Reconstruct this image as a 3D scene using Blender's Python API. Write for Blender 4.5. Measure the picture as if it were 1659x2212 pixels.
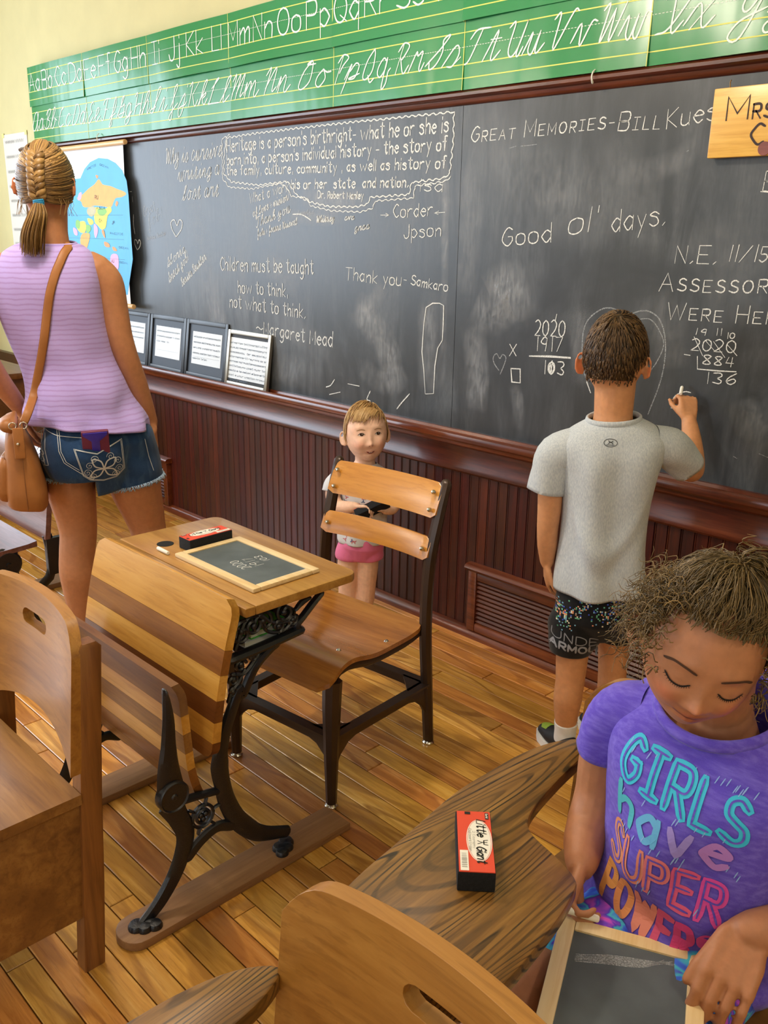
import bpy, bmesh, math, random
import numpy as np
from mathutils import Vector, Matrix, noise
from mathutils.bvhtree import BVHTree

SC = bpy.context.scene
for _o in list(bpy.data.objects):
    bpy.data.objects.remove(_o)
COL = SC.collection
PI = math.pi
random.seed(7)

# ------------------------------------------------------------------ camera
F_PX = 1923.0589564545337
CAMR = np.array([[0.6979639, 0.2242255, -0.6801245], [0.7159597, -0.1975935, 0.6695958], [0.0157523, -0.9542954, -0.2984496]])
CAM = np.array([0.0, -2.4264651, 1.45])
_cd = bpy.data.cameras.new('camera')
_cd.sensor_fit = 'HORIZONTAL'
_cd.sensor_width = 36.0
_cd.lens = F_PX / 1659.0 * 36.0
_cd.clip_start = 0.02
cam_ob = bpy.data.objects.new('camera', _cd)
COL.objects.link(cam_ob)
_m = Matrix.Identity(4)
for _i in range(3):
    _m[_i][0] = CAMR[_i][0]
    _m[_i][1] = -CAMR[_i][1]
    _m[_i][2] = -CAMR[_i][2]
    _m[_i][3] = CAM[_i]
cam_ob.matrix_world = _m
SC.camera = cam_ob

# measured places: a direction of the photograph met with a real plane of the room
def _ray(px, py):
    return CAMR @ np.array([px - 829.5, py - 1106.0, F_PX])
def on_z(px, py, z):
    d = _ray(px, py); return CAM + d * ((z - CAM[2]) / d[2])
def on_y(px, py, y=0.0):
    d = _ray(px, py); return CAM + d * ((y - CAM[1]) / d[1])
def on_x(px, py, x):
    d = _ray(px, py); return CAM + d * ((x - CAM[0]) / d[0])

# ------------------------------------------------------------------ world, light, exposure
SC.view_settings.view_transform = 'Standard'
SC.view_settings.look = 'None'
SC.view_settings.gamma = 1.0
SC.view_settings.use_curve_mapping = False
SC.view_settings.exposure = -0.12
W = bpy.data.worlds.new('world'); SC.world = W
W.use_nodes = True
_bg = W.node_tree.nodes['Background']
_bg.inputs[0].default_value = (0.62, 0.78, 1.0, 1)
_bg.inputs[1].default_value = 1.0

def area_light(name, loc, rot, sx, sy, power, col):
    l = bpy.data.lights.new(name, 'AREA'); l.shape = 'RECTANGLE'; l.size = sx; l.size_y = sy
    l.energy = power; l.color = col
    o = bpy.data.objects.new(name, l); COL.objects.link(o); o.location = loc; o.rotation_euler = rot
    return o
# daylight entering by the three windows of the left-hand wall and the two of the back wall
DAY = (0.74, 0.86, 1.0)
for _y, _p in ((-1.25, 45), (-2.75, 72), (-4.25, 72)):
    area_light('window_daylight', (-6.46, _y, 1.75), (0, -PI / 2, 0), 1.7, 1.05, _p, DAY)
for _x in (-3.6, 0.6):
    area_light('window_daylight', (_x, -6.45, 1.75), (PI / 2, 0, 0), 1.2, 1.7, 36, DAY)

# ------------------------------------------------------------------ helpers
def link(o, parent=None):
    COL.objects.link(o)
    if parent is not None:
        o.parent = parent
    return o
def tag(o, label=None, cat=None, group=None, kind=None):
    if label: o['label'] = label
    if cat: o['category'] = cat
    if group: o['group'] = group
    if kind: o['kind'] = kind
    return o
def thing(name, label, cat, loc=(0, 0, 0), rz=0.0, group=None):
    o = bpy.data.objects.new(name, None)
    o.empty_display_size = 0.05
    COL.objects.link(o); o.location = loc; o.rotation_euler = (0, 0, rz)
    return tag(o, label, cat, group)

class MB:
    """collects shapes of ONE part"""
    def __init__(s):
        s.v = []; s.f = []; s.mi = []
    def add(s, vs, fs, mi=0):
        n = len(s.v)
        s.v.extend([tuple(map(float, p)) for p in vs])
        s.f.extend([tuple(n + i for i in f) for f in fs]); s.mi.extend([mi] * len(fs))
        return s
    def box(s, lo, hi, b=0.0, mi=0):
        (x0, y0, z0), (x1, y1, z1) = lo, hi
        if b <= 0:
            vs = [(x, y, z) for x in (x0, x1) for y in (y0, y1) for z in (z0, z1)]
            return s.add(vs, [(0, 1, 3, 2), (4, 6, 7, 5), (0, 4, 5, 1), (2, 3, 7, 6), (0, 2, 6, 4), (1, 5, 7, 3)], mi)
        bm = bmesh.new(); bmesh.ops.create_cube(bm, size=1.0)
        for v in bm.verts:
            v.co = Vector(((x0 + x1) / 2 + v.co.x * (x1 - x0), (y0 + y1) / 2 + v.co.y * (y1 - y0), (z0 + z1) / 2 + v.co.z * (z1 - z0)))
        bmesh.ops.bevel(bm, geom=bm.edges[:] , offset=b, segments=2, affect='EDGES', profile=0.6)
        bm.verts.index_update()
        s.add([v.co for v in bm.verts], [tuple(v.index for v in f.verts) for f in bm.faces], mi); bm.free(); return s
    def rings(s, rings, cap0=True, cap1=True, mi=0):
        n = len(rings[0]); vs = [p for r in rings for p in r]; fs = []
        for i in range(len(rings) - 1):
            for j in range(n):
                k = (j + 1) % n
                fs.append((i * n + j, i * n + k, (i + 1) * n + k, (i + 1) * n + j))
        if cap0: fs.append(tuple(reversed(range(n))))
        if cap1: fs.append(tuple((len(rings) - 1) * n + j for j in range(n)))
        return s.add(vs, fs, mi)
    def tube(s, path, rad, n=10, flat=None, up=None, caps=True, mi=0, round_ends=False):
        """path: points; rad: number or list; flat: second radius (along `up` side) or list"""
        P = [Vector(p) for p in path]; m = len(P)
        R1 = list(rad) if hasattr(rad, '__len__') else [rad] * m
        R2 = R1 if flat is None else (list(flat) if hasattr(flat, '__len__') else [flat] * m)
        T = []
        for i in range(m):
            a = P[max(0, i - 1)]; b = P[min(m - 1, i + 1)]
            t = (b - a); T.append(t.normalized() if t.length > 1e-9 else Vector((0, 0, 1)))
        u = Vector(up) if up is not None else (Vector((0, 0, 1)) if abs(T[0].z) < 0.9 else Vector((0, 1, 0)))
        rings = []
        for i in range(m):
            t = T[i]
            if up is not None: u = Vector(up)
            n1 = (u - t * u.dot(t))
            if n1.length < 1e-6: n1 = t.orthogonal()
            n1.normalize(); n2 = t.cross(n1); u = n1
            rings.append([P[i] + n1 * (R2[i] * math.cos(2 * PI * j / n)) + n2 * (R1[i] * math.sin(2 * PI * j / n)) for j in range(n)])
        if round_ends:
            def endcap(i, sgn):
                t = T[i] * sgn; c = P[i]; out = []
                for a in (0.5, 0.85):
                    k = math.cos(a * PI / 2); h = math.sin(a * PI / 2) * min(R1[i], R2[i])
                    out.append([c + (p - c) * k + t * h for p in rings[i]])
                return out
            e0 = endcap(0, -1); e1 = endcap(m - 1, 1)
            rings = e0[::-1] + rings + e1
        return s.rings(rings, caps, caps, mi)
    def prism(s, poly, frame, th, mi=0, b=0.0):
        """poly 2D list, frame(u,v,w)->xyz, extruded w from 0 to th; b = small edge rounding"""
        def off(pl, d):
            out = []; n = len(pl)
            A = sum(pl[i][0] * pl[(i + 1) % n][1] - pl[(i + 1) % n][0] * pl[i][1] for i in range(n))
            sg = 1 if A > 0 else -1
            for i in range(n):
                p0 = Vector(pl[i - 1]); p1 = Vector(pl[i]); p2 = Vector(pl[(i + 1) % n])
                e = ((p1 - p0).normalized() + (p2 - p1).normalized())
                if e.length < 1e-6: e = (p2 - p1)
                e.normalize(); out.append((p1.x - e.y * d * sg, p1.y + e.x * d * sg))
            return out
        if b > 0:
            lay = [(off(poly, b), 0), (off(poly, b * .3), b * .3), (poly, b), (poly, th - b), (off(poly, b * .3), th - b * .3), (off(poly, b), th)]
        else:
            lay = [(poly, 0), (poly, th)]
        return s.rings([[frame(p[0], p[1], w) for p in pl] for pl, w in lay], True, True, mi)
    def lathe(s, prof, c, axis=(0, 0, 1), n=24, mi=0):
        a = Vector(axis).normalized(); u = a.orthogonal().normalized(); w = a.cross(u); c = Vector(c)
        return s.rings([[c + a * h + (u * math.cos(2 * PI * j / n) + w * math.sin(2 * PI * j / n)) * max(r, 1e-5) for j in range(n)] for r, h in prof], True, True, mi)
    def ball(s, c, r, n=12, m=8, mi=0):
        rx, ry, rz = r if hasattr(r, '__len__') else (r, r, r); c = Vector(c)
        return s.rings([[c + Vector((rx * math.sin(PI * i / m) * math.cos(2 * PI * j / n), ry * math.sin(PI * i / m) * math.sin(2 * PI * j / n), rz * math.cos(PI * i / m))) for j in range(n)] for i in [0.04] + list(range(1, m)) + [m - 0.04]], True, True, mi)
    def mesh(s, name, mats, smooth=True, fix=True):
        me = bpy.data.meshes.new(name); me.from_pydata(s.v, [], s.f)
        for m_ in (mats if isinstance(mats, (list, tuple)) else [mats]): me.materials.append(m_)
        if any(s.mi): me.polygons.foreach_set('material_index', s.mi)
        if fix:
            bm = bmesh.new(); bm.from_mesh(me); bmesh.ops.recalc_face_normals(bm, faces=bm.faces); bm.to_mesh(me); bm.free()
        if smooth:
            me.polygons.foreach_set('use_smooth', [True] * len(me.polygons))
            if smooth != 'all': me.set_sharp_from_angle(angle=math.radians(38))
        me.update(); return me
    def build(s, name, mats, parent=None, smooth=True, loc=(0, 0, 0), fix=True, world=False):
        o = bpy.data.objects.new(name, s.mesh(name, mats, smooth, fix)); link(o, parent); o.location = loc
        if world and parent is not None: o.location = -Vector(parent.location)
        return o

def catmull(pts, n=6, closed=False):
    P = [np.array(p, float) for p in pts]; m = len(P); out = []
    if m < 3 and not closed: return [tuple(p) for p in P]
    rng = range(m if closed else m - 1)
    for i in rng:
        p1 = P[i]; p2 = P[(i + 1) % m]
        p0 = P[i - 1] if (i > 0 or closed) else 2 * p1 - p2
        p3 = P[(i + 2) % m] if (i + 2 < m or closed) else 2 * p2 - p1
        for k in range(n):
            t = k / n
            out.append(tuple(0.5 * ((2 * p1) + (-p0 + p2) * t + (2 * p0 - 5 * p1 + 4 * p2 - p3) * t * t + (-p0 + 3 * p1 - 3 * p2 + p3) * t ** 3)))
    if not closed: out.append(tuple(P[-1]))
    return out
def copy_tree(o, parent=None):
    c = o.copy(); COL.objects.link(c); c.parent = parent
    for ch in list(o.children): copy_tree(ch, c)
    return c

# ------------------------------------------------------------------ materials
def srgb(h):
    if isinstance(h, str):
        h = h.lstrip('#'); v = [int(h[i:i + 2], 16) / 255 for i in (0, 2, 4)]
    else: v = h
    return tuple(x / 12.92 if x <= 0.04045 else ((x + 0.055) / 1.055) ** 2.4 for x in v) + (1.0,)
class NT:
    def __init__(s, name):
        s.m = bpy.data.materials.new(name); s.m.use_nodes = True; s.t = s.m.node_tree; s.b = s.t.nodes['Principled BSDF']
    def n(s, typ, **kw):
        x = s.t.nodes.new(typ)
        for k, v in kw.items():
            if k.startswith('_'): x.inputs[k[1:].replace('_', ' ')].default_value = v
            else: setattr(x, k, v)
        return x
    def l(s, a, b): s.t.links.new(a, b)
    def ramp(s, fac, stops, interp='LINEAR'):
        r = s.n('ShaderNodeValToRGB'); e = r.color_ramp.elements; r.color_ramp.interpolation = interp
        while len(e) < len(stops): e.new(0.5)
        for i, (p, c) in enumerate(stops): e[i].position = p; e[i].color = c if len(c) == 4 else (*c, 1)
        s.l(fac, r.inputs[0]); return r.outputs[0]
    def mix(s, fac, a, b, mode='MIX'):
        x = s.n('ShaderNodeMix', data_type='RGBA', blend_type=mode)
        for sock, v in ((x.inputs[0], fac), (x.inputs[6], a), (x.inputs[7], b)):
            if isinstance(v, bpy.types.NodeSocket): s.l(v, sock)
            else: sock.default_value = v
        return x.outputs[2]
    def math(s, op, a, b=None):
        x = s.n('ShaderNodeMath', operation=op)
        for sock, v in ((x.inputs[0], a), (x.inputs[1], b)):
            if v is None: continue
            if isinstance(v, bpy.types.NodeSocket): s.l(v, sock)
            else: sock.default_value = v
        return x.outputs[0]
    def coords(s, kind='Object', scale=(1, 1, 1), rand=0.0, rot=(0, 0, 0)):
        tc = s.n('ShaderNodeTexCoord'); mp = s.n('ShaderNodeMapping'); mp.inputs['Scale'].default_value = scale; mp.inputs['Rotation'].default_value = rot
        s.l(tc.outputs[kind], mp.inputs[0])
        if rand:
            oi = s.n('ShaderNodeObjectInfo'); v = s.n('ShaderNodeVectorMath', operation='SCALE'); v.inputs[0].default_value = (rand, rand * 1.7, rand * 2.3)
            s.l(oi.outputs['Random'], v.inputs['Scale']); s.l(v.outputs[0], mp.inputs['Location'])
        return mp.outputs[0]
    def noise(s, vec, scale, detail=4, rough=0.55, dist=0.0):
        x = s.n('ShaderNodeTexNoise'); x.inputs['Scale'].default_value = scale; x.inputs['Detail'].default_value = detail
        x.inputs['Roughness'].default_value = rough; x.inputs['Distortion'].default_value = dist; s.l(vec, x.inputs['Vector']); return x.outputs[0]
    def bump(s, h, strength=0.2, dist=0.002):
        b = s.n('ShaderNodeBump'); b.inputs['Strength'].default_value = strength; b.inputs['Distance'].default_value = dist
        s.l(h, b.inputs['Height']); s.l(b.outputs[0], s.b.inputs['Normal'])
    def set(s, **kw):
        for k, v in kw.items(): s.b.inputs[k.replace('_', ' ')].default_value = v
        return s
    def col(s, v):
        if isinstance(v, bpy.types.NodeSocket): s.l(v, s.b.inputs['Base Color'])
        else: s.b.inputs['Base Color'].default_value = v
        return s

def plain(name, color, rough=0.5, metal=0.0, var=0.0, vs=30, spec=0.5, bump=0.0, coat=0.0):
    t = NT(name); c = srgb(color) if isinstance(color, str) else color
    t.set(Roughness=rough, Metallic=metal, Specular_IOR_Level=spec)
    if coat: t.set(Coat_Weight=coat, Coat_Roughness=0.15)
    if var or bump:
        nz = t.noise(t.coords(), vs, 5)
        if var:
            lo = tuple(x * (1 - var) for x in c[:3]) + (1,); hi = tuple(min(1, x * (1 + var)) for x in c[:3]) + (1,)
            t.col(t.ramp(nz, [(0.3, lo), (0.7, hi)]))
        else: t.col(c)
        if bump: t.bump(nz, bump, 0.003)
    else: t.col(c)
    return t.m

def wood(name, dark, mid, light, axis='x', scale=1.0, rough=0.4, rand=3.0, rings=0.0, coat=0.25, bump=0.12, tone=0.0, spec=0.4, ringcol=None):
    """procedural timber, grain along `axis` of the object"""
    t = NT(name); t.set(Roughness=rough, Specular_IOR_Level=spec, Coat_Weight=coat, Coat_Roughness=0.22)
    k = {'x': (0.07, 1, 1), 'y': (1, 0.07, 1), 'z': (1, 1, 0.07)}[axis]
    v = t.coords('Object', tuple(a * scale for a in k), rand)
    n1 = t.noise(v, 55, 7, 0.62, 0.6)
    n2 = t.noise(v, 9, 3, 0.5, 0.8)
    mx = t.mix(0.45, n1, n2)
    c = t.ramp(mx, [(0.30, srgb(dark)), (0.5, srgb(mid)), (0.72, srgb(light))])
    n3 = t.noise(v, 160, 3, 0.6)
    pores = t.ramp(n3, [(0.36, (0, 0, 0, 1)), (0.47, (1, 1, 1, 1))])
    c = t.mix(t.math('MULTIPLY', t.math('SUBTRACT', 1.0, pores), 0.35), c, srgb(dark))
    if rings:
        k2 = {'x': (0.16, 1, 1), 'y': (1, 0.16, 1), 'z': (1, 1, 0.16)}[axis]
        v2 = t.coords('Object', tuple(a * scale for a in k2), rand * 1.3)
        n4 = t.noise(v2, 5.0, 2, 0.45, 0.4)
        w = t.math('SINE', t.math('MULTIPLY', n4, rings))
        rc = t.ramp(w, [(0.35, (0, 0, 0, 1)), (0.85, (1, 1, 1, 1))])
        brk = t.ramp(n1, [(0.35, (0.2, 0.2, 0.2, 1)), (0.6, (1, 1, 1, 1))])
        c = t.mix(t.math('MULTIPLY', rc, brk), c, srgb(ringcol or dark))
    if tone:
        oi = t.n('ShaderNodeObjectInfo'); h = t.n('ShaderNodeHueSaturation')
        t.l(t.math('ADD', t.math('MULTIPLY', oi.outputs['Random'], tone), 1 - tone * 0.55), h.inputs['Value'])
        oi2 = t.math('FRACT', t.math('MULTIPLY', oi.outputs['Random'], 7.31))
        t.l(t.math('ADD', t.math('MULTIPLY', oi2, 0.025), 0.488), h.inputs['Hue'])
        h.inputs['Saturation'].default_value = 1.0
        t.l(c, h.inputs['Color']); c = h.outputs[0]
    t.col(c)
    t.bump(n1, bump, 0.0015)
    return t.m
# ------------------------------------------------------------------ material library
M_PLASTER = plain('cream_plaster', '#cdc594', 0.85, var=0.04, vs=6, bump=0.05)
M_CEIL = plain('ceiling_white', '#e9e6da', 0.9)
M_DARKW = wood('dark_wainscot', '#260c06', '#43170b', '#632610', 'z', 1.0, 0.42, 5.0, coat=0.2, tone=0.28)
M_DARKWX = wood('dark_trim', '#2b0f09', '#52200f', '#7a3c1e', 'x', 0.9, 0.32, 5.0, coat=0.4)
M_TRIM = wood('rail_trim', '#3a1a0f', '#693018', '#96552e', 'x', 0.9, 0.28, 5.0, coat=0.5)
M_FLOOR = wood('oak_floor', '#986226', '#ca8f40', '#e4b264', 'x', 1.0, 0.27, 40.0, rings=60, coat=0.4, tone=0.50, ringcol='#a26c30')
M_FLOORGAP = plain('floor_gap', '#3a2411', 0.9)

# ------------------------------------------------------------------ room shell
X0, X1, Y0, ZC = -6.5, 2.6, -6.5, 3.2
def struct(name, mb, mat, parent=None, **kw):
    o = mb.build(name, mat, parent, **kw)
    if parent is None: o['kind'] = 'structure'
    return o
fl = struct('floor', MB().box((X0, Y0, -0.05), (X1, 0.02, -0.012)), M_FLOORGAP)
rng = random.Random(11)
PW = 0.0605
LENS = [0.32, 0.45, 0.55, 0.68, 0.8, 0.95, 1.1, 1.3]
plank_mesh = {}
for L in LENS:
    mb = MB(); h = 0.012; g = 0.0012; c = 0.0018
    x0, x1, y0, y1 = -L / 2 + g, L / 2 - g, -PW / 2 + g, PW / 2 - g
    r0 = [(x0, y0, -h), (x1, y0, -h), (x1, y1, -h), (x0, y1, -h)]
    r1 = [(x0, y0, -c), (x1, y0, -c), (x1, y1, -c), (x0, y1, -c)]
    r2 = [(x0 + c, y0 + c, 0), (x1 - c, y0 + c, 0), (x1 - c, y1 - c, 0), (x0 + c, y1 - c, 0)]
    mb.rings([r0, r1, r2], False, True); plank_mesh[L] = mb.mesh('floor_plank', M_FLOOR, smooth=False)
n_pl = 0; far = MB()
row = 0; y = -0.012 - PW / 2
vis_spans = lambda yy: (max(-4.75, -4.7 - 0.35 * yy * 0 + (yy + 0.0) * -0.0), -0.55 if yy > -1.1 else -0.75)
while y > Y0:
    x = X0 - rng.random() * 0.6
    near = y > -2.2
    while x < X1:
        L = rng.choice(LENS[2:] if near else LENS[5:])
        if near and rng.random() < 0.12: L = rng.choice(LENS[:2])
        cx = x + L / 2
        lim0 = -4.6 if y > -1.15 else (-3.2 if y > -1.5 else -2.3)
        lim1 = -0.7 if y > -1.2 else -0.9
        if near and x + L > lim0 and x < lim1 and n_pl < 298:
            o = bpy.data.objects.new('floor_plank', plank_mesh[L]); link(o, fl); o.location = (cx, y, 0); n_pl += 1
        else:
            far.add([(x + .0007, y - PW / 2 + .0007, 0), (x + L - .0007, y - PW / 2 + .0007, 0), (x + L - .0007, y + PW / 2 - .0007, 0), (x + .0007, y + PW / 2 - .0007, 0)], [(0, 1, 2, 3)])
        x += L
    y -= PW; row += 1
o = far.build('floor_plank_area', M_FLOOR, fl, smooth=False); o['kind'] = 'stuff'

wf = struct('wall_front', MB().box((X0, 0.03, -0.05), (X1, 0.12, ZC)), M_PLASTER)
struct('ceiling', MB().box((X0, Y0, ZC), (X1, 0.12, ZC + 0.08)), M_CEIL)
struct('wall_right', MB().box((X1, Y0, -0.05), (X1 + 0.1, 0.12, ZC)), M_PLASTER)
def wall_with_windows(name, along, fixed, a0, a1, wins, z0, z1):
    mb = MB()
    def bx(p, q, za, zb):
        if along == 'y': mb.box((fixed - 0.1, p, za), (fixed, q, zb))
        else: mb.box((p, fixed - 0.1, za), (q, fixed, zb))
    bx(a0, a1, -0.05, z0); bx(a0, a1, z1, ZC)
    e = [a0]
    for p, q in wins: e += [p, q]
    e.append(a1)
    for i in range(0, len(e), 2): bx(e[i], e[i + 1], z0, z1)
    return struct(name, mb, M_PLASTER)
WINS_L = [(-4.85, -3.65), (-3.35, -2.15), (-1.85, -0.65)]
wall_with_windows('wall_left', 'y', X0, Y0, 0.12, WINS_L, 0.85, 2.65)
WINS_B = [(-4.25, -2.95), (-0.05, 1.25)]
wall_with_windows('wall_back', 'x', Y0, X0, X1, WINS_B, 0.85, 2.65)
def window(n, along, fixed, p, q, z0, z1):
    root = bpy.data.objects.new('window_%d' % n, None); COL.objects.link(root); root['kind'] = 'structure'
    root.location = (fixed, (p + q) / 2, z0) if along == 'y' else ((p + q) / 2, fixed, z0)
    def bar(nm, a, b, za, zb, d=0.03):
        mb = MB()
        if along == 'y': mb.box((fixed - 0.06 - d / 2, a, za), (fixed - 0.06 + d / 2, b, zb))
        else: mb.box((a, fixed - 0.06 - d / 2, za), (b, fixed - 0.06 + d / 2, zb))
        mb.build(nm, M_TRIM, root, world=True)
    t = 0.05
    bar('window_frame', p, p + t, z0, z1, .05); bar('window_frame', q - t, q, z0, z1, .05); bar('window_frame', p + t, q - t, z0, z0 + t, .05); bar('window_frame', p + t, q - t, z1 - t, z1, .05)
    bar('glazing_bar', p + t, q - t, (z0 + z1) / 2 - .02, (z0 + z1) / 2 + .02); bar('glazing_bar', (p + q) / 2 - .012, (p + q) / 2 + .012, z0 + t, z1 - t)
_k = 1
for p, q in WINS_L: window(_k, 'y', X0, p, q, 0.85, 2.65); _k += 1
for p, q in WINS_B: window(_k, 'x', Y0, p, q, 0.85, 2.65); _k += 1

# wainscot: bead boards one by one, under the chalk rail
BW = 0.0436
bm_mesh = None
mb = MB()
prof = [(-BW / 2, .012), (-BW / 2 + .0006, 0), (-BW / 2 + .002, -.003), (-BW / 2 + .005, -.0025), (-BW / 2 + .0065, -.0005), (-BW / 2 + .008, -.003), (BW / 2 - .0015, -.003), (BW / 2 - .0006, 0), (BW / 2, .012)]
mb.rings([[(u, v, 0.0) for u, v in prof], [(u, v, 0.62) for u, v in prof]], True, True)
bead = mb.mesh('wainscot_board', M_DARKW, smooth=False)
x = -5.3
while x < 1.0:
    o = bpy.data.objects.new('wainscot_board', bead); link(o, wf); o.location = (x, -0.012, 0.025); x += BW
mb = MB().box((X0, -0.01, 0), (-5.34, .03, .64)).box((1.0, -0.01, 0), (X1, .03, .64)); o = mb.build('wainscot_panel', M_DARKW, wf)
mb = MB(); pr = [(0.03, 0), (-0.045, 0), (-0.045, .012), (-0.036, .026), (-0.022, .034), (0.03, .034)]
mb.rings([[(X0, u, v) for u, v in pr], [(X1, u, v) for u, v in pr]]); bb = struct('baseboard_front', mb, M_TRIM)

# heating grilles let into the wainscot
def grille(x0, x1, label, group):
    g = thing('wall_grille', label, 'vent', ((x0 + x1) / 2, -0.02, 0.03), group=group)
    z0, z1 = 0.036, 0.268; y = -0.016
    W_ = lambda mb, nm, mt: mb.build(nm, mt, g, world=True)
    W_(MB().box((x0 + .02, -.006, z0), (x1 - .02, .004, z1)), 'backing', M_FLOORGAP)
    W_(MB().box((x0, -.042, z0 - .004), (x0 + .038, -.004, z1), .004), 'frame_stile', M_TRIM)
    W_(MB().box((x1 - .038, -.042, z0 - .004), (x1, -.004, z1), .004), 'frame_stile', M_TRIM)
    W_(MB().box((x0 + .038, -.042, z0 - .004), (x1 - .038, -.004, z0 + .03), .006), 'frame_rail', M_TRIM)
    W_(MB().box((x0 + .038, -.040, z1 - .032), (x1 - .038, -.004, z1), .006), 'frame_rail', M_TRIM)
    pr = [(-.004, z1), (-.044, z1), (-.054, z1 + .012), (-.050, z1 + .02), (-.040, z1 + .026), (-.004, z1 + .026)]
    W_(MB().rings([[(x0 - .012, u, v) for u, v in pr], [(x1 + .012, u, v) for u, v in pr]]), 'ledge', M_TRIM)
    n = 10; sl = MB(); h = (z1 - .032 - z0 - .03) / n
    a0, a1 = x0 + .038, x1 - .038
    pr = [(-.010, 0), (-.034, .001), (-.036, .005), (-.030, h - .005), (-.024, h - .002), (-.010, h - .004)]
    sl.rings([[(-(a1 - a0) / 2, u, v) for u, v in pr], [((a1 - a0) / 2, u, v) for u, v in pr]])
    me = sl.mesh('slat', M_DARKWX, smooth=False)
    for i in range(n):
        o = bpy.data.objects.new('slat', me); link(o, g); o.location = (0, 0.02, z0 + .03 + i * h - g.location.z)
    return g
grille(-1.972, -0.62, 'long dark louvered wood grille by the floor behind the boy in shorts', 'louvered wall grilles')
grille(-5.05, -4.075, 'louvered wood grille by the floor beside the woman, far under the map', 'louvered wall grilles')

# ------------------------------------------------------------------ blackboard
t = NT('slate_black'); t.set(Roughness=0.36, Specular_IOR_Level=0.5)
v = t.coords('Object')
big = t.noise(v, 1.6, 5, 0.6, 0.6); st = t.noise(t.coords('Object', (3.0, 1, 0.45)), 3.2, 6, 0.65, 1.2); fine = t.noise(t.coords('Object', (26, 1, 4)), 6, 4, 0.7, 0.4)
dust = t.math('MULTIPLY', t.math('MULTIPLY', t.ramp(big, [(0.38, (0, 0, 0, 1)), (0.75, (1, 1, 1, 1))]), t.ramp(st, [(0.36, (0, 0, 0, 1)), (0.78, (1, 1, 1, 1))])), t.ramp(fine, [(0.2, (.35, .35, .35, 1)), (0.8, (1, 1, 1, 1))]))
c = t.mix(t.math('MULTIPLY', dust, 0.42), srgb('#33373b'), srgb('#c6ccd3'))
t.col(c)
rr = t.n('ShaderNodeMapRange'); rr.inputs[3].default_value = 0.34; rr.inputs[4].default_value = 0.62; t.l(dust, rr.inputs[0]); t.l(rr.outputs[0], t.b.inputs['Roughness'])
M_SLATE = t.m
# soft eraser smear / chalk stroke materials
t = NT('chalk_mark'); t.set(Roughness=0.95); t.col(srgb('#e9ebe8'))
nz = t.noise(t.coords('Object', (1, 1, 1)), 420, 3, 0.7); t.l(t.ramp(nz, [(0.30, (0.30,) * 3 + (1,)), (0.50, (1, 1, 1, 1))]), t.b.inputs['Alpha'])
M_CHALK = t.m
t = NT('chalk_mark_faint'); t.set(Roughness=0.95); t.col(srgb('#c6cbcf'))
nz = t.noise(t.coords('Object', (1, 1, 1)), 420, 3, 0.7); t.l(t.ramp(nz, [(0.34, (0.06,) * 3 + (1,)), (0.66, (0.75,) * 3 + (1,))]), t.b.inputs['Alpha'])
M_CHALKF = t.m
t = NT('chalk_smear'); t.set(Roughness=0.95); t.col(srgb('#ccd1d8'))
at = t.n('ShaderNodeAttribute', attribute_name='fade')
n1 = t.noise(t.coords('Object', (14, 1, 3)), 5, 5, 0.7, 0.6); n2 = t.noise(t.coords('Object', (1, 1, 1)), 9, 4, 0.6, 0.8)
t.l(t.math('MULTIPLY', t.math('MULTIPLY', at.outputs['Fac'], t.ramp(n1, [(0.3, (.1,) * 3 + (1,)), (0.75, (1,) * 3 + (1,))])), t.ramp(n2, [(0.3, (.25,) * 3 + (1,)), (0.7, (1,) * 3 + (1,))])), t.b.inputs['Alpha'])
M_SMEAR = t.m

BB = thing('blackboard', 'wide slate blackboard covered in chalk writing with dark wood frame and chalk rail', 'blackboard', (-2.2, 0, 0.775))
SZ0, SZ1 = 0.770, 1.872
for a, b in ((-5.44, -2.122), (-2.120, 2.0)):
    mb = MB().box((a, 0.0, SZ0), (b, 0.03, SZ1)); mb.build('slate_panel', M_SLATE, BB, world=True)
def mould(prof, x0, x1): return MB().rings([[(x0, u, v) for u, v in prof], [(x1, u, v) for u, v in prof]])
mould([(.03, 1.858), (-.002, 1.858), (-.008, 1.862), (-.012, 1.868), (-.014, 1.876), (-.024, 1.878), (-.030, 1.884), (-.030, 1.893), (-.020, 1.899), (-.014, 1.903), (.03, 1.903)], -5.56, 2.0).build('top_moulding', M_DARKWX, BB, world=True)
MB().box((-5.56, -.02, .77), (-5.44, .03, 1.858), .006).build('side_moulding', M_DARKWX, BB, world=True)
mould([(.03, .775), (-.012, .775), (-.016, .766), (-.050, .762), (-.054, .772), (-.062, .776), (-.070, .772), (-.074, .762), (-.072, .752), (-.062, .744), (-.060, .734), (-.050, .726), (-.034, .720), (.03, .718)], -5.56, 2.0).build('chalk_rail', M_TRIM, BB, world=True)
mould([(.03, .72), (-.030, .72), (-.030, .655), (-.034, .648), (-.034, .632), (-.026, .624), (.03, .624)], -5.56, 2.0).build('apron_board', M_DARKWX, BB, world=True)

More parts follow.
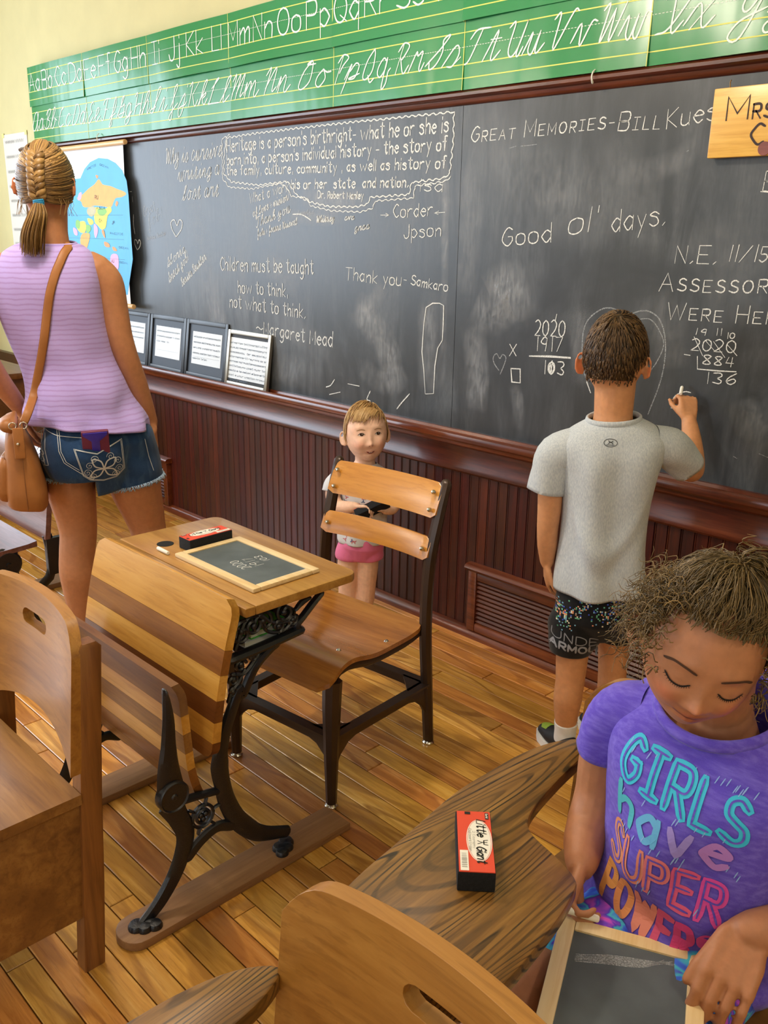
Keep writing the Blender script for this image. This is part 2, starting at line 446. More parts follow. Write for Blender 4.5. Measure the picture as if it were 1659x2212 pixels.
# ------------------------------------------------------------------ handwriting
GL = {}
def _g(table, s):
    for line in s.strip().split('\n'):
        k, rest = line.split(' ', 1); table[k] = [(p.startswith('~'), [(int(q[0], 16), int(q[1], 16) - 3) for q in p.lstrip('~').split()]) for p in rest.split(',')]
PR = {}; CU = {}
_g(PR, """A 03 3b 63,16 56
B 03 0b,~0b 4b 59 47 07,~07 47 55 43 03
C ~5a 3b 19 07 15 33 54
D 03 0b,~0b 3b 69 65 33 03
E 5b 0b 03 53,07 47
F 5b 0b 03,07 47
G ~5a 3b 19 06 14 33 55 57,57 37
H 03 0b,53 5b,07 57
I 23 2b,0b 4b,03 43
J ~4b 45 33 13 05
K 03 0b,5b 07 53
L 0b 03 43
M 03 0b 35 6b 63
N 03 0b 53 5b
O ~3b 1a 07 14 33 54 67 5a 3b
P 03 0b,~0b 4b 59 47 07
Q ~3b 1a 07 14 33 54 67 5a 3b,35 63
R 03 0b,~0b 4b 59 47 07,27 53
S ~5a 3b 1a 18 37 56 54 33 04
T 0b 6b,3b 33
U ~0b 05 23 43 65 6b
V 0b 33 6b
W 0b 23 4a 63 8b
X 0b 53,5b 03
Y 0b 37 6b,37 33
Z 0b 5b 03 53
a ~47 28 06 05 23 45,48 43
b 0b 03,~06 28 47 45 23 04
c ~47 28 06 05 23 44
d ~47 28 06 05 23 45,4b 43
e ~06 46 47 28 06 05 23 44
f ~4b 2b 29 23,08 38
g ~47 28 06 05 23 45,~48 42 20 01
h 0b 03,~06 28 47 43
i 08 03,0a 0b
j ~28 21 10 01,2a 2b
k 0b 03,48 05 43
l 0b 03
m 08 03,~06 28 37 33,~36 58 67 63
n 08 03,~06 28 47 43
o ~28 07 04 23 44 47 28
p 08 00,~07 28 46 45 23 04
q ~47 28 06 05 23 45,48 40
r 08 03,~06 28 48
s ~47 28 07 36 44 23 04
t ~2b 25 33 44,09 49
u ~08 04 23 44,48 43
v 08 23 48
w 08 23 47 63 88
x 08 43,48 03
y 08 24,48 10
z 08 48 03 43
0 ~2b 09 05 23 45 49 2b
1 13 1b
2 ~0a 2b 49 36 03,03 43
3 ~0b 3b 49 27,~27 45 33 04
4 1b 06 46,3b 33
5 4b 0b 07,~07 37 45 23 04
6 ~4b 18 05 23 45 37 05
7 0b 4b 13
8 ~4a 2b 0a 27 44 23 04 27 4a
9 ~4a 2b 08 37 4a,4a 33
. 03 14
, 14 12
- 06 36
' 0b 09
! 1b 15,13 14
+ 06 46,28 24
_ ~06 17 26 35 46
/ 03 5b
> 06 56,38 56 34
< 56 06,28 06 24""")
_g(CU, """a ~57 38 16 14 33 55 58 54 63 75
b ~03 37 5b 3b 24 43 66 57 86
c ~67 48 26 24 43 75
d ~57 38 16 14 33 56 6b 54 63 75
e ~04 46 58 38 25 33 75
f ~03 57 5b 4a 23 10 31 34 65
g ~57 38 16 14 33 55 58 52 20 12 43 75
h ~03 37 5b 3a 13,~15 48 57 53 75
i ~03 38 34 43 65,4a 4b
j ~03 48 42 20 13 54 65,5a 5b
k ~03 37 5b 3a 13,~15 57 56 35 53 75
l ~03 37 5b 3a 24 33 65
m ~04 18 13,~15 38 47 43,~45 68 77 74 83 a5
n ~04 18 13,~15 38 47 44 53 75
o ~48 26 24 43 65 57 48 67 87
p ~04 28 00,~26 48 67 54 24 75
q ~57 38 16 14 33 55 58 50 71 74 85
r ~03 28 37 58 54 63 75
s ~03 38 56 43 23,43 65
t ~03 3a 34 43 65,18 58
u ~03 28 24 43 58,~58 54 63 85
v ~04 28 43 68 88
w ~04 28 34 53 68,~68 64 83 98 b8
x ~04 28 53 75,58 23
y ~04 28 25 44 58,~58 52 20 12 75
z ~04 28 47 24 33 30 11 75
A ~69 5b 2a 05 23 55 7b,~7b 64 73 85
B 23 3b,~19 3b 6b 59 37,~37 66 54 23 04
C ~4a 5b 3a 15 33 74
D ~3b 14 23 54 78 5b 2b
E ~6a 5b 39 57,~57 25 23 43 75
F ~19 3b 8b,~5b 34 13 04,37 67
G ~03 48 6b 4a 47 78,~78 74 43 24 85
H ~0a 2b 13,~7b 63 75,~16 47 67
I ~24 6b 4b 34 13 04 45
J ~24 5b 3a 40 20 32 75
K ~0a 2b 13,~7b 37,~37 63 85
L ~18 5b 3a 14 03 33 83
M ~09 2b 13,~15 5b 43,~45 8b 74 95
N ~09 2b 13,~15 5b 54 75
O ~5b 28 14 33 65 69 5b 3a 7a
P 23 3b,~19 3b 6a 48 36
Q ~5b 28 14 33 65 69 5b,~44 62 83
R 23 3b,~19 3b 6a 47 37,~37 63 85
S ~04 48 6b 4a 57 44 23 15
T ~19 3b 8b,~5b 34 13 04
U ~0a 2b 25 43 65 7b,~7b 64 73 85
V ~0a 2b 33 7b 9b
W ~0a 2b 23 5a,~5a 63 9b
X ~0a 2b 53 75,~7b 44 13
Y ~0a 2b 26 45 6b,~6b 50 20 33 85
Z ~0a 4b 5a 26,~36 54 20 11 85""")
def glyph_w(tab, ch):
    if ch not in tab: ch2 = PR
    else: ch2 = tab
    return max(p[0] for s in ch2[ch] for p in s[1])
def text_strokes(text, tab, gap=2.2, slant=0.0, space=4.0, smallcaps=False, seed=0, jit=0.12):
    """polylines in units (8 = cap height), baseline 0"""
    r = random.Random(seed + len(text)); x = 0.0; out = []
    g = gap if tab is PR else 0.6
    word_start = True
    for ch in text:
        if ch == ' ': x += space; word_start = True; continue
        k = 1.0
        if smallcaps and ch.isupper() and not word_start: k = 0.68
        T = tab if ch in tab else PR
        dy = r.uniform(-jit, jit) * 2; sc = 1 + r.uniform(-jit, jit) * 0.6
        for sm, pts in T[ch]:
            q = [(x + (px_ * k * sc) + slant * py_ * k, py_ * k * sc + dy) for px_, py_ in pts]
            out.append(catmull(q, 5) if sm else q)
        x += glyph_w(T, ch) * k * sc + g
        word_start = False
    return out, x - g
def ribbon(mb, pl, w, fr, mi=0, wob=0.0):
    """flat stroke of width w along polyline pl (2D) in frame fr(u,v)->xyz"""
    P = [pl[0]]
    for p in pl[1:]:
        if math.hypot(p[0] - P[-1][0], p[1] - P[-1][1]) > 1e-5: P.append(p)
    if len(P) < 2: P.append((P[0][0] + w, P[0][1] + w * .3))
    L = []; R_ = []; m = len(P)
    for i in range(m):
        a = P[max(0, i - 1)]; b = P[min(m - 1, i + 1)]
        dx, dy = b[0] - a[0], b[1] - a[1]; d = math.hypot(dx, dy) or 1
        k = w / 2 * (1 + wob * math.sin(i * 2.1 + P[0][0] * 40))
        if i in (0, m - 1): 
            ex = (-dx if i == 0 else dx) / d * w * .4; ey = (-dy if i == 0 else dy) / d * w * .4; k *= .6
        else: ex = ey = 0
        L.append(fr(P[i][0] - dy / d * k + ex, P[i][1] + dx / d * k + ey)); R_.append(fr(P[i][0] + dy / d * k + ex, P[i][1] - dx / d * k + ey))
    mb.add(L + R_, [(i, i + 1, m + i + 1, m + i) for i in range(m - 1)], mi)
_lift = [0]
def wall_fr(y):
    return lambda u, v: (u, y, v)
def next_lift():
    _lift[0] += 1; return -0.0008 - 0.00004 * (_lift[0] % 20)
def chalk_line(text, p0, p1, hpx, tab=PR, width=2.6, mat=None, slant=None, smallcaps=False, gap=2.2, space=4.0, jit=0.12):
    """write text on the slate between two baseline places (measured), cap height hpx"""
    a = on_y(*p0); b = on_y(*p1); top = on_y((p0[0] + p1[0]) / 2, (p0[1] + p1[1]) / 2 - hpx); mid = on_y((p0[0] + p1[0]) / 2, (p0[1] + p1[1]) / 2)
    h = (top[2] - mid[2]) / 8.0
    st, wd = text_strokes(text, tab, gap, slant if slant is not None else (0.42 if tab is CU else 0.06), space, smallcaps, len(text) * 3, jit)
    ux, uz = b[0] - a[0], b[2] - a[2]; L = math.hypot(ux, uz); k = L / wd; ux, uz = ux / L, uz / L
    mb = MB(); yy = next_lift(); fr = wall_fr(yy)
    w = width * (on_y(mid_px(p0, p1)[0], mid_px(p0, p1)[1])[1] * 0 + pxm(p0, p1))
    for pl in st:
        q = [(a[0] + x * k * ux - y * h * uz, a[2] + x * k * uz + y * h * ux) for x, y in pl]
        ribbon(mb, q, w * (.8 if tab is CU else 1), fr, wob=.22)
    return mb.build('chalk_writing', mat or M_CHALK, BB, smooth=False, world=True, fix=False)
def mid_px(p0, p1): return ((p0[0] + p1[0]) / 2, (p0[1] + p1[1]) / 2)
def pxm(p0, p1):
    m = mid_px(p0, p1); a = on_y(m[0], m[1]); b = on_y(m[0], m[1] - 10); return (b[2] - a[2]) / 10
def chalk_path(pts, width=2.6, mat=None, smooth=True, name='chalk_drawing', wiggle=0.0, closed=False):
    q = [(on_y(*p)[0], on_y(*p)[2]) for p in pts]
    if smooth: q = catmull(q, 8, closed)
    if closed: q = list(q) + [q[0], q[1]]
    if wiggle:
        P = [q[0]]; r = random.Random(3)
        out = []
        for i in range(len(q) - 1):
            d = math.hypot(q[i + 1][0] - q[i][0], q[i + 1][1] - q[i][1]); n = max(2, int(d / 0.008))
            for k in range(n):
                t_ = k / n; nx, ny = -(q[i + 1][1] - q[i][1]) / d, (q[i + 1][0] - q[i][0]) / d; s_ = wiggle * (1 if (len(out) // 2) % 2 else -1) * r.uniform(.4, 1)
                out.append((q[i][0] + (q[i + 1][0] - q[i][0]) * t_ + nx * s_, q[i][1] + (q[i + 1][1] - q[i][1]) * t_ + ny * s_))
        q = out
    mb = MB(); ribbon(mb, q, width * pxm(pts[0], pts[-1]), wall_fr(next_lift()), wob=.22)
    return mb.build(name, mat or M_CHALK, BB, smooth=False, world=True, fix=False)

cl = chalk_line
cl('Heritage is a person\'s birthright- what he or she is', (491, 328), (968, 285), 30, width=3.2)
cl('born into, a person\'s individual history - the story of', (491, 357), (965, 324), 26, width=3.2)
cl('the family, culture, community , as well as history of', (490, 379), (963, 363), 22, width=3.0)
cl('his or her  state  and nation.', (630, 408), (882, 404), 21, width=3.2)
cl('Dr. Robert Manley', (686, 428), (785, 430), 15, width=2.6)
cl('isa', (908, 413), (955, 413), 26, width=2.2)
chalk_path([(490, 330), (489, 298), (560, 287), (740, 266), (900, 250), (981, 242), (980, 300), (975, 345), (972, 375), (955, 386), (890, 394), (884, 420), (800, 426), (795, 441), (770, 447), (710, 446), (668, 436), (640, 420), (628, 402), (622, 392), (560, 400), (500, 393), (484, 375), (485, 330), (489, 300)], 2.2, smooth=False, wiggle=0.0035)
chalk_path([(497, 291), (480, 300), (481, 385), (495, 404), (545, 408), (608, 396), (622, 408), (630, 424), (664, 428), (672, 445), (715, 455), (780, 458), (805, 450), (812, 434), (893, 428), (897, 402), (960, 392), (978, 380)], 2.0, smooth=False, wiggle=0.003)
cl('Why is cursive', (358, 356), (480, 338), 34, CU, 2.2); cl('writing a', (384, 392), (474, 377), 30, CU, 2.2); cl('lost art', (394, 432), (472, 424), 32, CU, 2.2)
cl('Great', (312, 470), (336, 455), 22, PR, 1.6, M_CHALKF, .3); cl('Job!!', (320, 494), (350, 470), 22, CU, 1.6, M_CHALKF); cl('Harris Dunlap', (318, 520), (358, 508), 10, CU, 1.5, M_CHALKF)
chalk_path([(381, 512), (372, 495), (370, 480), (377, 475), (383, 487), (388, 475), (394, 480), (392, 495), (381, 512)], 2.0)
chalk_path([(297, 540), (292, 528), (292, 518), (296, 520), (298, 526), (301, 518), (304, 524), (302, 534), (297, 540)], 2.0)
chalk_path([(289, 464), (289, 485), (292, 505)], 2.4); chalk_path([(281, 414), (285, 414)], 2.0); chalk_path([(286, 425), (287, 436)], 1.6)
cl('Gloria,', (362, 578), (402, 543), 20, CU, 1.9); cl('Great job!', (366, 612), (408, 562), 20, CU, 1.9); cl('Benita Beutler', (394, 620), (446, 560), 17, CU, 1.9)
cl('What a work', (540, 440), (624, 412), 22, PR, 2.0, None, .25); cl('of love + vision!', (546, 470), (624, 432), 18, CU, 2.0); cl('Thank you', (554, 492), (628, 458), 20, CU, 2.0); cl('John + Jeanne Knievel', (556, 512), (642, 485), 15, CU, 1.8)
chalk_path([(633, 463), (650, 463), (664, 470), (672, 476)], 2.4); cl('Sophie', (640, 466), (678, 462), 10, CU, 1.6, M_CHALKF)
cl('Whitney', (683, 481), (722, 478), 15, CU, 2.2); cl('ava', (744, 476), (765, 474), 12, CU, 2.2); cl('graa', (766, 500), (798, 494), 15, CU, 2.2)
cl('Corder', (850, 470), (934, 466), 27, width=2.4); cl('>', (822, 470), (840, 470), 16, width=2.0); cl('<', (938, 466), (960, 464), 16, width=2.0); cl('Jpson', (873, 515), (952, 510), 28, width=2.2)
cl('Children must be taught', (477, 584), (677, 592), 30, width=2.4); cl('how to think,', (515, 633), (622, 641), 28, width=2.4); cl('not what to think.', (497, 663), (660, 688), 28, width=2.4)
cl('_', (554, 716), (568, 717), 22, width=2.2); cl('Margaret Mead', (570, 723), (718, 750), 30, width=2.5)
cl('Thank you', (746, 604), (866, 618), 26, width=2.3); cl('- Samkaro', (872, 612), (966, 630), 20, width=2.3)
cl('GREAT MEMORIES', (1018, 308), (1306, 278), 34, width=2.8, smallcaps=True, slant=.1); cl('-', (1316, 274), (1326, 273), 24, width=3.0); cl('BILL', (1335, 282), (1424, 278), 40, width=2.8, smallcaps=True, slant=.1); cl('Kues', (1440, 278), (1546, 258), 42, width=2.8, slant=.1)
cl('Good', (1085, 532), (1190, 522), 40, width=2.6); cl('ol\'', (1228, 508), (1286, 498), 54, width=2.6, slant=.2); cl('days.', (1322, 503), (1436, 486), 46, width=2.6, slant=.15)
cl('N.E.', (1458, 568), (1546, 570), 38, width=2.8); cl('11/15', (1572, 565), (1655, 566), 34, width=2.8, slant=.15); cl('ASSESSOR\'', (1424, 628), (1668, 634), 38, width=3.0, smallcaps=True); cl('WERE HERE', (1440, 690), (1704, 702), 36, width=3.0, smallcaps=True)
cl('Be', (1648, 412), (1690, 412), 40, width=2.6); chalk_path([(1644, 414), (1690, 418)], 2.4)
cl('2020', (1156, 724), (1219, 727), 34, width=2.6); cl('1', (1194, 694), (1200, 694), 16, width=2.4); cl('1917', (1158, 757), (1214, 759), 30, width=2.6)
chalk_path([(1145, 769), (1190, 770), (1232, 773)], 5, smooth=False); cl('103', (1174, 807), (1217, 809), 28, width=2.6); chalk_path([(1193, 780), (1187, 795), (1191, 808), (1197, 795), (1192, 785), (1191, 803)], 3.4)
cl('X', (1101, 768), (1115, 768), 26, width=2.8); chalk_path([(1104, 796), (1124, 797), (1124, 827), (1106, 825), (1104, 796)], 3.4, smooth=False)
cl('1', (1498, 722), (1504, 722), 14, width=2.2); cl('9', (1514, 724), (1526, 724), 14, width=2.2); cl('11', (1546, 724), (1558, 724), 14, width=2.2); cl('10', (1570, 731), (1586, 731), 12, width=2.2)
cl('2020', (1493, 756), (1586, 762), 26, width=2.4); chalk_path([(1500, 728), (1518, 768)], 2.2); chalk_path([(1524, 735), (1544, 758)], 2.2); chalk_path([(1542, 738), (1566, 772)], 2.2); chalk_path([(1572, 745), (1592, 768)], 2.2)
cl('884', (1518, 786), (1583, 792), 20, width=2.4); cl('-', (1477, 772), (1489, 774), 20, width=2.4); chalk_path([(1507, 770), (1507, 797), (1550, 801), (1590, 803)], 3.0, smooth=False); cl('136', (1524, 828), (1588, 830), 24, width=2.4)
chalk_path([(919, 850), (916, 800), (912, 760), (916, 700), (921, 664), (935, 655), (950, 655), (959, 660), (958, 700), (956, 735), (946, 752), (940, 790), (937, 850), (920, 851)], 2.2, smooth=False)
chalk_path([(858, 883), (868, 870), (885, 851)], 2.6); chalk_path([(723, 820), (715, 832), (705, 836)], 2.2); chalk_path([(752, 829), (776, 834)], 2.4); chalk_path([(800, 845), (793, 862), (800, 866)], 2.2); chalk_path([(712, 852), (735, 847)], 2.2)
chalk_path([(1078, 800), (1068, 785), (1066, 772), (1073, 764), (1080, 774), (1086, 766), (1093, 772), (1090, 786), (1081, 808)], 2.2, M_CHALKF)
# big rubbed-out heart behind the boy
chalk_path([(1275, 845), (1262, 800), (1258, 740), (1268, 695), (1300, 668), (1330, 668), (1352, 690), (1372, 675), (1400, 672), (1425, 690), (1437, 730), (1436, 780), (1425, 830), (1400, 895)], 2.6, M_CHALKF)
chalk_path([(1375, 690), (1405, 690), (1425, 715), (1434, 745), (1420, 780), (1395, 815)], 2.2, M_CHALKF)
chalk_path([(1492, 848), (1480, 846), (1462, 853), (1455, 862), (1462, 868), (1478, 866)], 2.4); chalk_path([(1450, 881), (1464, 884)], 2.6); chalk_path([(1268, 826), (1276, 848)], 3.0)
for q in (((1640, 980), (1659, 988)), ((1585, 986), (1592, 990)), ((1102, 320), (1115, 316)), ((1125, 316), (1160, 312)), ((1484, 327), (1488, 325))): chalk_path(q, 2.0, M_CHALKF)

def smear(pts, half, strength):
    """rubbed-out chalk: soft cloud on the slate, densest along its middle line"""
    q = catmull([(on_y(*p)[0], on_y(*p)[2]) for p in pts], 8); m = len(q); K = 7
    vs = []; fade = []
    y = next_lift() + 0.0004
    for i in range(m):
        a = q[max(0, i - 1)]; b = q[min(m - 1, i + 1)]; d = math.hypot(b[0] - a[0], b[1] - a[1]) or 1
        nx, nz_ = -(b[1] - a[1]) / d, (b[0] - a[0]) / d; e = math.sin(PI * min(1, max(0, i / (m - 1)))) ** 0.6
        for k in range(K):
            s_ = (k / (K - 1) * 2 - 1); vs.append((q[i][0] + nx * half * s_, y, q[i][1] + nz_ * half * s_)); fade.append(strength * e * (1 - s_ * s_))
    mb = MB().add(vs, [(i * K + k, i * K + k + 1, (i + 1) * K + k + 1, (i + 1) * K + k) for i in range(m - 1) for k in range(K - 1)])
    o = mb.build('chalk_smear', M_SMEAR, BB, smooth=False, world=True, fix=False)
    at = o.data.attributes.new('fade', 'FLOAT', 'POINT'); at.data.foreach_set('value', fade)
smear([(470, 590), (460, 640), (470, 700), (478, 740)], .09, .6); smear([(560, 560), (610, 590), (650, 620)], .07, .4); smear([(600, 690), (650, 720), (740, 790)], .07, .35)
smear([(800, 640), (790, 680), (830, 740), (850, 810), (870, 850)], .07, .75); smear([(760, 700), (810, 650), (830, 610)], .04, .5); smear([(930, 620), (925, 720), (925, 850)], .06, .5)
smear([(1030, 640), (1060, 660), (1100, 630), (1120, 700)], .11, .7); smear([(1020, 700), (1030, 800), (1025, 890)], .06, .75); smear([(1110, 830), (1120, 880), (1118, 930)], .03, .5)
smear([(1240, 660), (1260, 720), (1265, 840)], .06, .5); smear([(1390, 650), (1440, 700), (1450, 800)], .07, .35); smear([(1150, 860), (1140, 900)], .03, .5)
smear([(650, 420), (720, 436), (800, 428)], .05, .7); smear([(620, 468), (690, 470), (740, 468)], .035, .6); smear([(400, 320), (440, 560), (430, 650)], .08, .25); smear([(520, 780), (600, 800), (700, 800)], .08, .3)
smear([(1000, 260), (1200, 420), (1300, 420), (1400, 330)], .15, .3); smear([(1500, 600), (1560, 560), (1640, 700)], .12, .25); smear([(1600, 860), (1620, 920), (1640, 900)], .05, .35); smear([(1005, 350), (1015, 500), (1000, 640)], .06, .4); smear([(960, 250), (962, 500), (955, 860)], .02, .5)
smear([(780, 790), (830, 830), (870, 815)], .05, .5); smear([(1320, 370), (1420, 365), (1540, 300)], .04, .3)
# ------------------------------------------------------------------ alphabet cards (two rows, pinned above the board)
def green_mat(name, h):
    t = NT(name); t.set(Roughness=0.24, Specular_IOR_Level=0.55); t.col(srgb(h))
    n = t.noise(t.coords('Object', (1, 1, .25)), 7, 2, .5); t.bump(n, 0.5, 0.012); return t.m
M_GREEN = green_mat('card_green', '#198243'); M_CARDW = plain('card_print_white', '#f2f4e8', 0.5); M_CARDY = plain('card_print_yellow', '#d9dc62', 0.5)
def card(x0, x1, z0, z1, letters, tab, label, seed):
    r = random.Random(seed); cz = (z0 + z1) / 2
    g = thing('alphabet_card', label, 'alphabet card', ((x0 + x1) / 2, -.012, z0), group='green alphabet cards above the blackboard')
    h = z1 - z0; w = x1 - x0; nx, nz = 14, 3; bow = r.uniform(.003, .008); curl = r.uniform(.002, .008)
    def sy(u, v):  # gentle paper bow, free lower edge
        return -.018 - bow * math.sin(PI * u) - curl * (1 - v) ** 2 * (0.5 + 0.5 * math.sin(u * 5 + seed)) - (.006 if z0 > 2 else 0)
    fr = lambda off: (lambda u, v: (x0 + u, sy(u / w, v / h) - off, z0 + v))
    f0 = fr(0); vs = []; 
    for th in (0, .0006):
        for i in range(nx + 1):
            for k in range(nz + 1): 
                p = f0(w * i / nx, h * k / nz); vs.append((p[0], p[1] + th, p[2]))
    N = (nx + 1) * (nz + 1); fs = []
    for i in range(nx):
        for k in range(nz):
            a = i * (nz + 1) + k; b = a + nz + 1
            fs.append((a, b, b + 1, a + 1)); fs.append((N + a, N + a + 1, N + b + 1, N + b))
    o = MB().add(vs, fs).build('card_sheet', M_GREEN, g, smooth='all', world=True, fix=False)
    rows = {'top': .83, 'base': .37, 'desc': .17}
    f1 = fr(.0008); mb = MB()
    for v in rows.values():
        ribbon(mb, [(w * i / 24, h * v) for i in range(25)], .0034, f1)
    ribbon(mb, [(w - .002, 0), (w - .002, h * .3), (w - .002, h * .7), (w - .002, h)], .003, f1)
    mb.build('ruled_line', M_CARDY, g, smooth=False, world=True, fix=False)
    mb = MB(); n = 60; dv = h * .62
    for i in range(n): ribbon(mb, [(w * (i + .1) / n, dv), (w * (i + .55) / n, dv)], .0022, f1)
    mb.build('dotted_line', M_CARDW, g, smooth=False, world=True, fix=False)
    f2 = fr(.0014); mb = MB(); capu = h * (.83 - .37) / 8
    st, wd = [], 0
    k = len(letters)
    for i, pr in enumerate(letters):
        s_, ww = text_strokes(pr, tab, 1.6, 0.45 if tab is CU else 0.0, 3, False, 1, 0.0)
        cell = w * (i + .5) / k; sx = min(capu * 1.0, w / k * .92 / ww)
        for pl in s_: ribbon(mb, [(cell + (x - ww / 2 - (1.6 if tab is CU else 0)) * sx, h * .37 + y * capu) for x, y in pl], .0062 if tab is PR else .0048, f2)
    mb.build('letters', M_CARDW, g, smooth=False, world=True, fix=False)
    return g
XS = [-5.355, -4.70, -4.06, -3.41, -2.752, -2.113, -1.442, -0.78]
P_SETS = [['Aa', 'Bb', 'Cc', 'Dd'], ['Ee', 'Ff', 'Gg', 'Hh'], ['Ii', 'Jj', 'Kk', 'Ll'], ['Mm', 'Nn', 'Oo', 'Pp'], ['Qq', 'Rr', 'Ss', 'Tt'], ['Uu', 'Vv', 'Ww', 'Xx'], ['Yy', 'Zz']]
C_SETS = [['Aa', 'Bb', 'Cc', 'Dd'], ['Ee', 'Ff', 'Gg', 'Hh'], ['Ii', 'Jj', 'Kk', 'Ll'], ['Mm', 'Nn', 'Oo'], ['Pp', 'Qq', 'Rr', 'Ss'], ['Tt', 'Uu', 'Vv', 'Ww'], ['Xx', 'Yy', 'Zz']]
for i in range(7):
    card(XS[i], XS[i + 1] + .004, 2.103, 2.306, P_SETS[i], PR, 'green card with printed letters %s to %s, upper row above blackboard' % (P_SETS[i][0], P_SETS[i][-1]), 3 + i)
    card(XS[i], XS[i + 1] + .004, 1.902, 2.106, C_SETS[i], CU, 'green card with cursive letters %s to %s, lower row above blackboard' % (C_SETS[i][0], C_SETS[i][-1]), 30 + i)

# ------------------------------------------------------------------ wooden name sign hung on the board
M_PINE = wood('pine_sign', '#c98f2e', '#e6b450', '#f3cd74', 'x', 1.0, 0.35, 3, rings=18, coat=.3, ringcol='#d6a03c')
M_BURN = plain('burnt_ink', '#2a0f0a', 0.6); M_REDWAX = wood('cedar_knot', '#5a2416', '#7c3722', '#9a4a2e', 'x', 1, .4)
sg = thing('name_sign', 'golden pine name sign with dark hand lettering hung on the blackboard', 'sign', (-.95, -.02, 1.655))
sx0, sx1, sz0, sz1 = -1.228, -.62, 1.655, 1.825
MB().box((sx0, -.030, sz0), (sx1, -.010, sz1), .004).build('board', M_PINE, sg, world=True)
def sign_text(txt, x0, x1, z, h, w=.008, sc=False):
    st, wd = text_strokes(txt, PR, 2.4, 0.0, 4, sc, 2, .05); mb = MB(); k = (x1 - x0) / wd
    for pl in st: ribbon(mb, [(x0 + x * k, z + y * h / 8) for x, y in pl], w, lambda u, v: (u, -.0308, v))
    mb.build('lettering', M_BURN, sg, smooth=False, world=True, fix=False)
sign_text('M', -1.186, -1.129, 1.747, .055, .006); sign_text('RS', -1.116, -1.066, 1.746, .034, .006); sign_text('C', -1.114, -1.080, 1.683, .049, .006)
MB().lathe([(0, 0), (.017, 0), (.017, .001), (.0165, .002), (0, .0022)], (-1.074, -.0298, 1.672), (0, -1, 0), 24).build('round_knot', M_REDWAX, sg, world=True)
MB().tube([(-1.19, -.02, 1.824), (-1.19, -.024, 1.838), (-1.186, -.028, 1.842)], .0014, 6).build('wire_hook', plain('brass_wire', '#b08a50', .35, 1.0), sg, world=True)

# hooks in the top moulding
M_WHITEH = plain('white_hook', '#e8e6df', .4)
for px, py, lab in ((212, 298, 'small white metal hook in the frame above the wall map'), (1281, 168, 'small white metal hook in the board frame above the chalk words great memories')):
    p = on_y(px, py, -.035); h = thing('ceiling_hook', lab, 'hook', (p[0], -.032, p[2])); h.name = 'picture_hook'
    MB().tube(catmull([(0, .004, .022), (0, -.006, .014), (0, -.010, 0), (.002, -.006, -.012), (.005, -.012, -.016), (.006, -.018, -.008)], 4), .0022, 6).build('hook_wire', M_WHITEH, h)

# ------------------------------------------------------------------ wall map
M_PAPER = plain('map_paper', '#e7e8ea', .55); M_OCEAN = plain('map_ocean', '#2ba3da', .45, var=.05, vs=12); M_ROD = wood('map_rod', '#c9975a', '#e0b67c', '#efd09c', 'x', 1, .45)
mp = thing('wall_map', 'paper wall map with blue oceans on wooden rods in front of the blackboard', 'map', (-4.83, -.02, 1.07))
mx0, mx1, mz0, mz1 = -5.33, -4.335, 1.078, 1.852
def mp_y(z): return -.030 - .012 * (1 - (z - mz0) / (mz1 - mz0)) - .004 * math.sin((z - mz0) * 6)
vs = []; N = 16
for th in (0, .0006):
    for i in range(N + 1):
        z = mz0 + (mz1 - mz0) * i / N; vs += [(mx0, mp_y(z) + th, z), (mx1, mp_y(z) + th, z)]
MB().add(vs, [f for i in range(N) for f in ((2 * i, 2 * i + 1, 2 * i + 3, 2 * i + 2), (2 * N + 2 + 2 * i, 2 * N + 4 + 2 * i, 2 * N + 5 + 2 * i, 2 * N + 3 + 2 * i))]).build('map_sheet', M_PAPER, mp, world=True, smooth='all', fix=False)
for z, y in ((1.863, -.034), (1.066, -.046)):
    MB().lathe([(0, 0), (.010, 0), (.0125, .002), (.0125, 1.068), (.010, 1.07), (0, 1.07)], (mx0 - .035, y, z), (1, 0, 0), 16).build('map_rod', M_ROD, mp, world=True)
def flat_poly(name, pts, mat, lift, smooth=False, n=5):
    """print on the map: filled outline lying on the sheet"""
    q = catmull(pts, n, True) if smooth else pts
    bm = bmesh.new(); vv = [bm.verts.new((p[0], 0, p[1])) for p in q]; f = bm.faces.new(vv); bmesh.ops.triangulate(bm, faces=[f])
    bmesh.ops.subdivide_edges(bm, edges=bm.edges[:], cuts=2, use_grid_fill=True)
    for v_ in bm.verts: v_.co.y = mp_y(v_.co.z) - lift
    bm.normal_update()
    me = bpy.data.meshes.new(name); bm.to_mesh(me); bm.free(); me.materials.append(mat); o = bpy.data.objects.new(name, me); link(o, mp); o.location = -Vector(mp.location); return o
def Q(px, py):
    p = on_y(px, py, -.035); return (p[0], p[2])
oc = []
ocx, ocw = -4.605, .235
bottom = mz0 + .045
pts = [(mx0 + .02, bottom), (mx1 - .024, bottom)] + [Q(*p) for p in ((290, 560), (283, 480), (277, 420), (272, 390), (262, 368), (247, 352), (230, 343), (210, 341), (192, 350), (180, 365), (172, 385))] + [(mx0 + .02, 1.69)]
flat_poly('ocean_print', pts, M_OCEAN, .0008)
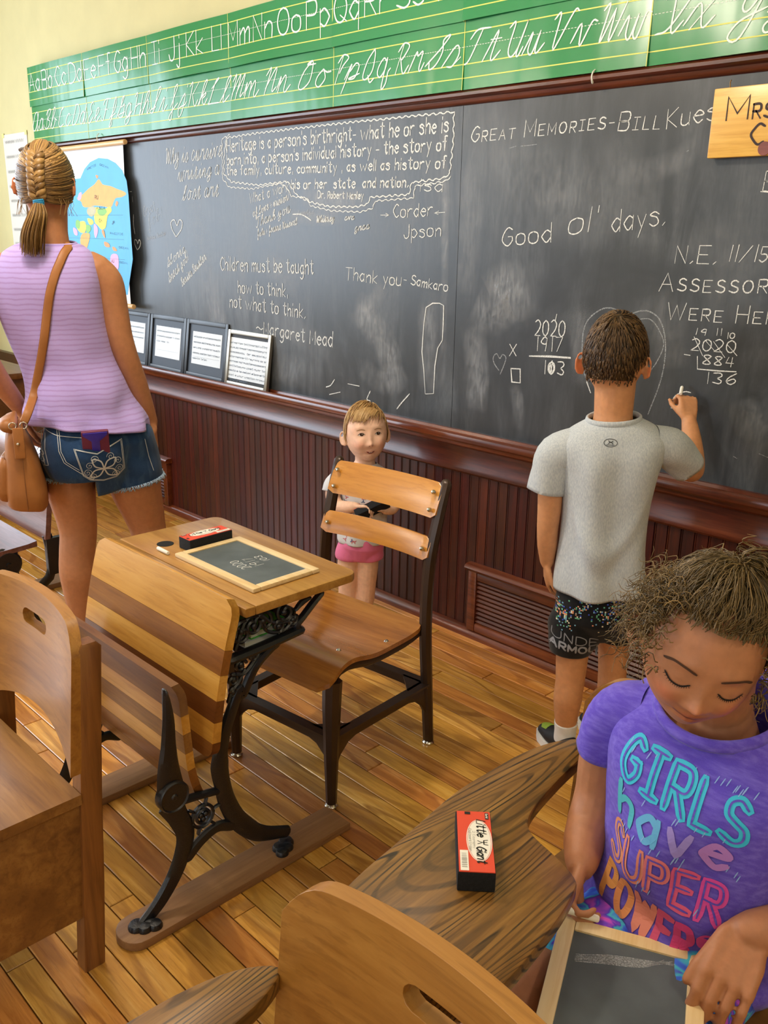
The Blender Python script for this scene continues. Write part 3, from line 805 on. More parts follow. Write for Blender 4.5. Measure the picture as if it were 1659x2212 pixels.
LAND = {'#eda63a': [[(166, 428), (178, 420), (190, 408), (203, 398), (212, 387), (220, 398), (238, 402), (252, 408), (268, 414), (272, 420), (262, 426), (250, 428), (245, 438), (240, 448), (225, 446), (205, 444), (192, 448), (180, 446), (176, 436)], [(180, 505), (196, 505), (194, 525), (188, 540), (180, 534), (176, 520)]],
        '#f0dc30': [[(206, 448), (225, 452), (238, 446), (242, 456), (234, 466), (232, 480), (230, 492), (222, 496), (214, 488), (206, 478)], [(172, 480), (184, 478), (188, 488), (186, 502), (176, 502), (168, 492)], [(190, 472), (200, 474), (204, 482), (196, 486)]],
        '#79b84c': [[(212, 452), (226, 450), (232, 458), (224, 466), (214, 463)], [(166, 476), (174, 478), (174, 494), (166, 490)], [(188, 486), (197, 488), (198, 498), (190, 504)]],
        '#e7a6cf': [[(205, 484), (212, 490), (214, 500), (210, 514), (206, 506)], [(243, 552), (250, 548), (258, 552), (260, 570), (258, 582), (248, 580), (242, 566)], [(170, 418), (176, 416), (175, 430), (168, 432)], [(160, 492), (168, 496), (170, 508), (163, 506)]],
        '#b9b38a': [[(190, 450), (204, 446), (208, 458), (200, 468), (190, 462)]],
        '#e58f3b': [[(222, 498), (227, 498), (230, 514), (225, 508)], [(246, 533), (252, 535), (256, 542), (248, 541)], [(228, 522), (238, 526), (240, 534), (230, 532)], [(252, 434), (256, 438), (253, 446), (250, 442)], [(205, 378), (211, 380), (208, 386)]]}
for i, (colr, polys) in enumerate(LAND.items()):
    m_ = plain('map_land_' + colr[1:], colr, .5, var=.08, vs=25)
    for pl in polys: flat_poly('land_print', [Q(*p) for p in pl], m_, .0012 + .0001 * i, True, 3)
M_MAPINK = plain('map_ink', '#1a2c3a', .6)
def map_text(txt, p0, p1, hpx, w=1.2):
    a, b = Q(*p0), Q(*p1); st, wd = text_strokes(txt, PR, 2.2, 0, 4, False, 1, 0); mb = MB(); L = math.hypot(b[0] - a[0], b[1] - a[1]); k = L / wd; ux, uz = (b[0] - a[0]) / L, (b[1] - a[1]) / L
    h = (Q(p0[0], p0[1] - hpx)[1] - a[1]) / 8
    for pl in st: ribbon(mb, [(a[0] + x * k * ux - y * h * uz, a[1] + x * k * uz + y * h * ux) for x, y in pl], w * .0022, lambda u, v: (u, mp_y(v) - .0020, v))
    mb.build('map_lettering', M_MAPINK, mp, world=True, smooth=False, fix=False)
map_text('RU', (205, 430), (212, 430), 8); map_text('ASIA', (209, 452), (228, 452), 5); map_text('CH', (216, 480), (222, 480), 7); map_text('JP', (244, 484), (249, 484), 6); map_text('AU', (244, 567), (250, 567), 6); map_text('ARCTIC', (186, 368), (205, 358), 4, .7); map_text('OCEAN', (213, 357), (232, 364), 4, .7); map_text('PACIFIC', (240, 506), (268, 508), 4, .7); map_text('OCEAN', (260, 536), (280, 539), 4, .7); map_text('OCEAN', (262, 568), (278, 571), 4, .7)
for z in (1.30, 1.40, 1.52):
    mb = MB(); ribbon(mb, [(mx0 + .02, z), (mx1 - .026, z)], .0014, lambda u, v: (u, mp_y(v) - .0016, v)); mb.build('map_line', M_MAPINK, mp, world=True, smooth=False, fix=False)

# paper notice on the plaster at the far left
M_NOTICE = plain('notice_paper', '#d6d4cc', .7); M_GREYINK = plain('grey_ink', '#6d6c6a', .7); M_TAPE = plain('masking_tape', '#d9d48a', .6)
nt = thing('paper_notice', 'long white paper notice taped to the cream wall beyond the woman', 'notice', (-5.72, 0.02, .95))
MB().box((-5.90, .026, .95), (-5.555, .0285, 1.992)).build('notice_sheet', M_NOTICE, nt, world=True)
for i in range(11):
    z = 1.94 - i * .085; mb = MB(); txt = ['RULES FOR TEACHERS', 'KEEP ROOM TIDY', 'BRING WATER', 'FILL THE LAMPS', 'CLEAN CHIMNEYS', 'SWEEP FLOOR'][i % 6]
    st, wd = text_strokes('M' * 6 + ' ' + 'W' * (4 + i % 4), PR, 1.2, 0, 3, False, i, .02)
    for pl in st: ribbon(mb, [(-5.87 + x * .22 / wd * 1.2, z + y * .0022) for x, y in pl], .003, lambda u, v: (u, .0253, v))
    mb.build('printed_line', M_GREYINK, nt, world=True, smooth=False, fix=False)
for x in (-5.91, -5.58): MB().box((x, .0245, 1.975), (x + .03, .0258, 2.0)).build('tape', M_TAPE, nt, world=True)

# ------------------------------------------------------------------ picture frames standing on the chalk rail
M_FRBLK = plain('frame_black', '#22262c', .35); M_MATTE = plain('mat_blue_black', '#2a3340', .5); M_SHEET = plain('quote_paper', '#dfe6ec', .5); M_INKB = plain('quote_ink', '#5b6b7c', .6); M_SILV = plain('frame_silver', '#9a9488', .3, .8)
def photo_frame(xa, xb, h, style, label, group, lean=.05, lines=5, yb=-.045):
    g = thing('framed_quotation', label, 'framed print', ((xa + xb) / 2, yb, .765), group=group)
    g.rotation_euler = (-math.atan2(lean - .012, h), 0, 0)
    w = (xb - xa) / 2; b = .022 if style == 'black' else .020; mt = M_FRBLK if style == 'black' else M_SILV; d = .016
    for nm, lo, hi in (('frame_side', (-w, 0, 0), (-w + b, d, h)), ('frame_side', (w - b, 0, 0), (w, d, h)), ('frame_side', (-w + b, 0, 0), (w - b, d, b)), ('frame_side', (-w + b, 0, h - b), (w - b, d, h))):
        MB().box(lo, hi, .0035).build(nm, mt, g)
    mat_w = .052 if style == 'black' else .012
    MB().box((-w + b - .002, .008, b - .002), (w - b + .002, .012, h - b + .002)).build('mat_board', M_MATTE if style == 'black' else plain('mat_near_black', '#1c1a18', .6), g)  # the silver style has a near-black mat board
    pa, pb, pz0, pz1 = -w + mat_w, w - mat_w, (.065 if style == 'black' else .034), h - (.055 if style == 'black' else .034)
    MB().box((pa, .0068, pz0), (pb, .0082, pz1)).build('paper', M_SHEET, g)
    r = random.Random(int(xa * 100)); n = lines
    for i in range(n):
        z = pz1 - .028 - i * (.021 if n > 6 else .026); mb = MB(); txt = ''.join(r.choice('aemnorstu ') for _ in range(24 if i < n - 1 else 10))
        st, wd = text_strokes('a' + txt.strip() + 'n', PR, 1.6, 0, 3, False, i, .02)
        for pl in st: ribbon(mb, [(pa + .01 + x * ((pb - pa - .02) if i < n - 1 else (pb - pa) * .5) / wd, z + y * .0011) for x, y in pl], .0018, lambda u, v: (u, .0064, v))
        mb.build('printed_line', M_INKB, g, smooth=False, fix=False)
    mb = MB(); ribbon(mb, [(pa + .01, pz0 + .035), (pb - .01, pz0 + .035)], .0012, lambda u, v: (u, .0064, v)); mb.build('printed_line', M_INKB, g, smooth=False, fix=False)
    MB().box((pa - .004, .0052, pz0 - .004), (pb + .004, .0057, pz1 + .004)).build('glass', M_GLASS, g)
    return g
t = NT('picture_glass'); t.set(Roughness=.05, Transmission_Weight=1.0, IOR=1.1); M_GLASS = t.m
t.b.inputs['Base Color'].default_value = (1, 1, 1, 1); t.b.inputs['Alpha'].default_value = 0.12
FG = 'framed quotations on the chalk rail'
photo_frame(-4.52, -4.205, .275, 'black', 'black framed quotation, partly behind the woman, first in the row of frames', FG, lines=4)
photo_frame(-4.198, -3.860, .275, 'black', 'black framed quotation in the middle of the row, nearest the woman\'s hand', FG, lines=3)
photo_frame(-3.856, -3.505, .275, 'black', 'black framed quotation next to the silver frame on the chalk rail', FG, lines=5)
photo_frame(-3.50, -3.175, .255, 'silver', 'silver framed quotation at the end of the row on the chalk rail', FG, lines=9, yb=-.050)

# ------------------------------------------------------------------ pendant lamps that light the room (over and behind the viewer)
M_GLOBE = NT('opal_globe'); M_GLOBE.set(Roughness=.3); M_GLOBE.b.inputs['Emission Color'].default_value = (1, .82, .6, 1); M_GLOBE.b.inputs['Emission Strength'].default_value = 6; M_GLOBE = M_GLOBE.m
M_BRASSD = plain('dark_brass', '#5a4526', .35, .9)
LAMP_W = 60
for i, (x, y, lab) in enumerate(((-2.15, -1.5, 'opal globe pendant lamp over the striped school desk'), (1.0, -1.7, 'opal globe pendant lamp over the seated girl'), (-4.9, -3.6, 'opal globe pendant lamp by the windows'), (-.8, -4.6, 'opal globe pendant lamp at the back of the room'))):
    g = thing('pendant_lamp', lab, 'lamp', (x, y, 2.75), group='opal pendant lamps')
    MB().lathe([(0, -.14), (.06, -.13), (.115, -.08), (.14, 0), (.12, .07), (.07, .12), (.05, .14), (0, .14)], (0, 0, 0), (0, 0, 1), 24).build('globe', M_GLOBE, g)
    MB().lathe([(0, .135), (.06, .135), (.055, .17), (.012, .19), (.012, .40), (.05, .42), (.06, .449), (0, .449)], (0, 0, 0), (0, 0, 1), 16).build('stem', M_BRASSD, g)
    l = bpy.data.lights.new('pendant_light', 'POINT'); l.energy = LAMP_W * (1.3, .55, 1.0, .4)[i]; l.color = (1.0, .87, .70); l.shadow_soft_size = .14
    o = bpy.data.objects.new('pendant_light', l); link(o, g); o.location = (0, 0, -.18)
# ------------------------------------------------------------------ furniture materials
M_IRON = plain('black_cast_iron', '#101319', .33, 0.0, bump=.25, vs=220, spec=.6)
M_STEEL = plain('brown_enamel_steel', '#3a281a', .34, .25, var=.12, vs=14, spec=.5)
M_CHROME = plain('bright_steel', '#c9c6bd', .22, 1.0)
M_HONEY = wood('honey_maple', '#a8691f', '#c58530', '#d89a43', 'x', .8, .28, 3, coat=.5, bump=.05)
M_SEATPLY = wood('seat_plywood', '#7d4a1a', '#a0662a', '#bf8238', 'x', .7, .25, 3, rings=9, coat=.6, bump=.04)
M_LTWOOD = wood('light_maple_board', '#b27a2a', '#cf963e', '#e0ad58', 'x', .8, .33, 5, coat=.4)
M_MIDWOOD = wood('brown_walnut_board', '#6d3f19', '#8a5624', '#a26a31', 'x', .8, .33, 5, coat=.4)
M_DKWOOD = wood('dark_walnut_board', '#4b2610', '#673a18', '#7c4a22', 'x', .8, .33, 5, coat=.4)
M_OLDOAK = wood('worn_oak_brown', '#6a4320', '#8f6330', '#ad7f44', 'x', .8, .42, 5, rings=14, coat=.2)
M_RUNNER = wood('worn_runner', '#74502f', '#8d6640', '#a37c52', 'y', .8, .55, 3, coat=.05)
M_TABLET = wood('quartered_oak_tablet', '#3f2a10', '#7d5726', '#a87c3c', 'y', 1.0, .36, 2, rings=420, coat=.3, ringcol='#2b1b0a', bump=.2)
M_CHAIRW = wood('golden_oak_chair', '#7a4c1a', '#9f6b2b', '#bb8740', 'x', .7, .38, 4, rings=7, coat=.3, ringcol='#80531f')
M_POSTW = wood('oak_post', '#5f3718', '#865527', '#a06c36', 'z', .8, .42, 4, coat=.25)
M_SLATE2 = plain('slate_tablet', '#535c61', .5, var=.3, vs=9)
M_BEECH = wood('beech_frame', '#d9b478', '#ead0a0', '#f4e0b8', 'x', .8, .45, 3, coat=.15)
M_CHALKS = plain('chalk_stick', '#f1efe6', .9)

# ------------------------------------------------------------------ steel and plywood chair
CR = math.radians(6.3)
ch = thing('school_chair', 'brown steel chair with golden plywood seat and two back slats', 'chair', (-1.734, -.914, 0), CR)
def leg_section(mb, pts, w, d):
    mb.tube(pts, [a * .72 for a in w], 8, [a * .72 for a in d], up=(1, 0, 0))
for sx in (-1, 1):
    mb = MB(); leg_section(mb, [(sx * .186, -.209, .012), (sx * .186, -.209, .15), (sx * .184, -.205, .30), (sx * .182, -.2, .366)], [.020, .027, .034, .036], [.020, .027, .034, .036]); mb.build('leg', M_STEEL, ch)
    pts = catmull([(sx * .195, .207, .012), (sx * .195, .19, .2), (sx * .195, .175, .40), (sx * .195, .185, .58), (sx * .197, .215, .70), (sx * .198, .245, .795)], 5)
    mb = MB(); n = len(pts); mb.tube(pts, [.014 + .006 * math.sin(PI * i / (n - 1)) for i in range(n)], 8, .017, up=(1, 0, 0), round_ends=True); mb.build('leg', M_STEEL, ch)
for x, y in ((-.186, -.209), (.186, -.209), (-.195, .207), (.195, .207)):
    MB().lathe([(0, 0), (.017, 0), (.018, .006), (.013, .012), (.012, .02), (0, .02)], (x, y, 0), (0, 0, 1), 14).build('glide', M_CHROME, ch)
def stretcher(a, b, z, drop=.075, th=.010):
    """sheet steel rail with arched lower edge that runs down the legs at both ends"""
    a = Vector(a); b = Vector(b); d = (b - a); L = d.length; d.normalize(); nrm = Vector((-d.y, d.x, 0))
    top = []; bot = []; N = 14
    for i in range(N + 1):
        t_ = i / N; e = abs(2 * t_ - 1); top.append((t_ * L, z + .0)); bot.append((t_ * L, z - .028 - drop * max(0, (e - .55) / .45) ** 2.2))
    poly = top + bot[::-1]
    mb = MB(); mb.prism(poly, lambda u, v, w: a + d * u + nrm * (w - th / 2) + Vector((0, 0, v)), th, b=.0018); mb.build('stretcher', M_STEEL, ch)
    mb = MB(); mb.box((0, 0, 0), (1, 1, 1)); 
    mb.v = [tuple(a + d * (p[0] * L) + nrm * ((p[1] - .5) * .03) + Vector((0, 0, z - .002 + p[2] * .007))) for p in mb.v]; mb.build('stretcher_flange', M_STEEL, ch)
stretcher((-.186, -.205, 0), (.186, -.205, 0), .205); stretcher((-.195, .19, 0), (.195, .19, 0), .205)
for sx in (-1, 1): stretcher((sx * .186, -.205, 0), (sx * .195, .19, 0), .205)
for x0, y0, dx, dy in ((-.18, -.198, 1, 1), (.18, -.198, -1, 1), (-.188, .183, 1, -1), (.188, .183, -1, -1)):
    MB().add([(x0, y0, .203), (x0 + dx * .075, y0, .203), (x0, y0 + dy * .075, .203), (x0, y0, .210), (x0 + dx * .075, y0, .210), (x0, y0 + dy * .075, .210)], [(0, 1, 2), (3, 4, 5), (0, 1, 4, 3), (1, 2, 5, 4), (2, 0, 3, 5)]).build('corner_gusset', M_STEEL, ch, smooth=False)
def seat_z(x, y): return .392 + .022 * math.exp(-((y + .15) / .07) ** 2) - .032 * max(0, (-.17 - y) / .07) ** 2 + .016 * max(0, (y - .08) / .1) ** 2 - .010 * math.exp(-((y - .02) / .09) ** 2) * (1 - (x / .2) ** 2)
def sheet(outline, zf, th, N=26):
    """thin curved panel with outline(u in -1..1 , y)->x half-width"""
    ys = [outline['y0'] + (outline['y1'] - outline['y0']) * i / N for i in range(N + 1)]; K = 16; top = []; 
    for y in ys:
        hw = outline['w'](y)
        top.append([(hw * (k / K * 2 - 1), y, zf(hw * (k / K * 2 - 1), y)) for k in range(K + 1)])
    vs = [p for r_ in top for p in r_]; n = len(vs); vs += [(p[0], p[1], p[2] - th) for p in vs]; fs = []
    for i in range(N):
        for k in range(K):
            a = i * (K + 1) + k; b = a + K + 1; fs.append((a, a + 1, b + 1, b)); fs.append((n + a, n + b, n + b + 1, n + a + 1))
    rim = [k for k in range(K + 1)] + [i * (K + 1) + K for i in range(1, N + 1)] + [N * (K + 1) + k for k in range(K - 1, -1, -1)] + [i * (K + 1) for i in range(N - 1, 0, -1)]
    for i in range(len(rim)): a, b = rim[i], rim[(i + 1) % len(rim)]; fs.append((a, n + a, n + b, b))
    return MB().add(vs, fs)
def seat_w(y):
    w = .205 - .006 * (y + .24) / .4
    for e, s_ in ((-.245, 1), (.170, -1)):
        d = (y - e) * s_
        if d < .035: w -= .035 - math.sqrt(max(0, .035 ** 2 - (.035 - d) ** 2))
    return w
sheet({'y0': -.245, 'y1': .170, 'w': seat_w}, seat_z, .013).build('seat', M_SEATPLY, ch)
for sx in (-1, 1):
    pts = [(sx * .183, -.21 + .4 * i / 12, seat_z(.18, -.21 + .4 * i / 12) - .027) for i in range(13)]
    MB().tube(pts, .008, 8, .014, up=(0, 0, 1)).build('seat_rail', M_STEEL, ch)
def slat(z0, z1, yb, xh, bow, tilt):
    N = 22; th = .010; rows = []
    for i in range(N + 1):
        u = i / N * 2 - 1; yc = yb + bow * (1 - u * u)
        e = .012 * max(0, (abs(u) - .94) / .06) ** 2
        rows.append([(xh * u, yc + tilt * 0 - th / 2, z0 + e), (xh * u, yc + tilt - th / 2, z1 - e), (xh * u, yc + tilt - th / 4, z1 - e + .002), (xh * u, yc + tilt + th / 2, z1 - e), (xh * u, yc + th / 2, z0 + e), (xh * u, yc + th / 4, z0 + e - .002)])
    return MB().rings(rows, True, True)
slat(.705, .797, .200, .200, .020, .034).build('back_slat', M_HONEY, ch); slat(.590, .652, .168, .200, .024, .016).build('back_slat', M_HONEY, ch)
for sx in (-1, 1):
    for x, y, z in ((.178, .222, .775), (.178, .205, .728), (.178, .176, .622)):
        MB().lathe([(0, .006), (.004, .005), (.0065, .001), (.0065, -.004), (0, -.004)], (sx * x, y - .008, z), (0, -1, .25), 12).build('rivet', M_CHROME, ch)
for x, y in ((.14, -.13), (.17, .03), (-.14, -.13), (-.17, .03)):
    MB().lathe([(0, .004), (.005, .003), (.007, 0), (.007, -.003), (0, -.003)], (x, y, seat_z(x, y)), (0, 0, 1), 12).build('rivet', M_CHROME, ch)

# ------------------------------------------------------------------ cast iron school desk with folded seat
DX0, DX1 = -2.045, -1.450
dk = thing('school_desk', 'old school desk with striped wood back, folded seat and black cast iron legs', 'desk', (-1.745, -1.43, 0))
for xc in (-1.468, -1.985):
    mb = MB(); pl = [(xc - .047, -1.13), (xc - .047, -1.70)] + [(xc + .047 * math.cos(a), -1.705 + .042 * math.sin(a)) for a in [PI + PI * i / 10 for i in range(1, 10)]] + [(xc + .047, -1.70), (xc + .047, -1.13)]
    mb.prism(pl, lambda u, v, w: (u, v, w), .022, b=.003); mb.build('floor_runner', M_RUNNER, dk, world=True)
XI = -1.468
def yz(px, py): p = on_x(px, py, XI); return (p[1], p[2])
def Z7(zx, zy): return yz(120 + .37372 * zx, 1450 + .37372 * zy)
def Z8(zx, zy): return yz(380 + .2170 * zx, 1230 + .2170 * zy)
def iron(mb, pts, r, th=.010, n=8, dx=0.0, k=6):
    q = catmull(pts, k) if len(pts) > 2 else pts; m = len(q)
    if hasattr(r, '__len__'): rr = [float(np.interp(i / (m - 1) * (len(r) - 1), range(len(r)), r)) for i in range(m)]
    else: rr = r
    mb.tube([(XI + dx, p[0], p[1]) for p in q], rr, n, th, up=(1, 0, 0), round_ends=True)
def spiral(mb, c, r0, turns, a0, r=.005, sgn=1):
    q = [(c[0] + r0 * (1 - .8 * i / 24) * math.cos(a0 + sgn * turns * 2 * PI * i / 24), c[1] + r0 * (1 - .8 * i / 24) * math.sin(a0 + sgn * turns * 2 * PI * i / 24)) for i in range(25)]
    mb.tube([(XI, p[0], p[1]) for p in q], r, 6, .006, up=(1, 0, 0)); mb.ball((XI, q[-1][0], q[-1][1]), (.008, r * 2.0, r * 2.0), 8, 6)
def ring(mb, c, r, w=.004):
    mb.tube([(XI, c[0] + r * math.cos(2 * PI * i / 20), c[1] + r * math.sin(2 * PI * i / 20)) for i in range(21)], w, 6, .006, up=(1, 0, 0), caps=False)
iron_parts = []
mb = MB()   # main leg: rear foot sweeping up to the book box
iron(mb, [Z7(1335, 925), Z7(1180, 935), Z7(1065, 870), Z7(995, 760), Z7(962, 640), Z7(948, 540), Z7(958, 440), Z7(995, 290), Z7(1060, 110), Z8(660, 1240), Z8(780, 975), Z8(920, 800), Z8(1000, 735)], [.016, .021, .023, .022, .021, .024, .019, .016, .014, .013, .012, .012, .010])
iron(mb, [Z8(540, 900), Z8(760, 810), Z8(980, 715), Z8(1235, 600)], .011, .014); iron(mb, [Z8(1225, 610), Z8(1205, 545), Z8(1270, 460), Z8(1360, 340), Z8(1445, 235)], [.010, .010, .008, .008, .007])
iron(mb, [Z7(480, 1490), Z7(600, 1335), Z7(690, 1170), Z7(742, 1020), Z7(748, 920), Z7(705, 835), Z7(660, 760)], [.013, .018, .021, .023, .023, .024, .030])
iron(mb, [Z7(760, 1075), Z7(840, 975), Z7(930, 900), Z7(1020, 885)], [.014, .013, .013, .016])
iron(mb, [Z7(740, 745), Z7(820, 720), Z7(930, 690)], .009)
iron_parts.append(('iron_leg_frame', mb, M_IRON))
mb = MB(); c = Z7(850, 835); ring(mb, c, .027); ring(mb, c, .016)
for a in (0.5, 2.6, 4.7): mb.ball((XI, c[0] + .007 * math.cos(a), c[1] + .007 * math.sin(a)), (.008, .007, .007), 8, 6)
for a in (0.2, 1.3, 2.4, 3.4, 4.4, 5.4):
    iron(mb, [(c[0] + .027 * math.cos(a), c[1] + .027 * math.sin(a)), (c[0] + .044 * math.cos(a), c[1] + .042 * math.sin(a))], .0035, .006, 6)
iron_parts.append(('iron_medallion', mb, M_IRON))
mb = MB()   # scrollwork of the book box and of the bracket below it
for c, r0, a0, s_ in ((Z8(660, 640), .030, 1.2, 1), (Z8(880, 520), .030, 3.6, -1), (Z8(1090, 420), .026, 2.2, 1), (Z8(760, 560), .022, .4, -1), (Z8(1010, 560), .018, 4.6, 1), (Z8(1150, 500), .016, .5, -1), (Z8(640, 960), .016, .2, 1), (Z8(760, 870), .012, 2.2, -1), (Z8(560, 1100), .014, 1.0, -1), (Z8(560, 1210), .012, 4.0, 1)): spiral(mb, c, r0, 1.15, a0, .0042, s_)
iron(mb, [Z8(590, 800), Z8(700, 500), Z8(860, 480), Z8(900, 610), Z8(1060, 610), Z8(1180, 470)], .0045, .006, 6); iron(mb, [Z8(1190, 400), Z8(1250, 330), Z8(1330, 280)], [.004, .008, .004], .007); iron(mb, [Z8(820, 440), Z8(960, 530), Z8(1100, 520)], .005, .006, 6)
iron(mb, [Z8(560, 1050), Z8(660, 1040), Z8(740, 960), Z8(820, 830)], .005, .006, 6); iron(mb, [Z8(520, 1320), Z8(560, 1200), Z8(620, 1120), Z8(680, 1000)], .004, .006, 6)
iron_parts.append(('iron_scrollwork', mb, M_IRON))
mb = MB(); c = Z7(655, 702); mb.lathe([(0, -.012), (.030, -.012), (.036, -.008), (.036, .010), (.033, .014), (.030, .011), (.008, .011), (.005, .014), (0, .014)], (XI + .012, c[0], c[1]), (1, 0, 0), 26)
iron(mb, [c, Z7(640, 560), Z7(640, 420), Z7(640, 280), Z7(630, 180), Z7(618, 105)], [.034, .026, .018, .014, .009, .004], .011, 8, .008)
iron_parts.append(('seat_arm', mb, M_IRON))
for c0, s_ in ((Z7(470, 1470), 1), (Z7(1330, 925), -1)):   # clover shaped feet screwed to the runner
    y_, z_ = c0; mb = MB()
    for dx_, dy_, r_ in ((.0, .0, .019), (.016, s_ * .010, .016), (.024, s_ * .030, .016), (.006, s_ * .024, .018)): mb.lathe([(0, .020), (r_, .020), (r_, .027), (r_ * .8, .033), (0, .035)], (XI + dx_, y_ + dy_, 0), (0, 0, 1), 16)
    iron_parts.append(('iron_foot', mb, M_IRON))
for nm, mb, mt in iron_parts:
    a = mb.build(nm, mt, dk, world=True); b = bpy.data.objects.new(nm, a.data); link(b, dk); b.location = a.location + Vector((-.517, 0, 0))
# striped back
def back_pt(s_): t_ = s_ / .353; return (-1.415 - .075 * t_ - .010 * math.sin(PI * t_), .697 - .345 * t_)
def board_strip(name, f, s0, s1, mat, x0, x1, th=.020, rnd0=0.0, rnd1=0.0, parent=None, gap=.0003, n=4):
    """one board of a panel: runs along X, follows profile f between s0 and s1"""
    K = 14; rows = []
    ss = [s0 + gap + (s1 - s0 - 2 * gap) * i / n for i in range(n + 1)]
    P = [f(s_) for s_ in ss]
    def nrm(i):
        a = P[max(0, i - 1)]; b = P[min(n, i + 1)]; d = (b[0] - a[0], b[1] - a[1]); L = math.hypot(*d); return (-d[1] / L, d[0] / L)
    ring_ = [(p[0], p[1]) for p in P] + [(P[i][0] - nrm(i)[0] * th, P[i][1] - nrm(i)[1] * th) for i in range(n, -1, -1)]
    def xs(frac_s, side):
        d = 0
        if rnd0 and frac_s < rnd0: d = rnd0 - math.sqrt(max(0, rnd0 ** 2 - (rnd0 - frac_s) ** 2))
        e = (s1 - s0) - frac_s
        if rnd1 and e < rnd1: d = max(d, rnd1 - math.sqrt(max(0, rnd1 ** 2 - (rnd1 - e) ** 2)))
        return d
    fr_ = [(s_ - s0) for s_ in ss] + [(s_ - s0) for s_ in reversed(ss)]
    rows.append([(x0 + .004 + xs(fr_[k], 0), y + (0), z) for k, (y, z) in enumerate(ring_)])
    rows[-1] = [(x, y * 1.0, z) for x, y, z in rows[-1]]
    r1 = [(x0 + xs(fr_[k], 0), y, z) for k, (y, z) in enumerate(ring_)]
    r2 = [(x1 - xs(fr_[k], 0), y, z) for k, (y, z) in enumerate(ring_)]
    MB().rings([r1, r2], True, True).build(name, mat, parent or dk, world=True)
s_ = 0
for w_, mt, r0, r1 in ((.103, M_LTWOOD, .035, 0), (.055, M_MIDWOOD, 0, 0), (.057, M_LTWOOD, 0, 0), (.050, M_DKWOOD, 0, 0), (.048, M_LTWOOD, 0, 0), (.040, M_MIDWOOD, 0, .03)):
    board_strip('back_board', back_pt, s_, s_ + w_, mt, DX0, DX1, .021, r0, r1, n=8); s_ += w_
MB().tube([(DX0 + .034, -1.4155 - .0100, .6945), (DX1 - .034, -1.4155 - .0100, .6945)], .0100, 12, .0065, up=(0, 0, 1), round_ends=True).build('back_top_edge', M_LTWOOD, dk, world=True)
# desk top: two boards with a groove and a painted ink well hole
def top_board(x0, x1, y0, y1, z, th, corners, hole=None, mat=M_CHAIRW):
    r_ = .03; pts = []
    for (cx, cy, a0, rd) in ((x1, y1, 0, corners[0]), (x0, y1, PI / 2, corners[1]), (x0, y0, PI, corners[2]), (x1, y0, 1.5 * PI, corners[3])):
        if rd: 
            ox = cx - math.copysign(r_, cx - (x0 + x1) / 2); oy = cy - math.copysign(r_, cy - (y0 + y1) / 2)
            pts += [(ox + r_ * math.cos(a0 + PI / 2 * i / 6), oy + r_ * math.sin(a0 + PI / 2 * i / 6)) for i in range(7)]
        else: pts.append((cx, cy))
    return MB().prism(pts, lambda u, v, w: (u, v, z + w), th, b=.005)
M_DTOP = wood('worn_desk_top', '#9a6a2c', '#b98a45', '#cda263', 'x', .8, .3, 2, rings=8, coat=.4, ringcol='#a5752f')
top_board(DX0 + .01, DX1 + .006, -1.385, -1.083, .662, .022, (1, 1, 0, 0), mat=M_DTOP).build('desk_top', M_DTOP, dk, world=True)
top_board(DX0 + .01, DX1 + .006, -1.4125, -1.3865, .662, .022, (0, 0, 0, 0)).build('desk_top_strip', M_DTOP, dk, world=True)
iw = on_z(357, 1175, .684)
MB().lathe([(0, -.001), (.0215, -.001), (.0215, .0008), (.0, .0008)], (iw[0], iw[1], .684), (0, 0, 1), 24).build('ink_well_dark_disc', plain('ink_hole', '#050505', .9), dk, world=True)  # flat black disc paints the dark inside of the ink well hole
MB().box((DX0 + .035, -1.40, .560), (DX1 - .03, -1.255, .566)).build('book_shelf', M_IRON, dk, world=True); MB().box((DX0 + .04, -1.245, .56), (DX1 - .04, -1.24, .62)).build('shelf_lip', M_IRON, dk, world=True)
MB().box((DX0 + .08, -1.455, .385), (DX1 - .06, -1.44, .41)).build('cross_bar', M_IRON, dk, world=True)
# folded seat
def seat_prof(s_):
    t_ = s_ / .33; return (-1.553 + .018 * t_ + .055 * max(0, t_ - .6) ** 2 * 2.2, .540 - .30 * t_ * (1 - .06 * t_))
s_ = 0
for w_, mt, r0, r1 in ((.070, M_OLDOAK, .03, 0), (.050, M_LTWOOD, 0, 0), (.055, M_OLDOAK, 0, 0), (.05, M_LTWOOD, 0, 0), (.055, M_MIDWOOD, 0, 0), (.05, M_OLDOAK, 0, .03)):
    board_strip('seat_board', seat_prof, s_, s_ + w_, mt, DX0 - .002, DX1 - .018, .019, r0, r1, n=8); s_ += w_

# things on and in the desk
def slate_tablet(name, label, w, h, loc, rot, chalk_txt=()):
    g = thing(name, label, 'slate', loc); g.rotation_euler = rot
    b = .022; th = .010
    for lo, hi, mt in (((-w / 2, -h / 2), (w / 2, -h / 2 + b), M_BEECH), ((-w / 2, h / 2 - b), (w / 2, h / 2), M_BEECH), ((-w / 2, -h / 2 + b), (-w / 2 + b, h / 2 - b), M_BEECH), ((w / 2 - b, -h / 2 + b), (w / 2, h / 2 - b), M_BEECH)):
        MB().box((lo[0], lo[1], 0), (hi[0], hi[1], th), .003).build('wood_frame', mt, g)
    MB().box((-w / 2 + b - .003, -h / 2 + b - .003, .002), (w / 2 - b + .003, h / 2 - b + .003, .007)).build('slate_sheet', M_SLATE2, g)
    return g
sl = slate_tablet('hand_slate', 'small pale framed slate lying on the striped school desk', .318, .194, (-1.662, -1.254, .6845), (0, 0, .01))
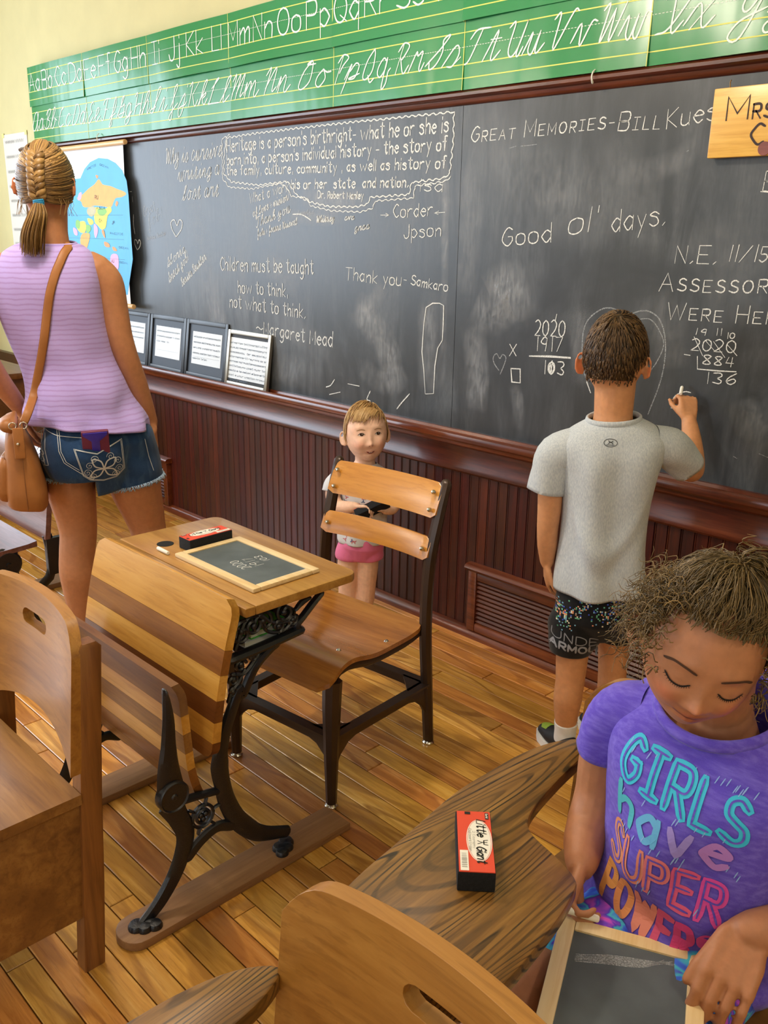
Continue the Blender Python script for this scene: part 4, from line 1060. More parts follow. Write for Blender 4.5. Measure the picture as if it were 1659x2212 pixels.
for txt, x0, x1, y, h in (('2020', .04, -.02, -.012, .022), ('1917', .045, -.015, .022, .022), ('103', .03, -.01, .05, .018)):
    st, wd = text_strokes(txt, PR, 2.2, .1, 4, False, 1, .2); mb = MB(); k = (x1 - x0) / wd
    for pl in st: ribbon(mb, [(x0 + x * k, y - yy * h / 8) for x, yy in pl], .0018, lambda u, v: (u, v, .0074))
    mb.build('chalk_writing', M_CHALK, sl, smooth=False, fix=False)
M_FELT = plain('black_felt', '#16181d', .95, var=.4, vs=300, bump=.4); M_REDL = plain('red_label', '#df4a30', .5); M_WHL = plain('white_label', '#f1efe4', .5); M_BLKINK = plain('black_ink', '#161616', .5); M_GREYL = plain('grey_label_ink', '#9c9a92', .5)
ERZ = -0.826
def eraser(label, loc, rz, group='felt chalkboard erasers'):
    g = thing('chalk_eraser', label, 'eraser', loc, rz, group); L, w, h = .129, .050, .030
    MB().box((-L / 2, -w / 2, 0), (L / 2, w / 2, h), .0025).build('felt_block', M_FELT, g)
    MB().box((-L / 2 + .001, -w / 2 + .002, h - .0005), (L / 2 - .001, w / 2 - .001, h + .0008)).build('red_label', M_REDL, g)
    z = h + .0011
    def flat(nm, pts, mt, dz=0): MB().add([(p[0], p[1], z + dz) for p in pts], [tuple(range(len(pts)))]).build(nm, mt, g, smooth=False)
    cx, cy = .000, .006
    flat('white_oval', [(cx + .044 * math.cos(2 * PI * i / 36), cy + .0175 * math.sin(2 * PI * i / 36)) for i in range(36)], M_WHL, .0002)
    mb = MB(); ribbon(mb, [(cx + .0425 * math.cos(2 * PI * i / 36), cy + .016 * math.sin(2 * PI * i / 36)) for i in range(37)], .0005, lambda u, v: (u, v, z + .0003)); mb.build('oval_line', M_REDL, g, smooth=False, fix=False)
    def tx(t_, x0, x1, y, hh, w_, mt, tab=PR, sl_=.25):
        st, wd = text_strokes(t_, tab, 1.6, sl_, 4, False, 1, .03); mb = MB(); k = (x1 - x0) / wd
        for pl in st: ribbon(mb, [(x0 + x * k, y + yy * hh / 8) for x, yy in pl], w_, lambda u, v: (u, v, z + .0005))
        mb.build('label_lettering', mt, g, smooth=False, fix=False)
    tx('Little', -.044, -.008, .004, .012, .0022, M_BLKINK); tx('Giant', .014, .046, .002, .012, .0022, M_BLKINK)
    mb = MB()
    for pl in ([(.002, .004), (.005, .010), (.008, .004)], [(.005, .010), (.005, .016)], [(0, .017), (.001, .012), (.009, .012), (.010, .017)]): ribbon(mb, pl, .0018, lambda u, v: (u, v, z + .0005))
    mb.build('fork_logo', M_BLKINK, g, smooth=False, fix=False)
    tx('2 Economy', -.018, .018, -.0025, .0035, .0005, M_GREYL, sl_=0); tx('Chalkboard Eraser', -.024, .024, -.008, .0040, .0005, M_GREYL, sl_=0)
    flat('bar_code_panel', [(.022, -.021), (.062, -.021), (.062, -.010), (.022, -.010)], M_WHL, .0002)
    mb = MB(); r = random.Random(2)
    for i in range(14): ribbon(mb, [(.028 + i * .0021, -.0185), (.028 + i * .0021, -.0125)], r.choice((.0005, .0009, .0013)), lambda u, v: (u, v, z + .0004))
    mb.build('bar_code', M_BLKINK, g, smooth=False, fix=False)
    flat('black_box_logo', [(-.060, .0165), (-.046, .0165), (-.046, .0215), (-.060, .0215)], M_BLKINK, .0002); tx('Quartet', -.058, -.048, .0175, .003, .0006, M_WHL, sl_=0)
    flat('small_logo', [(-.062, -.012), (-.056, -.012), (-.056, -.004), (-.062, -.004)], M_BLKINK, .0002)
    return g
e0 = on_z(433, 1150, .70)
eraser('black felt eraser with red label lying on the striped school desk', (-1.848, -1.243, .6845), PI / 2 + .02)
# chalk on the desk edge
a = on_z(338, 1184, .69); b = on_z(363, 1197, .69)
cs = thing('chalk_stick', 'short white chalk stick by the ink well of the striped desk', 'chalk', (a[0], a[1] + .004, .6893))
MB().lathe([(0, 0), (.0042, 0), (.0048, .001), (.0048, .049), (.004, .05), (0, .05)], (0, 0, 0), (.99, -.02, 0), 12).build('stick', M_CHALKS, cs)
# books inside the desk
M_BKG = plain('book_green', '#46c048', .5); M_BKW = plain('book_white', '#cfd6dc', .6); M_BKP = plain('book_pages', '#e4e2d6', .8)
def book(label, lo, hi, cover, rz=0):
    g = thing('exercise_book', label, 'book', ((lo[0] + hi[0]) / 2, (lo[1] + hi[1]) / 2, lo[2]), rz, 'books inside the school desk')
    w, d, h = (hi[0] - lo[0]) / 2, (hi[1] - lo[1]) / 2, hi[2] - lo[2]
    MB().box((-w, -d, 0), (w, d, .0015)).build('cover', cover, g); MB().box((-w, -d, h - .0015), (w, d, h)).build('cover', cover, g); MB().box((-w + .003, -d + .003, .0015), (w - .004, d - .003, h - .0015)).build('pages', M_BKP, g); MB().box((-w - .0015, -d, 0), (-w, d, h)).build('spine', cover, g)
book('white covered book under the green one inside the striped desk', (-1.76, -1.385, .5665), (-1.49, -1.258, .5805), M_BKW); book('green covered book inside the striped desk, seen through the scrollwork', (-1.72, -1.37, .581), (-1.495, -1.262, .598), M_BKG, .04)

# ------------------------------------------------------------------ wooden tablet-arm chairs
TAB = [(-.708, -1.237), (-.740, -1.278), (-.757, -1.348), (-.761, -1.44), (-.760, -1.519), (-.742, -1.64), (-.724, -1.76), (-.700, -1.822), (-.65, -1.838), (-.55, -1.828), (-.486, -1.808), (-.478, -1.746), (-.493, -1.63), (-.510, -1.562), (-.524, -1.540), (-.566, -1.523), (-.615, -1.509), (-.640, -1.488), (-.656, -1.446), (-.672, -1.36), (-.685, -1.275)]
TX, TY = -.705 + .225, -1.215     # girl's chair: centre of the back panel
def arm_chair(label, cx, cy, tablet=True, hole=True, top_add=0.0, tab_dx=0.0):
    """origin under the back panel; the sitter looks towards -Y"""
    g = thing('tablet_arm_chair', label, 'chair', (cx, cy, 0), group='old oak tablet arm chairs')
    w = .222
    for sx in (-1, 1):
        mb = MB(); pts = [(sx * (w - .018), -.035, 0), (sx * (w - .018), -.02, .2), (sx * (w - .018), -.008, .40), (sx * (w - .018), .004, .56), (sx * (w - .018), .016, .705)]
        rows = [[(p[0] - .017, p[1] - .022, p[2]), (p[0] + .017, p[1] - .022, p[2]), (p[0] + .019, p[1] - .018, p[2]), (p[0] + .019, p[1] + .018, p[2]), (p[0] + .017, p[1] + .022, p[2]), (p[0] - .017, p[1] + .022, p[2]), (p[0] - .019, p[1] + .018, p[2]), (p[0] - .019, p[1] - .018, p[2])] for p in pts]
        p = pts[-1]; rows.append([(p[0] + (q[0] - p[0]) * .8, p[1] + (q[1] - p[1]) * .6, p[2] + .010) for q in rows[-1]])
        mb.rings(rows); mb.build('back_post', M_POSTW, g)
        mb = MB(); mb.rings([[(sx * (w - .03) + a_, -.40 + b_, z) for a_, b_ in ((-.018, -.018), (.018, -.018), (.018, .018), (-.018, .018))] for z in (0, .395)]); mb.build('front_leg', M_POSTW, g)
        MB().box((sx * (w - .02) - .011, -.40, .125), (sx * (w - .02) + .011, -.02, .392), .002).build('side_apron', M_OLDOAK, g)
    MB().box((-w + .03, -.41, .30), (w - .03, -.39, .392), .002).build('front_apron', M_OLDOAK, g)
    sheet({'y0': -.435, 'y1': -.030, 'w': lambda y: .228 - .008 * (y + .43) - (.02 * max(0, (-.40 - y) / .035) ** 2)}, lambda x, y: .412 - .010 * math.exp(-((x / .13) ** 2 + ((y + .2) / .11) ** 2)), .022).build('seat', M_OLDOAK, g)
    # curved back panel with hand hole: grid with a slot left out
    zt = lambda x: .757 + top_add - .012 * (x / w) ** 2 - (.045 * max(0, (abs(x) / w - .72) / .28) ** 2.4); zb = lambda x: .470 + .055 * (1 - (x / w) ** 2) - .015
    hx, hz, hc = .055, .016, .690 + top_add
    NX, NZ = 44, 26; th = .022
    def ybk(x, z): return -.045 + .050 * (1 - (x / w) ** 2) * .6 + (z - .47) * .10
    us = [(-w + 2 * w * i / NX) for i in range(NX + 1)]
    keep = {}; V = []; idx = {}
    def gp(i, k):
        x = us[i]; z = zb(x) + (zt(x) - zb(x)) * k / NZ; return x, z
    def inside(x, z):
        dx = max(0, abs(x) - (hx - hz)); return dx * dx + (z - hc) ** 2 < hz * hz
    for i in range(NX + 1):
        for k in range(NZ + 1):
            x, z = gp(i, k)
            if hole and abs(x) < hx + .02 and abs(z - hc) < hz + .02:      # pull nearby points onto the slot outline
                dx = max(0, abs(x) - (hx - hz)); cxx = math.copysign(min(abs(x), hx - hz), x); d = math.hypot(x - cxx, z - hc)
                if .55 * hz < d < 1.5 * hz: x, z = cxx + (x - cxx) / d * hz, hc + (z - hc) / d * hz
            idx[i, k] = (x, z)
    cells = []
    for i in range(NX):
        for k in range(NZ):
            q = [idx[i, k], idx[i + 1, k], idx[i + 1, k + 1], idx[i, k + 1]]; cxm = sum(a[0] for a in q) / 4; czm = sum(a[1] for a in q) / 4
            if hole and inside(cxm, czm): continue
            cells.append((i, k))
    vid = {}; vs = []
    def vv(i, k, s_):
        if (i, k, s_) not in vid:
            x, z = idx[i, k]; vid[i, k, s_] = len(vs); vs.append((x, ybk(x, z) + (0 if s_ else th), z))
        return vid[i, k, s_]
    fs = []; edge = {}
    for i, k in cells:
        loop = [(i, k), (i + 1, k), (i + 1, k + 1), (i, k + 1)]
        fs.append(tuple(vv(a, b, 1) for a, b in loop)); fs.append(tuple(vv(a, b, 0) for a, b in reversed(loop)))
        for j in range(4):
            e = (loop[j], loop[(j + 1) % 4]); 
            if (e[1], e[0]) in edge: del edge[e[1], e[0]]
            else: edge[e] = 1
    for (a, b) in edge: fs.append((vv(*b, 1), vv(*a, 1), vv(*a, 0), vv(*b, 0)))
    o = MB().add(vs, fs).build('back_panel', M_CHAIRW, g)
    bv = o.modifiers.new('soft_edge', 'BEVEL'); bv.width = .0035; bv.segments = 2; bv.limit_method = 'ANGLE'; bv.angle_limit = .8
    if tablet:
        mb = MB(); pl = catmull([(p[0] - TX + tab_dx, p[1] - TY) for p in TAB], 4, True); mb.prism(pl, lambda u, v, z: (u, v, .606 + z), .024, b=.0035); mb.build('tablet_arm', M_TABLET, g)
        MB().box((-.245, -.24, .30), (-.215, -.19, .606), .004).build('arm_support', M_POSTW, g)
    return g
arm_chair('oak tablet arm chair that the girl in purple sits on', TX - .014, TY, tab_dx=.014)
arm_chair('oak tablet arm chair in the foreground, its back panel with hand hole nearest of all', -.447, -1.900, top_add=.012)
arm_chair('oak chair beside the folded seat, with upright post, hand hole and worn seat', -1.672, -1.775, tablet=False)
eraser('black felt eraser with red label lying on the oak tablet arm', (-.640, -1.612, .6305), ERZ)

# ------------------------------------------------------------------ dark desk far left behind the woman
XI2 = -3.10
bd = thing('bench_seat', 'dark reddish wooden seat with black iron legs beside the woman, cut by the picture edge', 'seat', (-3.4, -1.25, 0))
M_RUDDY = wood('ruddy_seat', '#4f2f28', '#76504a', '#96706a', 'x', .8, .28, 3, coat=.5)
def by(px, py): p = on_x(px, py, XI2); return (XI2 - .02, p[1], p[2])
pr = [(-1.165, .348), (-1.20, .342), (-1.30, .336), (-1.42, .336), (-1.50, .326), (-1.515, .318), (-1.50, .312), (-1.40, .318), (-1.30, .318), (-1.165, .326)]
MB().rings([[(x, u, v) for u, v in pr] for x in (-3.75, -3.115, -3.105)]).build('seat_plank', M_RUDDY, bd, world=True)
pr = [(-1.135, .345), (-1.120, .45), (-1.095, .58), (-1.07, .70), (-1.062, .708), (-1.05, .70), (-1.075, .58), (-1.10, .45), (-1.115, .345)]
MB().rings([[(x, u, v) for u, v in pr] for x in (-3.75, -3.10)]).build('backrest', M_RUDDY, bd, world=True)
mb = MB(); mb.tube([by(106, 1158), by(116, 1195), by(120, 1222), by(112, 1250), by(92, 1272), by(66, 1277), by(44, 1268)], .019, 10, .011, up=(1, 0, 0)); mb.build('iron_bracket', M_IRON, bd, world=True)
MB().box((-3.13, -1.13, .20), (-3.105, -1.05, .345), .004).build('iron_plate', M_IRON, bd, world=True)
mb = MB(); c = by(20, 1222); mb.lathe([(0, -.02), (.05, -.02), (.052, .01), (.045, .016), (.010, .016), (.008, .022), (0, .022)], c, (1, 0, 0), 20); mb.tube([c, (c[0], c[1] + .03, .12), (c[0], c[1] + .06, .0)], [.03, .035, .05], 10, .012, up=(1, 0, 0)); mb.build('iron_pedestal', M_IRON, bd, world=True)
MB().tube([by(40, 1200), by(10, 1195), (XI2 - .02, -1.48, .30)], .012, 8, .012).build('seat_bracket', M_IRON, bd, world=True)
MB().tube([(XI2 - .02, -1.08, .24), (XI2 - .02, -.98, .12), (XI2 - .02, -.90, 0.0)], [.014, .014, .02], 8, .010, up=(1, 0, 0)).build('iron_leg', M_IRON, bd, world=True)
MB().box((-3.55, -1.35, 0), (-3.45, -.7, .022), .003).build('floor_runner', M_RUNNER, bd, world=True)
# plain wooden desk standing by the wall behind it
td = thing('wooden_desk', 'brown panelled wooden desk in the background beyond the shoulder bag', 'desk', (-5.15, -.75, 0))
M_BKD = wood('old_brown_desk', '#4a2c14', '#6b4320', '#82552c', 'x', .8, .4, 3)
MB().box((-5.75, -1.05, .70), (-4.62, -.42, .73), .004).build('desk_top', M_BKD, td, world=True)
for x in (-5.70, -4.70): MB().box((x, -1.0, 0), (x + .04, -.47, .70), .003).build('side_panel', M_BKD, td, world=True)
MB().box((-5.66, -.52, .18), (-4.70, -.50, .70), .002).build('modesty_panel', M_BKD, td, world=True)
for x in (-5.62, -5.05):
    for z in (.50, .30): MB().box((x, -1.0, z), (x + .32, -.97, z + .18), .004).build('drawer', M_BKD, td, world=True)
# ------------------------------------------------------------------ figures: tools
def skin_mat(name, c, rough=.5):
    t = NT(name); t.set(Roughness=rough, Specular_IOR_Level=.35, Subsurface_Weight=.12, Subsurface_Scale=.02)
    t.b.inputs['Subsurface Radius'].default_value = (1.0, .35, .2)
    at = t.n('ShaderNodeAttribute', attribute_name='tint'); nz = t.noise(t.coords(), 60, 4)
    c0 = srgb(c); lo = tuple(x * .93 for x in c0[:3]) + (1,); hi = tuple(min(1, x * 1.06) for x in c0[:3]) + (1,)
    base = t.ramp(nz, [(.35, lo), (.65, hi)])
    t.col(t.mix(1.0, base, at.outputs['Color'], 'MULTIPLY')); t.bump(t.noise(t.coords(), 500, 2), .05, .001)
    return t.m
def cloth_mat(name, c, var=.08, rough=.85, weave=900, bump=.25, extra=None):
    t = NT(name); t.set(Roughness=rough, Specular_IOR_Level=.2, Sheen_Weight=.15)
    c0 = srgb(c); lo = tuple(x * (1 - var) for x in c0[:3]) + (1,); hi = tuple(min(1, x * (1 + var)) for x in c0[:3]) + (1,)
    n1 = t.noise(t.coords(), weave, 2); n2 = t.noise(t.coords(), 14, 4)
    col = t.ramp(t.mix(.35, n1, n2), [(.35, lo), (.65, hi)])
    if extra: col = extra(t, col)
    t.col(col); t.bump(t.mix(.3, n1, n2), bump, .002); return t.m
def hair_mat(name, dark, mid, light, rough=.42):
    t = NT(name); t.set(Roughness=rough, Specular_IOR_Level=.45)
    at = t.n('ShaderNodeAttribute', attribute_name='shade'); nz = t.noise(t.coords(), 70, 3)
    t.col(t.ramp(t.math('ADD', t.math('MULTIPLY', at.outputs['Fac'], .8), t.math('MULTIPLY', nz, .2)), [(.1, srgb(dark)), (.45, srgb(mid)), (.9, srgb(light))])); return t.m
def fuse(mb, voxel=.005, smooth=6):
    """one continuous surface from overlapping closed shapes"""
    me = mb.mesh('tmp', [], smooth=False); o = bpy.data.objects.new('tmp', me); COL.objects.link(o)
    r = o.modifiers.new('r', 'REMESH'); r.mode = 'VOXEL'; r.voxel_size = voxel
    s_ = o.modifiers.new('s', 'SMOOTH'); s_.factor = .5; s_.iterations = smooth
    dg = bpy.context.evaluated_depsgraph_get(); out = bpy.data.meshes.new_from_object(o.evaluated_get(dg)); bpy.data.objects.remove(o); bpy.data.meshes.remove(me)
    out.polygons.foreach_set('use_smooth', [True] * len(out.polygons)); return out
def verts_np(me):
    a = np.empty(len(me.vertices) * 3); me.vertices.foreach_get('co', a); return a.reshape(-1, 3)
def set_verts(me, a): me.vertices.foreach_set('co', a.reshape(-1)); me.update()
def tint(me, fn=None):
    v = verts_np(me); c = np.ones((len(v), 4))
    if fn is not None: c[:, :3] = fn(v)
    at = me.color_attributes.new('tint', 'FLOAT_COLOR', 'POINT'); at.data.foreach_set('color', c.reshape(-1))
def obj_from(me, name, mat, parent):
    me.name = name; me.materials.clear(); me.materials.append(mat); o = bpy.data.objects.new(name, me); link(o, parent); return o
def bvh_of(o):
    me = o.data; return BVHTree.FromPolygons([v.co for v in me.vertices], [p.vertices[:] for p in me.polygons])
class Wrap:
    """flat artwork laid on a surface: artwork (u,v) -> rays along -n from a plane"""
    def __init__(s, bvh, o, u, v, lift=.0012, far=.25):
        s.b = bvh; s.o = Vector(o); s.u = Vector(u).normalized(); s.n = s.u.cross(Vector(v)).normalized(); s.v = s.n.cross(s.u); s.lift = lift; s.far = far
    def at(s, a, b, lift=None):
        p = s.o + s.u * a + s.v * b + s.n * s.far
        h = s.b.ray_cast(p, -s.n, s.far * 2.5)
        lf = s.lift if lift is None else lift
        if h[0] is None: return p - s.n * s.far
        return h[0] + s.n * lf
    def ribbon(s, mb, pl, w, lift=None, step=.006):
        q = [pl[0]]
        for a, b in zip(pl[:-1], pl[1:]):
            d = math.hypot(b[0] - a[0], b[1] - a[1]); n = max(1, int(d / step)); q += [(a[0] + (b[0] - a[0]) * k / n, a[1] + (b[1] - a[1]) * k / n) for k in range(1, n + 1)]
        ribbon(mb, q, w, lambda a, b: s.at(a, b, lift))
    def fill(s, mb, poly, lift=None, cuts=2):
        bm = bmesh.new(); f = bm.faces.new([bm.verts.new((p[0], p[1], 0)) for p in poly]); bmesh.ops.triangulate(bm, faces=[f])
        if cuts: bmesh.ops.subdivide_edges(bm, edges=bm.edges[:], cuts=cuts, use_grid_fill=True)
        bm.verts.index_update(); mb.add([s.at(v.co.x, v.co.y, lift) for v in bm.verts], [tuple(v.index for v in f.verts) for f in bm.faces]); bm.free()
def limb(mb, pts, rad, n=18, flat=None, k=5):
    q = catmull([tuple(p) for p in pts], k); m = len(q); L = len(pts)
    ip = lambda r: [float(np.interp(i / (m - 1) * (L - 1), range(L), r)) for i in range(m)]
    mb.tube(q, ip(rad), n, ip(flat) if flat else None, round_ends=True)
def hand(mb, w, d, nrm, side, size=1.0, curls=None, thumb=(.55, .75, .35), spread=.0, tcurl=.3):
    """palm and five fingers; w wrist, d towards the fingers, nrm out of the palm, side=+1/-1 picks the thumb side"""
    w = Vector(w); d = Vector(d).normalized(); nrm = Vector(nrm); nrm = (nrm - d * nrm.dot(d)).normalized(); s_ = d.cross(nrm).normalized() * side; z = size
    curls = curls or [(.35, .5, .35)] * 4
    for k in (-1.5, -.5, .5, 1.5):
        mb.tube([w + s_ * (k * .012 * z), w + d * (.045 * z) + s_ * (k * .0175 * z), w + d * (.086 * z) + s_ * (k * .0195 * z)], [.012 * z, .0125 * z, .0095 * z], 10, [.011 * z, .0125 * z, .0105 * z], up=nrm, round_ends=True)
    mb.tube([w - d * .01 * z, w + d * (.03 * z), w + d * (.08 * z)], [.022 * z, .032 * z, .036 * z], 14, [.013 * z, .0125 * z, .010 * z], up=nrm, round_ends=True)
    for i, (k, L, r) in enumerate(((1.5, .068, .0083), (.5, .076, .0086), (-.5, .071, .0082), (-1.5, .056, .0073))):
        p = w + d * (.086 * z) + s_ * (k * .0205 * z); a = 0; dd = d + s_ * (spread * k); pts = [p - d * .012 * z]; rr = [r * z * 1.08]
        for seg, c in zip((.42, .32, .26), curls[i]):
            a += c; u = (dd * math.cos(a) + nrm * math.sin(a)).normalized(); pts += [p, p + u * (L * seg * .5 * z)]; rr += [r * z * 1.05, r * z * .95]; p = p + u * (L * seg * z)
        pts.append(p); rr.append(r * z * .82); mb.tube(pts, rr, 10, round_ends=True)
    p = w + d * (.022 * z) + s_ * (.026 * z); u = (d * thumb[0] + s_ * thumb[1] + nrm * thumb[2]).normalized(); q1 = p + u * (.036 * z)
    u2 = (u + d * tcurl + nrm * tcurl * .6).normalized(); q2 = q1 + u2 * (.030 * z); u3 = (u2 + d * tcurl * .6 - s_ * tcurl * .8 + nrm * tcurl * .4).normalized(); q3 = q2 + u3 * (.022 * z)
    mb.tube([p - u * .012 * z, p, q1, q2, q3], [.012 * z, .0135 * z, .0105 * z, .0095 * z, .0078 * z], 10, round_ends=True)
def head_shape(mb, M, a=.070, b=.088, c=.105, nose=1.0, lips=1.0, cheek=1.0, NU=120, NV=90, eye=0.0, jaw=.24, low=1.0):
    """head with face towards local -Y; M places it"""
    th = np.linspace(.02, PI - .02, NV); ph = np.linspace(0, 2 * PI, NU, endpoint=False); T, P_ = np.meshgrid(th, ph, indexing='ij')
    X = a * np.sin(T) ** .92 * np.cos(P_); Y = b * np.sin(T) ** .92 * np.sin(P_); Z = c * np.cos(T); Z = np.where(Z < 0, Z * (1 - (1 - low) * .5), Z)
    Y = np.where((Y < 0) & (Z < 0), Y * np.sin(T) ** -.37, Y); s_ = a / .070; t_ = np.clip(-Z / c, 0, 1)
    X = X * (1 - jaw * t_ ** 1.8); front = Y < 0
    Y = np.where(front, Y * (1 - .10 * t_ ** 2), Y * (1 - .42 * t_ ** 1.5)) + .006 * s_ * t_
    Y = np.where(front, -np.abs(Y) ** 1.0 * (1 - .06 * np.exp(-((X / (.045 * s_)) ** 2))), Y)
    G = lambda x, sx, z, sz: np.exp(-(x / (sx * s_)) ** 2 - (z / (sz * s_)) ** 2)
    ax = np.abs(X); z = Z
    D = -.0085 * G(ax - .031 * s_, .015, z + .004 * s_, .011) + .0035 * G(ax - .028 * s_, .02, z - .018 * s_, .008)
    D += (.0050 + .0018 * eye) * G(ax - .031 * s_, .0115, z + .003 * s_, .0075)
    D += nose * (.010 * np.exp(-(X / (.0075 * s_)) ** 2) * 1 / (1 + np.exp(-(z + .046 * low * s_) / (.003 * s_))) / (1 + np.exp((z - .004 * s_) / (.006 * s_))) * np.clip((.012 * s_ - z) / (.05 * s_), 0, 1) * 1.4 + .011 * G(X, .0105, z + .040 * low * s_, .0085) + .0055 * G(ax - .011 * s_, .0055, z + .044 * low * s_, .0055))
    D += cheek * .006 * G(ax - .036 * s_, .020, z + .040 * low * s_, .022)
    D += lips * (.0062 * G(X, .016, z + .0645 * low * s_, .0048) + .0065 * G(X, .013, z + .0765 * low * s_, .0052) - .0042 * G(X, .019, z + .0705 * low * s_, .0022)) - .002 * G(ax - .022 * s_, .005, z + .070 * low * s_, .006)
    D += .007 * G(X, .017, z + .097 * low * s_, .013)
    Y = Y - np.where(front, 1, 0) * D * s_
    rings = []
    for i in range(NV): rings.append([M @ Vector((X[i, j], Y[i, j], Z[i, j])) for j in range(NU)])
    mb.rings(rings)
def ear_shape(mb, M, sx, s_=1.0, z=-.012, a=.070, out=.6):
    """auricle on side sx"""
    c = Vector((sx * a * .985, .006 * s_, z)); u = Vector((sx * out, .7, 0)).normalized()
    pts = []
    for i in range(13):
        g = -1.2 + 4.6 * i / 12; r_ = .022 * s_ * (1 - .0 * i); pts.append(M @ (c + u * (.014 * s_ + math.cos(g) * .014 * s_) * 1.0 + Vector((0, 0, math.sin(g) * .028 * s_ * (1.05 if math.sin(g) > 0 else .85)))))
    mb.tube(pts, [.004 * s_] * 13, 8, round_ends=True)
    q = [M @ (c + u * (.004 * s_) + Vector((0, 0, .020 * s_))), M @ (c + u * (.012 * s_)), M @ (c + u * (.008 * s_) + Vector((0, 0, -.024 * s_)))]
    mb.tube(q, [.007 * s_, .011 * s_, .007 * s_], 8, [.004 * s_, .004 * s_, .005 * s_], up=(M.to_3x3() @ Vector((sx * .7, -out, 0))), round_ends=True)
def loft(rings, N=72, fold=None, hem=.004, cap_top=False, cap_bot=False, inner=.03):
    """garment tube. rings: (cx, cy, cz, rx, ry, tiltx, tilty[, power]) from hem upward; hem folded inward"""
    out = []
    def mk(r, shrink=0.0, dz=0.0):
        cx, cy, cz, rx, ry = r[:5]; tx = r[5] if len(r) > 5 else 0; ty = r[6] if len(r) > 6 else 0; pw = r[7] if len(r) > 7 else 1.0; pts = []
        for j in range(N):
            a = 2 * PI * j / N; ca, sa = math.cos(a), math.sin(a)
            x = math.copysign(abs(ca) ** pw, ca) * (rx - shrink); y = math.copysign(abs(sa) ** pw, sa) * (ry - shrink)
            z = cz + dz + tx * x + ty * y
            if fold:
                f = fold(a, z, x, y); L = math.hypot(x, y) or 1; x += x / L * f; y += y / L * f
            pts.append((cx + x, cy + y, z))
        return pts
    q = []
    R_ = [tuple(list(r) + [0, 0, 1.0][len(r) - 5:]) if len(r) < 8 else r for r in rings]
    dense = catmull(R_, 5)
    mb = MB(); rr = []
    if not cap_bot: rr += [mk(dense[0], hem * 1.5, inner), mk(dense[0], hem, .002)]
    rr += [mk(d) for d in dense]
    mb.rings(rr, cap_bot, cap_top); return mb
def strands(paths, r0, r1, shades, n=3, mbx=None):
    """hair locks: each a tapering tube; returns (MB, per-vertex shade)"""
    mb = mbx or MB(); sh = []
    for i, p in enumerate(paths):
        m = len(p); k0 = len(mb.v); w0 = r0[i] if hasattr(r0, '__len__') else r0
        mb.tube(p, [w0 + (r1 - w0) * (j / (m - 1)) ** 1.5 for j in range(m)], n, caps=False); sh += [shades[i]] * (len(mb.v) - k0)
    return mb, sh
def hair_obj(mb, sh, name, mat, parent, extra=None):
    me = mb.mesh(name, mat, 'all', fix=False); at = me.attributes.new('shade', 'FLOAT', 'POINT'); at.data.foreach_set('value', np.array(sh, dtype=float))
    o = bpy.data.objects.new(name, me); link(o, parent); return o
def person_root(name_label, loc, rz): return thing('person', name_label, 'person', loc, rz)
def shell(M, a, b, c, cut, N=64, K=36, disp=None):
    """scalp cap: part of an ellipsoid where cut(dir) is true, given thickness by closing underneath"""
    mb = MB(); vs = []; ok = []; idx = {}
    for i in range(K + 1):
        t_ = PI * i / K
        for j in range(N):
            p_ = 2 * PI * j / N; d = Vector((math.sin(t_) * math.cos(p_), math.sin(t_) * math.sin(p_), math.cos(t_))); k = 1 + (disp(d) if disp else 0)
            idx[i, j] = len(vs); vs.append(M @ Vector((a * d.x * k, b * d.y * k, c * d.z * k))); ok.append(cut(d))
    fs = []
    for i in range(K):
        for j in range(N):
            q = (idx[i, j], idx[i, (j + 1) % N], idx[i + 1, (j + 1) % N], idx[i + 1, j])
            if sum(ok[k] for k in q) >= 3: fs.append(q)
    return mb.add(vs, fs)
def euler(rx=0, ry=0, rz=0): return (Matrix.Rotation(rz, 4, 'Z') @ Matrix.Rotation(ry, 4, 'Y') @ Matrix.Rotation(rx, 4, 'X'))
def at_frame(loc, f, up, roll=0.0):
    """matrix whose local -Y looks along f"""
    f = Vector(f).normalized(); up = Vector(up); x = (-f).cross(up).normalized() * 1.0; x = up.cross(f).normalized() * -1.0
    x = f.cross(up).normalized() * -1.0; z = x.cross(-f).normalized(); M = Matrix.Identity(4)
    for i in range(3): M[i][0] = x[i]; M[i][1] = -f[i]; M[i][2] = z[i]; M[i][3] = loc[i]
    return M @ Matrix.Rotation(roll, 4, 'Y')
# ------------------------------------------------------------------ woman seen from behind

SK_W = skin_mat('tanned_skin', '#b57c56'); HW = hair_mat('dark_blonde_hair', '#2e1e0e', '#6f5029', '#c39a5c')
wm = person_root('woman in lilac sleeveless top and denim shorts seen from behind, hair braided', (-2.72, -1.22, 0), math.radians(66.08))
WH = Matrix.Translation((.036, .012, 1.575)) @ Matrix.Rotation(PI - math.radians(16), 4, 'Z') @ Matrix.Rotation(.05, 4, 'X')
mb = MB(); head_shape(mb, WH, .074, .092, .112)
for s_ in (-1, 1): ear_shape(mb, WH, s_, 1.0, -.012, .074)
limb(mb, [(.03, .0, 1.36), (.032, .0, 1.44), (.036, .008, 1.52)], [.062, .054, .056])
limb(mb, [(.10, 0, .80), (.085, 0, .95), (.05, .0, 1.10), (.03, 0, 1.24), (.03, 0, 1.34)], [.145, .12, .125, .135, .10], 24, [.095, .085, .09, .09, .06])
limb(mb, [(-.10, 0, 1.32), (.03, 0, 1.345), (.15, 0, 1.325)], [.048, .05, .048])
limb(mb, [(.150, 0, 1.335), (.186, 0, 1.29), (.200, -.005, 1.21), (.212, -.012, 1.13), (.230, -.012, 1.06), (.253, .005, .98), (.277, .022, .90), (.298, .035, .835)], [.050, .052, .046, .041, .037, .037, .031, .023], 18)
